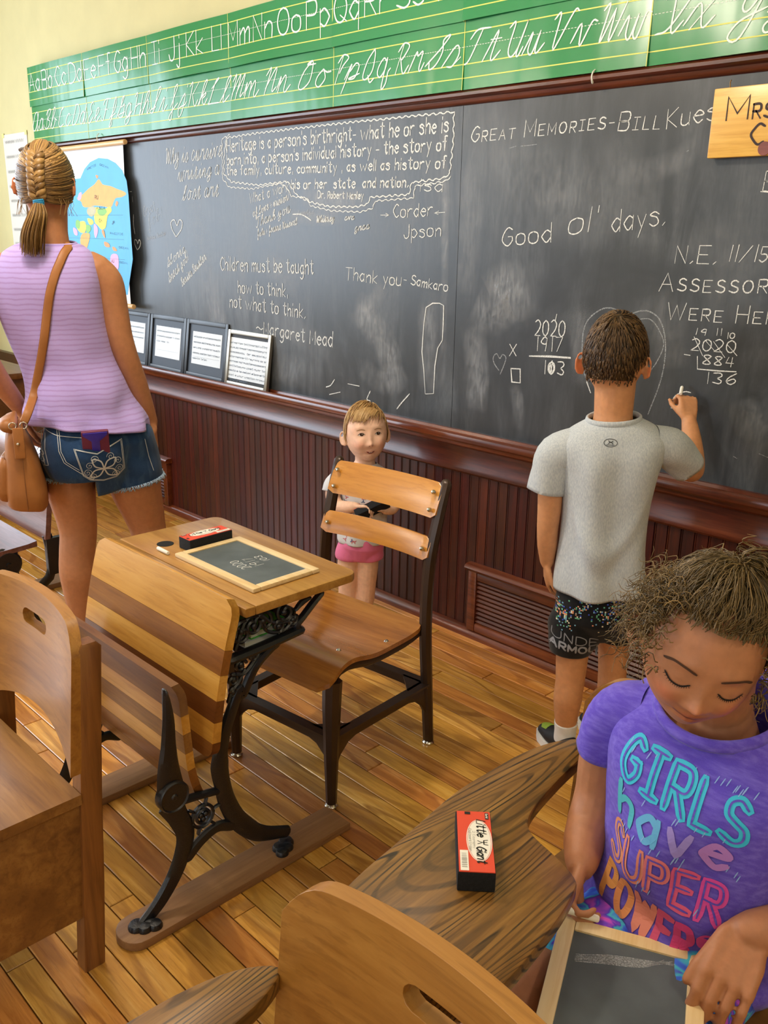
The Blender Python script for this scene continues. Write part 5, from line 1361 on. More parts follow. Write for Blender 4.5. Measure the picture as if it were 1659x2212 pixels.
hand(mb, (.300, .036, .835), (.10, .22, -.97), (-.95, .1, -.05), -1, 1.02, [(.55, .7, .4), (.6, .75, .4), (.65, .75, .4), (.7, .7, .4)], (.75, .35, .45), 0, .3)
limb(mb, [(-.09, 0, 1.335), (-.150, 0, 1.29), (-.178, -.01, 1.20), (-.190, -.015, 1.10), (-.165, .01, 1.02), (-.125, .05, .94), (-.100, .08, .89)], [.050, .052, .046, .040, .036, .030, .024])
hand(mb, (-.100, .08, .89), (.2, .3, -.93), (.9, -.1, .1), 1, 1.0)
limb(mb, [(.045, -.01, .80), (.028, 0, .70), (.028, 0, .62), (.035, .005, .54), (.036, .0, .48), (.026, -.012, .41), (.024, -.016, .35), (.028, -.008, .24), (.033, 0, .15), (.034, .005, .09), (.034, .005, .05)], [.085, .080, .076, .066, .060, .058, .061, .052, .042, .036, .034])
limb(mb, [(.185, -.01, .80), (.222, 0, .70), (.232, .01, .62), (.250, .02, .54), (.262, .025, .48), (.270, .015, .41), (.275, .01, .35), (.280, .02, .24), (.284, .03, .15), (.285, .035, .09), (.285, .035, .05)], [.095, .090, .084, .071, .062, .058, .061, .052, .042, .036, .034])
for cx, cy in ((.034, .0), (.285, .03)): limb(mb, [(cx, cy - .03, .04), (cx, cy + .05, .035), (cx + .005, cy + .15, .022)], [.030, .038, .032], 14, [.028, .028, .016])
me = fuse(mb, .0052, 5); tint(me, lambda v: np.where((np.hypot(v[:, 0] - .036, v[:, 1]) > .085)[:, None] * (v[:, 2] > 1.45)[:, None], np.array([[1.05, .82, .74]]), 1.0)); obj_from(me, 'body', SK_W, wm)
# shoes
M_SHOE = plain('dark_red_shoe', '#5a1a1c', .5)
for cx, cy in ((.034, 0), (.285, .03)):
    mb = MB(); limb(mb, [(cx, cy - .055, .028), (cx, cy + .03, .030), (cx + .004, cy + .12, .024), (cx + .008, cy + .19, .018)], [.034, .042, .044, .030], 16, [.024, .026, .020, .014]); me = fuse(mb, .006, 3); v = verts_np(me); v[:, 2] = np.maximum(v[:, 2], 0.001); set_verts(me, v); obj_from(me, 'shoe', M_SHOE, wm)
# top
def stripes(t, col):
    v = t.coords('Object'); w = t.n('ShaderNodeTexWave', wave_type='BANDS', bands_direction='Z'); w.inputs['Scale'].default_value = 21; w.inputs['Distortion'].default_value = 2.2; w.inputs['Detail'].default_value = 3; t.l(v, w.inputs['Vector'])
    return t.mix(t.math('MULTIPLY', t.ramp(w.outputs[0], [(.62, (0, 0, 0, 1)), (.95, (1, 1, 1, 1))]), .45), col, srgb('#9a78c0'))
M_LILAC = cloth_mat('lilac_knit', '#bda9ec', .05, .8, 900, .15, stripes)
def wfold(a, z, x, y):
    back = max(0, -math.sin(a)); low = max(0, min(1, (1.12 - z) / .2))
    f = .010 * low * math.sin((z * 34 - x * 16) + 1.2 * math.sin(x * 18)) * (.4 + back) + .007 * low * math.sin(x * 42 + z * 12) * back
    f += .004 * math.sin(z * 20 + x * 30) * back * max(0, min(1, (z - .95) / .1)) * max(0, min(1, (1.3 - z) / .1))
    hemw = max(0, (.90 - z) / .05); f += .007 * hemw * math.sin(a * 9 + .6)
    return f
rg = [(.094, -.010, .853, .190, .158, -.11, 0), (.092, -.008, .885, .186, .152, -.10, 0), (.082, 0, .945, .166, .130, -.05, 0), (.055, 0, 1.04, .146, .112, 0, 0), (.030, 0, 1.14, .150, .112), (.018, 0, 1.22, .156, .116, 0, 0, .9), (.016, 0, 1.285, .154, .116, 0, 0, .82), (.018, 0, 1.335, .146, .104, 0, 0, .8), (.022, 0, 1.376, .130, .086, 0, 0, .85), (.028, .0, 1.400, .100, .070, 0, .05), (.032, .0, 1.408, .074, .060, 0, .1)]
shirt = loft(rg, 110, wfold, .003).build('sleeveless_top', M_LILAC, wm, smooth='all')
mb = MB(); mb.tube([(.032 + .0745 * math.cos(2 * PI * i / 36), .060 * math.sin(2 * PI * i / 36), 1.408 + .1 * .06 * math.sin(2 * PI * i / 36)) for i in range(37)], .0035, 6, caps=False); mb.build('neck_band', M_LILAC, wm, smooth='all')
bs = bvh_of(shirt)
# armhole band
# denim shorts
def denimx(t, col):
    n = t.noise(t.coords('Object', (1, 1, .35)), 22, 4, .6, .5); return t.mix(t.ramp(n, [(.5, (0, 0, 0, 1)), (.72, (.6, .6, .6, 1))]), col, srgb('#50708f'))
M_DENIM = cloth_mat('blue_denim', '#223f66', .25, .85, 700, .4, denimx); M_THREAD = plain('white_thread', '#cfd5da', .8); M_FRAY = plain('frayed_denim', '#9db4cd', .9)
mb = MB()
limb(mb, [(.100, -.004, .835), (.105, -.012, .815), (.112, -.018, .78), (.120, -.015, .735)], [.160, .172, .182, .174], 30, [.112, .126, .142, .125])
limb(mb, [(.048, -.01, .80), (.026, -.004, .735), (.022, 0, .695)], [.095, .088, .086], 24); limb(mb, [(.195, -.01, .80), (.218, 0, .72), (.224, .005, .660)], [.105, .099, .098], 24)
me = fuse(mb, .006, 5); v = verts_np(me)
k = v[:, 2]; hemz = np.where(v[:, 0] < .105, .692, .652 + .05 * np.clip((v[:, 0] - .22) / .1, -1, 1) * .35); v[:, 2] = np.maximum(v[:, 2], hemz); v[:, 1] += .003 * np.sin(v[:, 2] * 60 + v[:, 0] * 25); set_verts(me, v)
sh_o = obj_from(me, 'denim_shorts', M_DENIM, wm); bsh = bvh_of(sh_o)
mb = MB(); r = random.Random(4)
for cx, cy, rr, hz in ((.022, 0, .087, .690), (.224, .005, .099, .652)):
    for i in range(210):
        a = 2 * PI * i / 210 + r.uniform(-.02, .02); z = hz + (.05 * max(-1, min(1, (cx + rr * math.cos(a) - .22) / .1)) * .35 if cx > .1 else 0) + .004
        p = Vector((cx + rr * math.cos(a), cy + rr * math.sin(a), z)); mb.tube([p, p + Vector((math.cos(a) * .004 + r.uniform(-.004, .004), math.sin(a) * .004, -.005)), p + Vector((math.cos(a) * .003 + r.uniform(-.008, .008), math.sin(a) * .003, r.uniform(-.016, -.008)))], .0017, 3)
o = mb.build('frayed_hem', M_FRAY, sh_o, smooth='all', fix=False); o['kind'] = 'stuff'
WB = Wrap(bsh, (0, -.05, 0), (1, 0, 0), (0, 0, 1), .0016, .3)
PK = [(.043, .808), (.110, .790), (.188, .824), (.192, .725), (.166, .699), (.125, .694), (.084, .702), (.064, .72)]
mb = MB(); WB.fill(mb, PK, .0022, 3); mb.build('back_pocket', M_DENIM, sh_o, smooth='all', fix=False)
mb = MB()
for ins in (.0, .006):
    q = [(p[0] + (.118 - p[0]) * ins * 8, p[1] + (.75 - p[1]) * ins * 8) for p in PK] ; WB.ribbon(mb, q + [q[0]], .0016, .004)
cx, cz = .128, .738     # embroidered flower
for a in (.75, 2.3, 3.75, 5.6):
    tip = (cx + .050 * math.cos(a), cz + .046 * math.sin(a)); nx, nz = -math.sin(a) * .012, math.cos(a) * .012; m_ = (cx + .027 * math.cos(a), cz + .025 * math.sin(a))
    WB.ribbon(mb, catmull([(cx, cz), (m_[0] + nx, m_[1] + nz), tip, (m_[0] - nx, m_[1] - nz), (cx, cz)], 5), .0044, .0045)
for sx, sz, s_ in ((.100, .772, 1), (.150, .776, -1), (.085, .752, 1), (.172, .758, -1), (.078, .728, 1), (.176, .732, -1), (.165, .712, -1), (.092, .712, 1)):
    WB.ribbon(mb, [(sx + s_ * .013 * (1 - i / 20) * math.cos(i * .55), sz + .013 * (1 - i / 20) * math.sin(i * .55)) for i in range(19)], .0016, .004)
for q in ([(.0, .865), (.0, .80), (.012, .765), (.05, .735), (.095, .70)], [(.006, .865), (.006, .80), (.018, .768), (.054, .740)], [(-.07, .865), (0, .845), (.07, .838)], [(-.035, .845), (-.040, .800), (-.034, .752), (-.048, .748)], [(-.045, .845), (-.050, .80), (-.044, .752)], [(.262, .81), (.272, .75), (.285, .70)]): WB.ribbon(mb, q, .0018, .004)
WB.ribbon(mb, [(-.066, .845), (-.055, .842), (-.035, .852)], .0018, .004)
for s_ in (.785, .765): WB.ribbon(mb, [(-.052 - .012 * (1 - i / 14) * math.cos(i * .6), s_ + .012 * (1 - i / 14) * math.sin(i * .6)) for i in range(13)], .0016, .004)
mb.build('stitching', M_THREAD, sh_o, smooth=False, fix=False)
WB2 = Wrap(bs, (0, -.05, 0), (1, 0, 0), (0, 0, 1), .003, .3)
# hair: scalp, swept locks, braid and tail
def wcut(d): return d.y > -.38 + .25 * d.z or d.z > .62
def wcut2(d): return (d.z > -.50 + .30 * max(0, -d.y)) and wcut(d) and not (abs(d.x) > .82 and d.y < .30 and d.z < .1)
scalp = shell(WH, .078, .097, .117, wcut2); sh = [.18] * len(scalp.v)
r = random.Random(9); paths = []; shades = []; rad = []
HC = WH.translation
def surf(az, el, k=1.0):   # az 0 = back of head, + = her right side as seen; el radians
    d = Vector((-math.sin(az) * math.cos(el), math.cos(az) * math.cos(el), math.sin(el))); dz = -.0; return WH @ Vector((.079 * d.x * k, .098 * d.y * k, .118 * d.z * k + 0))
for side in (-1, 1):
    for i in range(190):
        u = r.random(); el0 = 1.35 - 1.75 * u + r.uniform(-.06, .06); az0 = side * (1.95 - .35 * u + r.uniform(-.1, .1) - .55 * max(0, u - .7))
        el1 = .62 - 1.05 * u + r.uniform(-.05, .05); az1 = side * r.uniform(.03, .14); p = []
        for k in range(9):
            t_ = k / 8; p.append(surf(az0 + (az1 - az0) * t_, el0 + (el1 - el0) * (t_ ** 1.15) - .10 * math.sin(PI * t_) * u, 1.012 + .02 * math.sin(PI * t_) * r.uniform(.4, 1)))
        paths.append(p); shades.append(min(1, max(.02, r.gauss(.42, .22) + (.18 if u < .35 else 0)))); rad.append(r.uniform(.0018, .0042))
for i in range(70):   # crown swept back
    az0 = r.uniform(-1.2, 1.2); p = [surf(az0 * (1 - t_) ** .7 * (1), 1.52 - .92 * t_ ** 1.2, 1.02) for t_ in [k / 7 for k in range(8)]]; paths.append(p); shades.append(min(1, r.gauss(.6, .2))); rad.append(r.uniform(.002, .004))
mb, s2 = strands(paths, rad, .0012, shades, 4, scalp); sh += s2
# braid lobes
BR = [surf(.0, .62 - 1.06 * i / 8, 1.04) for i in range(9)]
for i in range(8):
    for side in (-1, 1):
        c = BR[i] + (BR[i + 1] - BR[i]) * (.25 if side < 0 else .75); rt = (WH.to_3x3() @ Vector((-1, 0, 0))); dn = (BR[min(8, i + 1)] - BR[i]).normalized(); outw = rt.cross(dn).normalized() * -1
        if (c + outw * .01 - HC).length < (c - HC).length: outw = -outw
        a0 = c + rt * side * .020 - dn * .016 - outw * .002; b0 = c + rt * side * .009 + outw * .007; c0 = c - rt * side * .010 + dn * .014 + outw * .004; k0 = len(mb.v)
        mb.tube(catmull([a0, b0, c0], 5), [.006, .009, .0112, .0122, .0122, .0118, .011, .0098, .008, .006, .004], 10, [.004, .006, .008, .009, .009, .009, .008, .007, .006, .004, .003], up=outw, round_ends=True); s_ = r.uniform(.45, .75); sh += [s_] * (len(mb.v) - k0)
        for q in range(6):
            e = (q - 2.5) * .0032; k0 = len(mb.v); pp = catmull([a0 + dn * e + outw * .0045, b0 + dn * e + outw * (.0085 - abs(q - 2.5) * .0012), c0 + dn * e * .6 + outw * .0055], 4); mb.tube(pp, .0013, 3, caps=False); sh += [min(1, max(.1, s_ + r.uniform(-.35, .3)))] * (len(mb.v) - k0)
tie = BR[8] + Vector((0, -.012, -.006)); paths = []; shades = []
for i in range(260):
    a = r.uniform(0, 2 * PI); q = math.sqrt(r.random()); e = Vector((-.030 + .034 * q * math.cos(a), -.012 + .022 * q * math.sin(a), -.125 - r.uniform(0, .028))); s0 = Vector((.011 * q * math.cos(a), .010 * q * math.sin(a), 0))
    m1 = s0 * 2.4 + Vector((-.006, -.020, -.035)); m2 = Vector((-.022 + .034 * q * math.cos(a), -.024 + .024 * q * math.sin(a), -.085)); paths.append(catmull([tie + s0 + Vector((0, 0, .012)), tie + s0, tie + m1, tie + m2, tie + e], 4)); shades.append(min(1, max(.05, r.gauss(.55, .2))))
mb, s2 = strands(paths, .0022, .0006, shades, 3, mb); sh += s2
for i in range(20):   # loose wisps at nape and temple
    az = r.choice((-1, 1)) * r.uniform(.7, 1.5); p0 = surf(az, -.35, 1.01); paths2 = [p0, p0 + Vector((r.uniform(-.01, .01), -.008, -.02)), p0 + Vector((r.uniform(-.016, .016), -.004, -.05))]; k0 = len(mb.v); mb.tube(paths2, .0006, 3, caps=False); sh += [.6] * (len(mb.v) - k0)
hair_obj(mb, sh, 'hair', HW, wm)
mb = MB()
for i in range(4): mb.tube([tie + Vector((.0135 * math.cos(2 * PI * k / 16), .0125 * math.sin(2 * PI * k / 16), .004 - i * .0042 + .002 * math.cos(2 * PI * k / 16))) for k in range(17)], .0028, 6, caps=False)
mb.build('hair_elastic', plain('blue_elastic', '#1f86b8', .6), wm, smooth='all')
# phone in the pocket
M_CASEB = plain('phone_case_blue', '#3a2fb0', .4); M_CASEM = plain('phone_case_maroon', '#6d2a4a', .55)
ph = thing('mobile_phone', 'phone in blue and maroon case sticking out of the denim pocket', 'phone'); _pp = WB.at(.111, .795, 0); ph.location = wm.matrix_basis @ Vector((.111, _pp.y + .034, .742)); ph.rotation_euler = (.42, -.03, wm.rotation_euler[2])
MB().box((-.040, -.006, 0), (.040, .006, .135), .004).build('case', M_CASEM, ph)
MB().prism([(-.036, .132), (.036, .132), (.036, .122), (.012, .100), (.012, .06), (-.012, .06), (-.012, .100), (-.036, .122)], lambda u, v, w: (u, -.0055 - w, v), .0025, b=.0006).build('case_panel', M_CASEB, ph)
# shoulder bag
M_LEATH = plain('tan_leather', '#a56a36', .5, var=.1, vs=18, bump=.15); M_STITCH = plain('leather_stitch', '#7a4a22', .6)
bg = thing('shoulder_bag', 'tan leather shoulder bag hanging at the woman\'s hip', 'bag'); bg.location = wm.matrix_basis @ Vector((-.115, -.085, .625)); bg.rotation_euler = (0, 0, wm.rotation_euler[2])
def bring(z, w, d, x=0, y=0, n=28): return [(x + w * math.copysign(abs(math.cos(2 * PI * j / n)) ** .55, math.cos(2 * PI * j / n)), y + d * math.copysign(abs(math.sin(2 * PI * j / n)) ** .55, math.sin(2 * PI * j / n)), z + .006 * math.sin(2 * PI * j / n * 2)) for j in range(n)]
MB().rings([bring(.0, .052, .095, .012), bring(.012, .060, .105, .012), bring(.06, .060, .106, .010), bring(.14, .048, .098, .006), bring(.20, .036, .092, .0), bring(.235, .026, .088, -.004), bring(.25, .016, .084, -.006)]).build('bag_body', M_LEATH, bg, smooth='all')
MB().rings([bring(.245, .022, .088, -.022), bring(.262, .030, .090, -.024), bring(.275, .020, .084, -.016), bring(.278, .006, .07, -.01)]).build('bag_top_flap', M_LEATH, bg, smooth='all')
MB().rings([bring(.03, .020, .070, -.050), bring(.06, .026, .075, -.052), bring(.13, .022, .072, -.046), bring(.16, .010, .066, -.040)]).build('front_pocket', M_LEATH, bg, smooth='all')
MB().box((-.008, -.112, .17), (.022, -.098, .262), .003).build('strap_tab', M_LEATH, bg)
mb = MB(); mb.tube([(.012, -.1075, .004 + .02 * i) for i in range(10)], .0009, 4); mb.build('seam', M_STITCH, bg)
BZ = bg.location.z
for x in (-.006, .024): 
    mb = MB(); mb.tube([(x + .010 * math.cos(2 * PI * i / 14), -.104, .268 + .010 * math.sin(2 * PI * i / 14)) for i in range(15)], .002, 6, caps=False); mb.build('metal_ring', M_CHROME, bg, smooth='all')
MB().ball((.004, -.113, .215), .005, 10, 6).build('rivet', M_CHROME, bg)
def strapp(x, z):  # strap lies on the woman's back
    p = WB2.at(x, z, .004); return p
pts = [WB2.at(.074 + .006, 1.395, .004), WB2.at(.066, 1.378, .004), WB2.at(.052, 1.352, .004), WB2.at(.036, 1.32, .004), WB2.at(.018, 1.27, .004), WB2.at(.004, 1.21, .005), WB2.at(-.010, 1.14, .006), WB2.at(-.024, 1.08, .008), WB2.at(-.040, 1.02, .012), WB2.at(-.056, .965, .016), Vector((-.074, -.165, .93)), Vector((-.090, -.180, .90))]
off = Vector((-.115, -.085, .625)); q = [Vector(p) - off for p in catmull([tuple(p) for p in pts], 5)]
q = [Vector((.086, .02, 1.405)) - off, Vector((.085, -.03, 1.408)) - off] + q
mb = MB(); mb.tube(q, .0125, 8, .0022, up=(0, -1, .15)); mb.build('strap', M_LEATH, bg, smooth='all')

# ------------------------------------------------------------------ boy writing on the board
SK_B = skin_mat('boy_skin', '#cf9468'); HB = hair_mat('brown_hair', '#2a1c0f', '#59422a', '#8a6a42')
by_ = person_root('boy in grey T-shirt and black shorts writing on the blackboard, seen from behind', (-1.24, -.45, 0), math.radians(32.1))
BH = Matrix.Translation((.040, .015, 1.163)) @ Matrix.Rotation(PI - math.radians(12), 4, 'Z') @ Matrix.Rotation(.06, 4, 'X')
mb = MB(); head_shape(mb, BH, .075, .092, .107)
for s_ in (-1, 1): ear_shape(mb, BH, s_, .98, -.026, .075, .75)
limb(mb, [(.048, 0, .96), (.047, 0, 1.02), (.045, .004, 1.10)], [.056, .049, .052])
limb(mb, [(.05, 0, .52), (.05, 0, .66), (.05, 0, .80), (.05, 0, .90), (.05, 0, .93)], [.085, .09, .10, .10, .07], 24, [.065, .07, .075, .065, .045])
limb(mb, [(-.05, 0, .925), (.05, 0, .94), (.15, 0, .93)], [.036, .04, .036])
limb(mb, [(-.05, 0, .935), (-.085, -.004, .89), (-.095, -.006, .82), (-.096, -.004, .75), (-.097, .0, .69), (-.095, .010, .64), (-.092, .020, .590)], [.042, .041, .035, .032, .029, .027, .020], 16)
hand(mb, (-.092, .020, .590), (.05, .22, -.97), (.95, .2, .1), 1, .74, [(.4, .5, .3), (.45, .55, .3), (.5, .6, .3), (.55, .6, .3)], (.8, .45, .2))
limb(mb, [(.150, 0, .945), (.198, .03, .925), (.240, .08, .885), (.268, .13, .852), (.276, .185, .868), (.270, .245, .915), (.262, .285, .958)], [.042, .041, .036, .032, .030, .027, .021], 16)
hand(mb, (.262, .285, .958), (-.12, .42, .9), (-.35, .9, -.2), 1, .74, [(.9, 1.1, .7), (.95, 1.2, .8), (1.0, 1.25, .8), (1.0, 1.2, .8)], (.8, .5, .45), 0, .35)
limb(mb, [(.0, 0, .50), (-.002, 0, .40), (-.003, .0, .32), (-.003, -.006, .25), (-.005, -.012, .20), (-.005, -.006, .14), (-.004, 0, .09), (-.004, 0, .06)], [.056, .050, .045, .041, .041, .034, .027, .026])
limb(mb, [(.10, .02, .50), (.108, .06, .40), (.112, .09, .32), (.114, .09, .25), (.116, .085, .20), (.116, .09, .14), (.116, .10, .09), (.116, .10, .06)], [.056, .050, .045, .041, .041, .034, .027, .026])
for cx, cy in ((-.004, 0), (.116, .10)): limb(mb, [(cx, cy - .02, .035), (cx - .02, cy + .05, .03), (cx - .05, cy + .11, .02)], [.022, .026, .024], 12, [.022, .02, .013])
me = fuse(mb, .0042, 5)
def btint(v):
    c = np.ones((len(v), 3)); ear = (np.abs(v[:, 0] - .040) > .080) & (v[:, 2] > 1.06); c[ear] = (1.12, .80, .72); return c
tint(me, btint); obj_from(me, 'body', SK_B, by_)
# T-shirt
def heather(t, col):
    n = t.noise(t.coords('Object', (1, 1, .3)), 380, 2); return t.mix(t.ramp(n, [(.35, (0, 0, 0, 1)), (.65, (.5, .5, .5, 1))]), col, srgb('#dfe2e0'))
M_GREYT = cloth_mat('heather_grey', '#b0b9c2', .05, .9, 900, .2, heather)
def bfold(a, z, x, y):
    back = max(0, -math.sin(a)); low = max(0, min(1, (.86 - z) / .25))
    f = .016 * low * back * math.exp(-((z - .62 - .35 * (x) ** 2 / .02 - .04) / .03) ** 2) - .006 * low * back * math.exp(-((z - .60 - .3 * x * x / .02) / .025) ** 2)
    f += .011 * back * math.sin(x * 48 + .8 + 3 * z) * max(0, min(1, (.97 - z) / .1)) + .004 * math.sin(a * 5 + z * 9) * low
    return f
rg = [(.054, 0, .535, .121, .098, .03, .02), (.053, 0, .57, .121, .097, .02, .02), (.050, 0, .66, .113, .092), (.049, 0, .76, .112, .090), (.049, 0, .85, .122, .092, 0, 0, .9), (.050, 0, .905, .134, .090, .03, 0, .85), (.051, 0, .945, .138, .080, .05, 0, .85), (.050, 0, .980, .112, .068, .08, .04), (.049, .0, 1.005, .066, .055, .08, .12)]
ts = loft(rg, 110, bfold, .003).build('t_shirt', M_GREYT, by_, smooth='all')
bts = bvh_of(ts)
def sleeve(pts, rad, parent, mat, fl=None, N=40, fold=.003, seed=0, name='sleeve'):
    """tube garment with open turned end; pts from hem to shoulder"""
    q = catmull([tuple(p) for p in pts], 5); L = len(pts); m = len(q); ip = [float(np.interp(i / (m - 1) * (L - 1), range(L), rad)) for i in range(m)]
    t0 = (Vector(q[1]) - Vector(q[0])).normalized(); path = [Vector(q[0]) + t0 * .03, Vector(q[0]) + t0 * .001] + [Vector(p) for p in q]; rr = [ip[0] - .006, ip[0] - .004] + ip
    mb = MB(); mb.tube(path, rr, N, None, up=(.3, 1, .2), caps=False)
    vs = np.array(mb.v); c = np.repeat(np.array([tuple(p) for p in path]), N, 0); d = vs - c; n = np.linalg.norm(d, axis=1, keepdims=True); ang = np.tile(np.arange(N) / N * 2 * PI, len(path)); s_ = np.repeat(np.linspace(0, 1, len(path)), N)
    vs = vs + d / n * (fold * np.sin(ang * 4 + s_ * 7 + seed) * (1 - s_))[:, None]; mb.v = [tuple(p) for p in vs]
    return mb.build(name, mat, parent, smooth='all', fix=False)
sleeve([(-.108, -.006, .800), (-.100, -.004, .85), (-.084, 0, .90), (-.02, 0, .928)], [.050, .052, .057, .056], by_, M_GREYT)
sleeve([(.246, .085, .880), (.218, .05, .912), (.19, .02, .937), (.145, 0, .95)], [.049, .050, .052, .046], by_, M_GREYT, seed=2)
mb = MB(); mb.tube([(.049 + .0665 * math.cos(2 * PI * i / 36), .0555 * math.sin(2 * PI * i / 36), 1.006 + .08 * .066 * math.cos(2 * PI * i / 36) + .12 * .055 * math.sin(2 * PI * i / 36)) for i in range(37)], .0045, 8, .008, up=(0, 0, 1), caps=False); mb.build('collar', M_GREYT, by_, smooth='all')
# brand mark between the shoulders: oval with crossed arcs
WL = Wrap(bts, (.046, -.06, .958), (1, 0, 0), (0, 0, 1), .001, .2); mb = MB()
WL.ribbon(mb, [(.0165 * math.cos(2 * PI * i / 32), .0095 * math.sin(2 * PI * i / 32)) for i in range(33)], .0013, .0012, .003)
WL.ribbon(mb, catmull([(-.0055, .0050), (-.0025, .0022), (.0025, .0022), (.0055, .0050)], 4), .0017, .0012, .002); WL.ribbon(mb, catmull([(-.0055, -.0028), (-.0025, .0008), (.0025, .0008), (.0055, -.0028)], 4), .0017, .0012, .002)
WL.ribbon(mb, [(-.0105, -.0052), (.0105, -.0052)], .0013, .0012, .003); mb.build('shirt_logo', M_BLKINK, by_, smooth=False, fix=False)
# shorts
M_BLKSH = cloth_mat('black_jersey', '#0f1116', .2, .75, 800, .2)
mb = MB(); limb(mb, [(.05, .0, .545), (.052, 0, .52), (.052, .01, .47)], [.104, .110, .116], 26, [.070, .082, .094]); limb(mb, [(.02, 0, .50), (-.002, 0, .43), (-.006, 0, .375)], [.075, .072, .071], 22); limb(mb, [(.085, .03, .50), (.108, .06, .43), (.114, .075, .395)], [.075, .070, .069], 22)
me = fuse(mb, .005, 5); v = verts_np(me); v[:, 2] = np.maximum(v[:, 2], np.where(v[:, 0] < .06, .343, .362)); v[:, 0] += .003 * np.sin(v[:, 2] * 70 + v[:, 1] * 30); set_verts(me, v); bo = obj_from(me, 'shorts', M_BLKSH, by_); bbs = bvh_of(bo)
WS = Wrap(bbs, (0, -.05, 0), (1, 0, 0), (0, 0, 1), .0012, .25); r = random.Random(5)
cols = {c: MB() for c in ('#e79a72', '#7fb7d8', '#e6e0c8', '#6fbf9a', '#3c57c8')}; ks = list(cols)
for i in range(330):
    x = r.uniform(-.060, .168); zc = (.470 if x < .06 else .492) + .018 * math.sin(x * 70) + .02 * math.sin(x * 23 + 1); z = zc + abs(r.gauss(0, .018)) * r.choice((-1, 1, 1)); s_ = .0042
    x = round(x / s_) * s_; z = round(z / s_) * s_; WS.fill(cols[r.choice(ks)], [(x, z), (x + s_ * .9, z), (x + s_ * .9, z + s_ * .9), (x, z + s_ * .9)], .0014, 0)
for c, mb in cols.items():
    o = mb.build('pixel_print', plain('print_' + c[1:], c, .7), bo, smooth=False, fix=False); o['kind'] = 'stuff'
M_LOGO1 = plain('logo_outline', '#8b8e96', .6); M_LOGO2 = plain('logo_grey', '#9497a0', .6)
def on_shorts(txt, x0, x1, z0, z1, h, w, mt, bold=False):
    st, wd = text_strokes(txt, PR, 2.2, .0, 4, False, 1, 0); mb = MB(); k = (x1 - x0) / wd
    for pl in st: WS.ribbon(mb, [(x0 + x * k, z0 + (z1 - z0) * x / wd + y * h / 8) for x, y in pl], w, .0016, .003)
    mb.build('shorts_lettering', mt, bo, smooth=False, fix=False)
on_shorts('UNDE', -.064, .062, .405, .384, .024, .0028, M_LOGO1); on_shorts('ARMOU', -.068, .062, .378, .360, .020, .0055, M_LOGO2)
# socks and shoes
M_SOCK = cloth_mat('white_sock', '#e6e7ea', .03, .9, 500, .4); M_SHG = plain('shoe_green', '#8fae3c', .6); M_SHB = plain('shoe_black', '#15161a', .6); M_SOLE = plain('shoe_sole', '#e9e9e6', .5)
for cx, cy in ((-.004, 0), (.116, .10)):
    sleeve([(cx, cy - .002, .118), (cx, cy, .09), (cx, cy + .002, .05)], [.033, .031, .032], by_, M_SOCK, name='sock', fold=.001)
    d = Vector((-.52, .86, 0)); c0 = Vector((cx, cy, 0)); n_ = Vector((.86, .52, 0))
    sole = [(c0 + d * u + n_ * (s * w)) for s in (1, -1) for u, w in (((-.062, .012), (-.05, .03), (0, .033), (.06, .036), (.10, .034), (.128, .022), (.135, .008)) if s > 0 else ((.135, .008), (.128, .022), (.10, .034), (.06, .036), (0, .033), (-.05, .03), (-.062, .012)))]
    MB().rings([[(p.x, p.y, z) for p in sole] for z in (0, .004, .020, .024)]).build('shoe_sole', M_SOLE, by_)
    mb = MB(); limb(mb, [c0 - d * .045 + Vector((0, 0, .045)), c0 + Vector((0, 0, .048)), c0 + d * .06 + Vector((0, 0, .038)), c0 + d * .115 + Vector((0, 0, .028))], [.028, .033, .035, .026], 16, [.036, .036, .026, .018]); me = fuse(mb, .005, 3); v = verts_np(me); v[:, 2] = np.maximum(v[:, 2], .022); set_verts(me, v); so = obj_from(me, 'shoe_upper', M_SHB, by_)
    Wt = Wrap(bvh_of(so), c0 + Vector((0, 0, .03)), d, (0, 0, 1), .001, .12)
    mb = MB(); WtT = Wrap(bvh_of(so), c0, (1, 0, 0), (0, 1, 0), .0012, .15)
    WtT.fill(mb, [((d * u + n_ * w).x, (d * u + n_ * w).y) for u, w in ((.07, -.024), (.10, -.022), (.122, -.008), (.122, .008), (.10, .022), (.07, .024), (.078, 0))], .0015, 2); mb.build('toe_cap', M_SHG, so, smooth=False, fix=False)
    mb = MB(); WtL = Wrap(bvh_of(so), c0, -d, (0, 0, 1), .0012, .15)
    WtL = Wrap(bvh_of(so), c0, d, (0, 0, 1), .0012, .12); WtL.fill(mb, [(-.03, .03), (.05, .03), (.02, .055), (-.02, .06)], .0015, 2); mb.build('side_panel', M_SHG, so, smooth=False, fix=False)
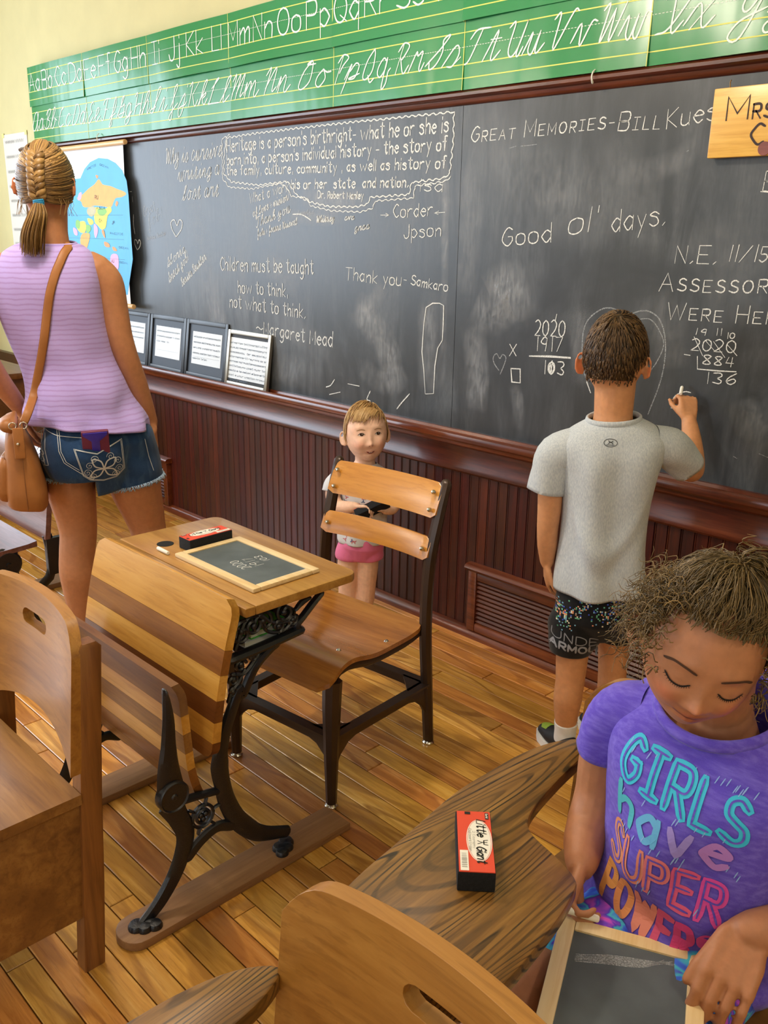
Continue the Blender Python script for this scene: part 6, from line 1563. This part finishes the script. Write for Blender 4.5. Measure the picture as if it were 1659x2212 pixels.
# hair
def bcut(d): return d.z > -.56 + .62 * max(0, -d.y) + (.30 if (abs(d.x) > .72 and d.y < .45) else 0) and not (d.y < -.55 and d.z < .35) and not (abs(d.x) > .80 and d.z < -.14 and d.y < .5)
cap = shell(BH, .0775, .0955, .110, bcut); sh = [.12] * len(cap.v); r = random.Random(21); paths = []; shades = []
def bs_(d, k=1.0): return BH @ Vector((.078 * d.x * k, .096 * d.y * k, .111 * d.z * k))
crown = Vector((-.10, .42, .90)).normalized()
for i in range(2600):
    d = Vector((r.gauss(0, 1), r.gauss(.2, 1), r.gauss(.1, .9))).normalized()
    if not bcut(d): continue
    t_ = (d - crown); t_ = t_ - d * t_.dot(d); t_ = t_.normalized() if t_.length > 1e-4 else Vector((1, 0, 0)); sw = d.cross(t_); g = (t_ + sw * .55 * math.exp(-(d - crown).length * 2.2)).normalized(); L = r.uniform(.14, .26) * (.35 if d.z < -.2 else (.7 if d.z < .2 else 1.1))
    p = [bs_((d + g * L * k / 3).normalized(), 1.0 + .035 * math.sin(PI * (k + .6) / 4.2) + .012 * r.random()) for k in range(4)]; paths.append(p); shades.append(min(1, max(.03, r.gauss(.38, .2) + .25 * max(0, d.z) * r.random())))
mb, s2 = strands(paths, .0016, .0004, shades, 3, cap); sh += s2; hair_obj(mb, sh, 'hair', HB, by_)
# piece of chalk in his fingers
hp = by_.matrix_basis @ Vector((.236, .332, 1.035)); ck = thing('chalk_stick', 'white chalk held against the blackboard in the boy\'s raised hand', 'chalk', hp); ck.rotation_euler = (-1.2, .2, .5)
MB().lathe([(0, -.02), (.004, -.02), (.0048, -.018), (.0048, .018), (.0042, .02), (0, .02)], (0, 0, 0), (0, 0, 1), 12).build('stick', M_CHALKS, ck)

# ------------------------------------------------------------------ toddler by the wainscot
SK_T = skin_mat('fair_skin', '#eec3a8'); HT = hair_mat('light_brown_hair', '#6b4a24', '#a27b48', '#d9b67c')
td_ = person_root('smiling toddler in white patterned shirt and pink shorts behind the steel chair', (-2.36, -.25, 0), math.radians(47.3)); td_.scale = (1.03, 1.03, 1.025)
TH = Matrix.Translation((.032, 0, .737)) @ Matrix.Rotation(math.radians(10), 4, 'Z') @ Matrix.Rotation(-.16, 4, 'X') @ Matrix.Rotation(-.05, 4, 'Y')
mb = MB(); head_shape(mb, TH, .0755, .085, .105, nose=.70, lips=1.0, cheek=2.2, eye=1.0, jaw=.08)
for s_ in (-1, 1): ear_shape(mb, TH, s_, .90, -.022, .073, .8)
limb(mb, [(.03, .005, .58), (.03, .004, .63), (.032, .003, .68)], [.045, .036, .038])
limb(mb, [(.022, 0, .30), (.025, 0, .40), (.026, 0, .50), (.027, 0, .57), (.028, 0, .60)], [.062, .072, .074, .072, .05], 22, [.05, .06, .058, .05, .04])
limb(mb, [(-.045, 0, .562), (.03, 0, .57), (.10, 0, .562)], [.028, .030, .028])
limb(mb, [(-.050, 0, .56), (-.078, -.005, .535), (-.084, -.015, .495), (-.066, -.045, .470), (-.030, -.075, .475), (-.004, -.090, .482)], [.033, .031, .028, .026, .023, .018], 14)
hand(mb, (-.004, -.090, .482), (.88, -.25, .10), (.1, -.3, -.95), 1, .52, [(.6, .7, .5)] * 4, (.6, .7, .3))
limb(mb, [(.105, 0, .56), (.132, -.004, .535), (.142, -.015, .49), (.128, -.045, .465), (.105, -.070, .465)], [.033, .031, .027, .025, .018], 14)
hand(mb, (.105, -.070, .465), (-.85, -.3, .05), (-.1, -.3, -.95), -1, .52, [(.6, .7, .5)] * 4, (.6, .7, .3))
limb(mb, [(-.022, 0, .30), (-.030, 0, .22), (-.031, 0, .15), (-.030, .003, .09), (-.030, 0, .04)], [.042, .040, .034, .035, .026])
limb(mb, [(.044, 0, .30), (.042, 0, .22), (.040, 0, .15), (.036, .003, .09), (.036, 0, .04)], [.044, .042, .036, .036, .026])
for cx in (-.03, .036): limb(mb, [(cx, .02, .024), (cx, -.03, .022), (cx, -.065, .015)], [.022, .026, .020], 12, [.022, .02, .012])
me = fuse(mb, .0030, 3); THI = TH.inverted()
def ttint(v):
    n = len(v); L = (np.c_[v, np.ones(n)] @ np.array(THI).T)[:, :3]; c = np.ones((n, 3)); f = L[:, 1] < -.03
    g = lambda x, sx, z, sz: np.exp(-(x / sx) ** 2 - (z / sz) ** 2) * f
    ch = g(np.abs(L[:, 0]) - .038, .018, L[:, 2] + .042, .016) * .8; lp = g(L[:, 0], .017, L[:, 2] + .0705, .0075); 
    for k, w in ((0, .04), (1, -.16), (2, -.18)): c[:, k] += ch * w
    c = c * (1 - lp[:, None] * .9) + lp[:, None] * .9 * np.array([[.82, .50, .46]])
    return c
tint(me, ttint); tb = obj_from(me, 'body', SK_T, td_); btb = bvh_of(tb)
fx = TH.to_3x3() @ Vector((1, 0, 0)); fz = TH.to_3x3() @ Vector((0, 0, 1)); WF = Wrap(btb, TH.translation, fx, fz, .0006, .2)
def face_patch(W_, parent, name, poly, mat, lift, cuts=1):
    mb = MB(); W_.fill(mb, poly, lift, cuts); return mb.build(name, mat, parent, smooth='all', fix=False)
M_EYEW = plain('eye_white', '#e9e4dc', .25); M_IRIS = plain('iris_brown', '#3b2a1e', .15); M_LASH = plain('lash_brown', '#3a2818', .8); M_LIP = plain('inner_mouth', '#8a3f3c', .5); M_GLINT = plain('eye_glint', '#ffffff', .1); M_TEETH = plain('teeth_white', '#efe9de', .3)
for s_ in (-1, 1):
    ex = s_ * .0295; ez = -.006
    face_patch(WF, td_, 'eye_white', catmull([(ex - .0115, ez - .0005), (ex - .004, ez + .0048), (ex + .004, ez + .0048), (ex + .0115, ez), (ex + .004, ez - .0042), (ex - .004, ez - .0042)], 3, True), M_EYEW, .0008)
    face_patch(WF, td_, 'iris', [(ex + .001 + .0068 * math.cos(2 * PI * i / 14), ez + .0004 + .0050 * math.sin(2 * PI * i / 14)) for i in range(14)], M_IRIS, .0014, 0)
    face_patch(WF, td_, 'eye_glint', [(ex + .0025 + .0010 * math.cos(2 * PI * i / 8), ez + .002 + .0010 * math.sin(2 * PI * i / 8)) for i in range(8)], M_GLINT, .0018, 0)
    mb = MB(); WF.ribbon(mb, catmull([(ex - .0118, ez - .001), (ex - .004, ez + .0048), (ex + .004, ez + .0048), (ex + .0118, ez - .0005)], 4), .0020, .0018, .003); mb.build('eyelash', M_LASH, td_, smooth=False, fix=False)
    mb = MB(); WF.ribbon(mb, catmull([(ex - s_ * .012, ez + .0150), (ex, ez + .0180), (ex + s_ * .014, ez + .0145)], 4), .0030, .0010, .003); mb.build('eyebrow', plain('brow_light', '#b08a62', .9), td_, smooth=False, fix=False)
face_patch(WF, td_, 'mouth_opening', catmull([(-.015, -.0665), (-.006, -.0680), (0, -.0690), (.006, -.0680), (.015, -.0665), (.008, -.0740), (0, -.0760), (-.008, -.0740)], 3, True), M_LIP, .0008)
face_patch(WF, td_, 'teeth', [(-.007, -.0688), (.007, -.0688), (.005, -.0708), (-.005, -.0708)], M_TEETH, .0013, 0)
for s_ in (-1, 1): face_patch(WF, td_, 'nostril', [(s_ * .0055 + .0022 * math.cos(2 * PI * i / 8), -.0475 + .0013 * math.sin(2 * PI * i / 8)) for i in range(8)], M_LIP, .0004, 0)
# shirt with small printed flowers
M_TSH = cloth_mat('white_print_jersey', '#d6d8de', .04, .9, 800, .2)
tf = lambda a, z, x, y: .004 * math.sin(a * 6 + z * 20) * max(0, min(1, (.5 - z) / .1)) + .003 * math.sin(z * 60 + a * 2)
tso = loft([(.024, 0, .322, .084, .072, .0, 0), (.024, 0, .345, .088, .075), (.025, 0, .42, .086, .073), (.026, 0, .50, .084, .070), (.027, 0, .555, .094, .066, 0, 0, .85), (.028, 0, .590, .088, .056, 0, 0, .9), (.029, 0, .612, .056, .044), (.030, 0, .620, .044, .040)], 80, tf, .003).build('shirt', M_TSH, td_, smooth='all')
sleeve([(-.086, -.012, .515), (-.080, -.006, .54), (-.05, 0, .572)], [.038, .038, .034], td_, M_TSH, fold=.002); sleeve([(.142, -.010, .515), (.134, -.004, .54), (.105, 0, .572)], [.038, .038, .034], td_, M_TSH, fold=.002)
WT = Wrap(bvh_of(tso), (.025, 0, .45), (1, 0, 0), (0, 0, 1), .001, .2); r = random.Random(8)
for colr, k in (('#3d5a86', 16), ('#c86a72', 18), ('#6d4a5a', 14)):
    mb = MB()
    for i in range(k):
        x, z, a = r.uniform(-.075, .075), r.uniform(-.11, .13), r.uniform(0, 6.28)
        for b in (0, 2.1, 4.2): WT.ribbon(mb, [(x, z), (x + .0065 * math.cos(a + b), z + .0065 * math.sin(a + b))], .0035, .0012, .003)
    o = mb.build('flower_print', plain('flower_' + colr[1:], colr, .8), tso, smooth=False, fix=False); o['kind'] = 'stuff'
# shorts
M_PINK = cloth_mat('pink_jersey', '#e77aa8', .08, .8, 800, .25)
mb = MB(); limb(mb, [(.023, 0, .36), (.022, 0, .33), (.020, 0, .305)], [.080, .083, .084], 24, [.068, .070, .070]); limb(mb, [(-.012, 0, .31), (-.026, 0, .28), (-.030, 0, .262)], [.052, .050, .050], 18); limb(mb, [(.05, 0, .31), (.052, 0, .28), (.054, 0, .262)], [.053, .051, .051], 18)
me = fuse(mb, .004, 4); v = verts_np(me); v[:, 2] = np.maximum(v[:, 2], .248 + .006 * np.abs(v[:, 0] - .02) / .05); set_verts(me, v); obj_from(me, 'shorts', M_PINK, td_)
M_TSHOE = plain('tan_sandal', '#8a5a3a', .6)
for cx in (-.03, .036): 
    mb = MB(); limb(mb, [(cx, .028, .020), (cx, -.03, .020), (cx, -.07, .014)], [.025, .029, .022], 14, [.018, .018, .012]); me = fuse(mb, .004, 3); v = verts_np(me); v[:, 2] = np.maximum(v[:, 2], .001); set_verts(me, v); obj_from(me, 'shoe', M_TSHOE, td_)
# hair with a side-swept fringe
def tcut(d): return (d.z > -.42 + .85 * max(0, -d.y) + .25 * (abs(d.x) > .8)) and not (d.y < -.35 and d.z < .52) and not (abs(d.x) > .80 and d.z < -.05 and d.y < .4)
cap = shell(TH, .0768, .088, .108, tcut); sh = [.4] * len(cap.v); paths = []; shades = []; r = random.Random(31)
tp = lambda d, k=1.0: TH @ Vector((.0775 * d.x * k, .0885 * d.y * k, .1085 * d.z * k))
part = Vector((.25, -.05, 1)).normalized()
for i in range(1500):
    d = Vector((r.gauss(0, 1), r.gauss(0, 1), r.gauss(.2, .8))).normalized()
    if not tcut(d): continue
    t_ = d - part; t_ = (t_ - d * t_.dot(d)); t_ = t_.normalized() if t_.length > 1e-4 else Vector((1, 0, 0))
    if d.y < 0 and d.z > .4: t_ = (t_ + Vector((-.9, -.35, -.2))).normalized()
    L = r.uniform(.25, .45); p = [tp((d + t_ * L * k / 4).normalized(), 1.0 + .025 * math.sin(PI * (k + .5) / 5)) for k in range(5)]; paths.append(p); shades.append(min(1, max(.05, r.gauss(.5, .22))))
for i in range(160):   # fringe
    a = r.uniform(-.75, .55); s0 = Vector((a * .9 + .12, -.62, .78)).normalized(); e = Vector((a * .95 - .25, -.86, .36 + .18 * abs(a - .1) + r.uniform(-.05, .06) + (.14 if a > .2 else 0))).normalized(); paths.append([tp((s0 + (e - s0) * k / 5).normalized(), 1.015 + .02 * math.sin(PI * k / 5)) for k in range(6)]); shades.append(min(1, max(.1, r.gauss(.58, .2))))
mb, s2 = strands(paths, .0019, .0005, shades, 3, cap); sh += s2; hair_obj(mb, sh, 'hair', HT, td_)
ep = td_.matrix_basis @ Vector((.062, -.108, .470)); te = eraser('black felt eraser with red label held in the toddler\'s hands', ep, math.radians(47.3 + 18)); te.rotation_euler = (-.95, -.42, math.radians(47.3 + 12))

# ------------------------------------------------------------------ girl with the slate
SK_G = skin_mat('girl_skin', '#b27a57'); HG = hair_mat('curly_brown_hair', '#33270f', '#66522f', '#96794c')
gl = person_root('girl in purple printed T-shirt bent over the slate on her lap', (-.45, -1.36, 0), 0); GO = Vector(gl.location)
GF = Vector((.49, -.852, -.18)); GH = at_frame((-.440, -1.431, .966), GF, (0, 0, 1), .21); LW = .80; GH.translation = GH.translation - GO
g_ = lambda *p: tuple(Vector(p) - GO)
gp = lambda pts: [g_(*p) for p in pts]
mb = MB(); head_shape(mb, GH, .0715, .090, .106, nose=.92, lips=1.3, cheek=1.5, NU=150, NV=110, eye=1.2, jaw=.16, low=LW)
for s_ in (-1, 1): ear_shape(mb, GH, s_, .95, -.018, .0715, .5)
limb(mb, gp([(-.447, -1.335, .80), (-.444, -1.352, .855), (-.436, -1.392, .925)]), [.052, .044, .050])
limb(mb, gp([(-.45, -1.33, .47), (-.45, -1.345, .58), (-.45, -1.345, .70), (-.45, -1.338, .77), (-.448, -1.336, .81)]), [.100, .100, .110, .105, .06], 24, [.075, .075, .08, .07, .05])
limb(mb, gp([(-.575, -1.342, .770), (-.45, -1.338, .78), (-.325, -1.342, .770)]), [.034, .038, .034])
limb(mb, gp([(-.572, -1.342, .772), (-.597, -1.345, .745), (-.603, -1.350, .69), (-.602, -1.358, .635), (-.596, -1.385, .597), (-.584, -1.420, .588), (-.566, -1.455, .580)]), [.042, .043, .040, .038, .037, .032, .024], 18)
hand(mb, g_(-.566, -1.452, .580), (.22, -.80, -.52), (.85, .35, -.25), -1, .76, [(.75, .95, .6), (.8, 1.0, .6), (.9, 1.05, .6), (.95, 1.0, .6)], (.75, .35, .45), 0, .35)
limb(mb, gp([(-.320, -1.342, .785), (-.292, -1.345, .745), (-.278, -1.350, .69), (-.272, -1.360, .635), (-.280, -1.385, .605), (-.305, -1.408, .604), (-.328, -1.432, .603)]), [.042, .043, .040, .038, .037, .033, .026], 18)
hand(mb, g_(-.330, -1.432, .602), (.10, -.90, -.42), (-.25, .30, -.92), -1, .88, [(.35, .5, .4), (.4, .55, .4), (.45, .6, .4), (.5, .6, .4)], (.92, .28, .10), 0, .12)
for x0, x1 in ((-.512, -.528), (-.388, -.372)):
    limb(mb, gp([(x0, -1.36, .468), (x0, -1.46, .470), (x1, -1.58, .468), (x1, -1.685, .455), (x1, -1.715, .40), (x1, -1.705, .28), (x1, -1.69, .16), (x1, -1.68, .06)]), [.066, .062, .056, .050, .046, .043, .036, .030])
    limb(mb, gp([(x1, -1.66, .04), (x1, -1.73, .03), (x1, -1.80, .022)]), [.028, .034, .028], 12, [.026, .022, .016])
me = fuse(mb, .0028, 3); GHI = GH.inverted()
def gtint(v):
    n = len(v); L = (np.c_[v, np.ones(n)] @ np.array(GHI).T)[:, :3]; c = np.ones((n, 3)); f = (L[:, 1] < -.03)
    g = lambda x, sx, z, sz: np.exp(-(x / sx) ** 2 - (z / sz) ** 2) * f
    ck = g(np.abs(L[:, 0]) - .040, .016, L[:, 2] + .040 * LW, .015); lp = np.clip(g(L[:, 0], .018, L[:, 2] + .0645 * LW, .0045) + g(L[:, 0], .015, L[:, 2] + .0765 * LW, .0050), 0, 1); nt = g(L[:, 0], .010, L[:, 2] + .042 * LW, .010)
    for k, w in ((0, .14), (1, -.12), (2, -.10)): c[:, k] += ck * w
    for k, w in ((0, .12), (1, -.02), (2, -.02)): c[:, k] += nt * w
    return c * (1 - lp[:, None] * .85) + lp[:, None] * .85 * np.array([[.86, .52, .52]])
tint(me, gtint); go = obj_from(me, 'body', SK_G, gl); bgo = bvh_of(go)
WG = Wrap(bgo, GH.translation, GH.to_3x3() @ Vector((1, 0, 0)), GH.to_3x3() @ Vector((0, 0, 1)), .0006, .2)
M_BROWD = plain('brow_dark', '#4a3020', .9); M_LASHD = plain('lash_dark', '#20140e', .8)
for s_ in (-1, 1):
    ex = s_ * .0312; ez = -.0065; mb = MB()
    WG.ribbon(mb, catmull([(ex - .0145, ez + .001), (ex - .006, ez - .0050), (ex + .006, ez - .0052), (ex + .0145, ez + .001)], 5), .0022, .0014, .002)
    for i in range(13):
        t_ = i / 12 * 2 - 1; x = ex + t_ * .0135; z = ez - .0050 + .0058 * t_ * t_; a = WG.at(x, z, .001); b = WG.at(x + t_ * .002 + s_ * .0006, z - .0032, .0028); mb.tube([a, (a + b) / 2 + WG.n * .0010, b], [.0005, .0004, .0002], 3)
    mb.build('eyelash', M_LASHD, gl, smooth=False, fix=False)
    mb = MB(); WG.ribbon(mb, catmull([(ex - s_ * .016, ez + .0190), (ex - s_ * .004, ez + .0225), (ex + s_ * .010, ez + .0225), (ex + s_ * .020, ez + .0165)], 5), .0034, .0010, .002); mb.build('eyebrow', M_BROWD, gl, smooth=False, fix=False)
mb = MB(); WG.ribbon(mb, catmull([(-.021, -.0655 * LW), (-.010, -.0705 * LW), (0, -.0712 * LW), (.010, -.0705 * LW), (.021, -.0655 * LW)], 5), .0014, .0010, .002); mb.build('mouth_line', plain('lip_shadow', '#7d3f3c', .6), gl, smooth=False, fix=False)
# T-shirt
def vh(t, col):
    n = t.noise(t.coords('Object', (.25, 1, 1.2)), 120, 3); return t.mix(t.ramp(n, [(.4, (0, 0, 0, 1)), (.75, (.55, .55, .55, 1))]), col, srgb('#8a7be0'))
M_PURP = cloth_mat('violet_slub_knit', '#5f4bc0', .07, .85, 800, .2, vh)
def gfold(a, z, x, y):
    fr = max(0, -math.sin(a)); low = max(0, min(1, (.62 - z) / .10))
    return .010 * low * math.sin(z * 75 + x * 26) * (.4 + fr) + .006 * math.sin(z * 30 - x * 40) * fr * max(0, min(1, (.76 - z) / .1)) + .004 * math.sin(a * 5 + 1 + z * 14)
X, Y = 0.0, .012
rg = [(.0, Y, .440, .142, .120, 0, 0), (.0, Y, .475, .146, .124), (.0, Y - .002, .54, .136, .116), (.0, Y, .62, .132, .108), (.0, Y + .004, .70, .138, .104, 0, 0, .92), (.0, Y + .010, .755, .150, .096, 0, .05, .88), (.0, Y + .016, .797, .146, .084, 0, .12, .88), (.001, Y + .014, .832, .112, .074, 0, .25), (.003, Y + .006, .850, .082, .072, 0, .40)]
gs = loft(rg, 120, gfold, .003).build('t_shirt', M_PURP, gl, smooth='all'); bgs = bvh_of(gs)
mb = MB(); mb.tube([(.003 + .083 * math.cos(2 * PI * i / 40), Y + .006 + .073 * math.sin(2 * PI * i / 40), .851 + .40 * .073 * math.sin(2 * PI * i / 40)) for i in range(41)], .0045, 8, .009, up=(0, .3, 1), caps=False); mb.build('collar', M_PURP, gl, smooth='all')
sleeve(gp([(-.604, -1.350, .702), (-.598, -1.346, .742), (-.580, -1.342, .775), (-.535, -1.34, .790)]), [.047, .048, .049, .048], gl, M_PURP); sleeve(gp([(-.272, -1.350, .700), (-.284, -1.346, .74), (-.308, -1.342, .775), (-.35, -1.34, .795)]), [.053, .054, .052, .042], gl, M_PURP, seed=1)
# print on the shirt front
WP = Wrap(bgs, (.004, -.05, .0), (1, 0, 0), (0, 0, 1), .0012, .2)
def shirt_word(txt, x0, x1, z0, z1, h, w, colours, inner=None, tab=PR, name='shirt_print'):
    st_w = [glyph_w(tab if c in tab else PR, c) for c in txt]; tot = sum(st_w) + 2.6 * (len(txt) - 1); k = (x1 - x0) / tot; x = 0
    for i, c in enumerate(txt):
        mb = MB(); m2 = MB()
        for sm, pts in (tab if c in tab else PR)[c]:
            q = [(x0 + (x + p[0]) * k, z0 + (z1 - z0) * (x + p[0]) / tot + p[1] * h / 8) for p in pts]; q = catmull(q, 5) if sm else q
            WP.ribbon(mb, q, w, .0012, .004)
            if inner: WP.ribbon(m2, q, w * .22, .0018, .004)
        mb.build(name, plain('ink_' + colours[i][1:], colours[i], .6), gs, smooth=False, fix=False)
        if inner: m2.build(name + '_line', M_PURP, gs, smooth=False, fix=False)
        x += st_w[i] + 2.6
shirt_word('GIRLS', -.088, .088, .738, .712, .056, .0125, ['#35bfe0'] * 5, True)
shirt_word('have', -.084, .074, .676, .668, .052, .0095, ['#4fb9c8', '#62aedd', '#9d8ad8', '#b57fd0'])
shirt_word('SUPER', -.090, .078, .612, .592, .050, .0115, ['#d98f6a', '#e08872', '#e67c86', '#de5a8a', '#dd4aa8'], True)
shirt_word('POWERS', -.086, .080, .548, .524, .046, .0105, ['#e3a05c', '#e2955e', '#e08a78', '#d4507e', '#d63f86', '#de4aa6'])
mb = MB(); r = random.Random(3)
for i in range(46):
    x, z = r.uniform(-.09, .09), r.choice((.708, .655, .596, .775, .665)) + r.uniform(-.006, .006); WP.ribbon(mb, [(x, z), (x + .003, z + .009)], .0016, .0012, .004)
o = mb.build('print_ticks', plain('ink_ticks', '#8fb0e8', .6), gs, smooth=False, fix=False); o['kind'] = 'stuff'
# tie-dye shorts
t = NT('tie_dye'); t.set(Roughness=.8); n1 = t.noise(t.coords(), 16, 3, .5, 1.2); t.col(t.ramp(n1, [(.30, srgb('#2233b8')), (.42, srgb('#3f6fe8')), (.50, srgb('#49c3d8')), (.56, srgb('#4a3ad0')), (.64, srgb('#c455d8')), (.74, srgb('#e8458f'))])); M_TIE = t.m
mb = MB(); limb(mb, gp([(-.45, -1.33, .50), (-.45, -1.345, .48)]), [.12, .12], 22, [.075, .08])
for x0, x1 in ((-.512, -.526), (-.388, -.374)): limb(mb, gp([(x0, -1.36, .468), (x0, -1.45, .470), (x1, -1.545, .469)]), [.074, .072, .067], 20)
me = fuse(mb, .005, 4); v = verts_np(me); v[:, 1] = np.maximum(v[:, 1], -1.585 + 1.36); set_verts(me, v); obj_from(me, 'shorts', M_TIE, gl)
for x1 in (-.528, -.372):
    mb = MB(); limb(mb, gp([(x1, -1.645, .036), (x1, -1.73, .030), (x1, -1.815, .022)]), [.033, .038, .030], 14, [.026, .024, .018]); me = fuse(mb, .005, 3); v = verts_np(me); v[:, 2] = np.maximum(v[:, 2], .001); set_verts(me, v); obj_from(me, 'shoe', M_SOLE, gl)
# hair: drawn up to a knot, frizzy curls at the side
def gcut(d): return d.z > -.35 + 1.05 * max(0, -d.y) and not (d.y < -.30 and d.z < .64 - .25 * abs(d.x)) and not (abs(d.x) > .86 and d.z < -.02 and d.y < .35)
gcut2 = lambda d: gcut(d) and not (d.y < -.20 and d.z < .78 - .22 * abs(d.x))
cap = shell(GH, .0745, .094, .110, gcut2); sh = [.15] * len(cap.v); r = random.Random(77); paths = []; shades = []; rads = []
hp_ = lambda d, k=1.0: GH @ Vector((.076 * d.x * k, .0955 * d.y * k, .1115 * d.z * k))
knot = Vector((.18, .15, 1)).normalized()
for i in range(3000):
    d = Vector((r.gauss(0, 1), r.gauss(-.1, 1), r.gauss(.15, .8))).normalized()
    if not gcut(d): continue
    q = []; w = r.uniform(0, 6); amp = r.uniform(.004, .022); lift = r.uniform(.0, .07)
    for k in range(10):
        t_ = k / 9; e = (d + (knot - d) * t_).normalized(); q.append(hp_(e, 1.01 + lift * math.sin(PI * t_) + .03 * t_) + (GH.to_3x3() @ Vector((math.cos(w + 9 * t_), math.sin(w * 2 + 8 * t_), math.sin(w + 7 * t_)))) * amp * .28)
    paths.append(q); shades.append(min(1, max(.03, r.gauss(.40, .15)))); rads.append(r.uniform(.0005, .0012))
def curl(p, g, L, rad_, turns, fly):
    u = g.orthogonal().normalized(); v_ = g.cross(u); n = int(turns * 7); return [p + g * (L * k / n) + (u * math.cos(2 * PI * turns * k / n) + v_ * math.sin(2 * PI * turns * k / n)) * rad_ * min(1, k / 4) + Vector((0, 0, -fly * (k / n) ** 2)) for k in range(n + 1)]
for i in range(620):
    sd = r.choice((-1, -1, -1, 1, 1)); d = Vector((sd * r.uniform(.45, .95), r.uniform(-.55, .7), r.uniform(-.15, .85))).normalized(); p = hp_(d, 1.01); g = (GH.to_3x3() @ (Vector((sd * .8, r.uniform(-.5, .5), r.uniform(-.6, .5))) + d * .3)).normalized()
    L = r.uniform(.012, .055); paths.append(curl(p, g, L, r.uniform(.003, .009), r.uniform(1.0, 2.6), r.uniform(.0, .03))); shades.append(min(1, max(.1, r.gauss(.55, .2)))); rads.append(r.uniform(.0005, .0011))
for i in range(260):   # soft baby hair along the forehead and over the crown
    a = r.uniform(-1.2, 1.2); d = Vector((math.sin(a), -.80 * math.cos(a), .60 + .12 * abs(a))).normalized(); p = hp_(d, 1.0); g = (GH.to_3x3() @ Vector((r.uniform(-.5, .5), .3, 1))).normalized(); paths.append(curl(p, g, r.uniform(.015, .045), r.uniform(.002, .004), r.uniform(.6, 1.6), 0)); shades.append(r.uniform(.3, .6)); rads.append(.0006)
for i in range(140):   # knot and loose curls behind it
    p = hp_(knot, 1.05); g = (GH.to_3x3() @ Vector((r.gauss(.4, .7), r.gauss(.7, .5), r.gauss(.3, .5)))).normalized(); paths.append(curl(p, g, r.uniform(.03, .08), r.uniform(.004, .010), r.uniform(1.2, 2.6), r.uniform(.02, .06))); shades.append(r.uniform(.2, .7)); rads.append(r.uniform(.0008, .0014))
mb, s2 = strands(paths, rads, .0003, shades, 3, cap); sh += s2; hair_obj(mb, sh, 'hair', HG, gl)
mb = MB(); kp = hp_(knot, 1.05); ka = GH.to_3x3() @ knot; ku = ka.orthogonal().normalized(); kv = ka.cross(ku); mb.tube([kp + (ku * math.cos(2 * PI * i / 16) + kv * math.sin(2 * PI * i / 16)) * .009 for i in range(17)], .0035, 6, caps=False); mb.build('hair_tie', plain('black_tie', '#15120f', .7), gl, smooth='all')
# slate on her lap and chalk in her fingers
sl2 = slate_tablet('hand_slate', 'wood framed slate resting on the lap of the girl in purple', .318, .194, (-.3955, -1.624, .531), (0, 0, math.radians(-64.8)))
mb = MB(); r = random.Random(6)
for i in range(9):
    y0 = -.07 + i * .004; ribbon(mb, catmull([(-.125 + r.uniform(-.004, .004), .06 - i * .002), (-.118 + i * .0016, .02), (-.108 + i * .002, -.03), (-.095 + i * .0015 + r.uniform(-.004, .004), -.066)], 6), .0014, lambda u, v: (u, v, .0074))
mb.build('chalk_scribble', M_CHALKF, sl2, smooth=False, fix=False)
ck2 = thing('chalk_stick', 'white chalk stick in the right fingers of the girl in purple', 'chalk', (-.527, -1.513, .552)); ck2.rotation_euler = (1.25, .15, -.85)
MB().lathe([(0, -.028), (.0045, -.028), (.0052, -.026), (.0052, .026), (.0045, .028), (0, .028)], (0, 0, 0), (0, 0, 1), 14).build('stick', M_CHALKS, ck2)
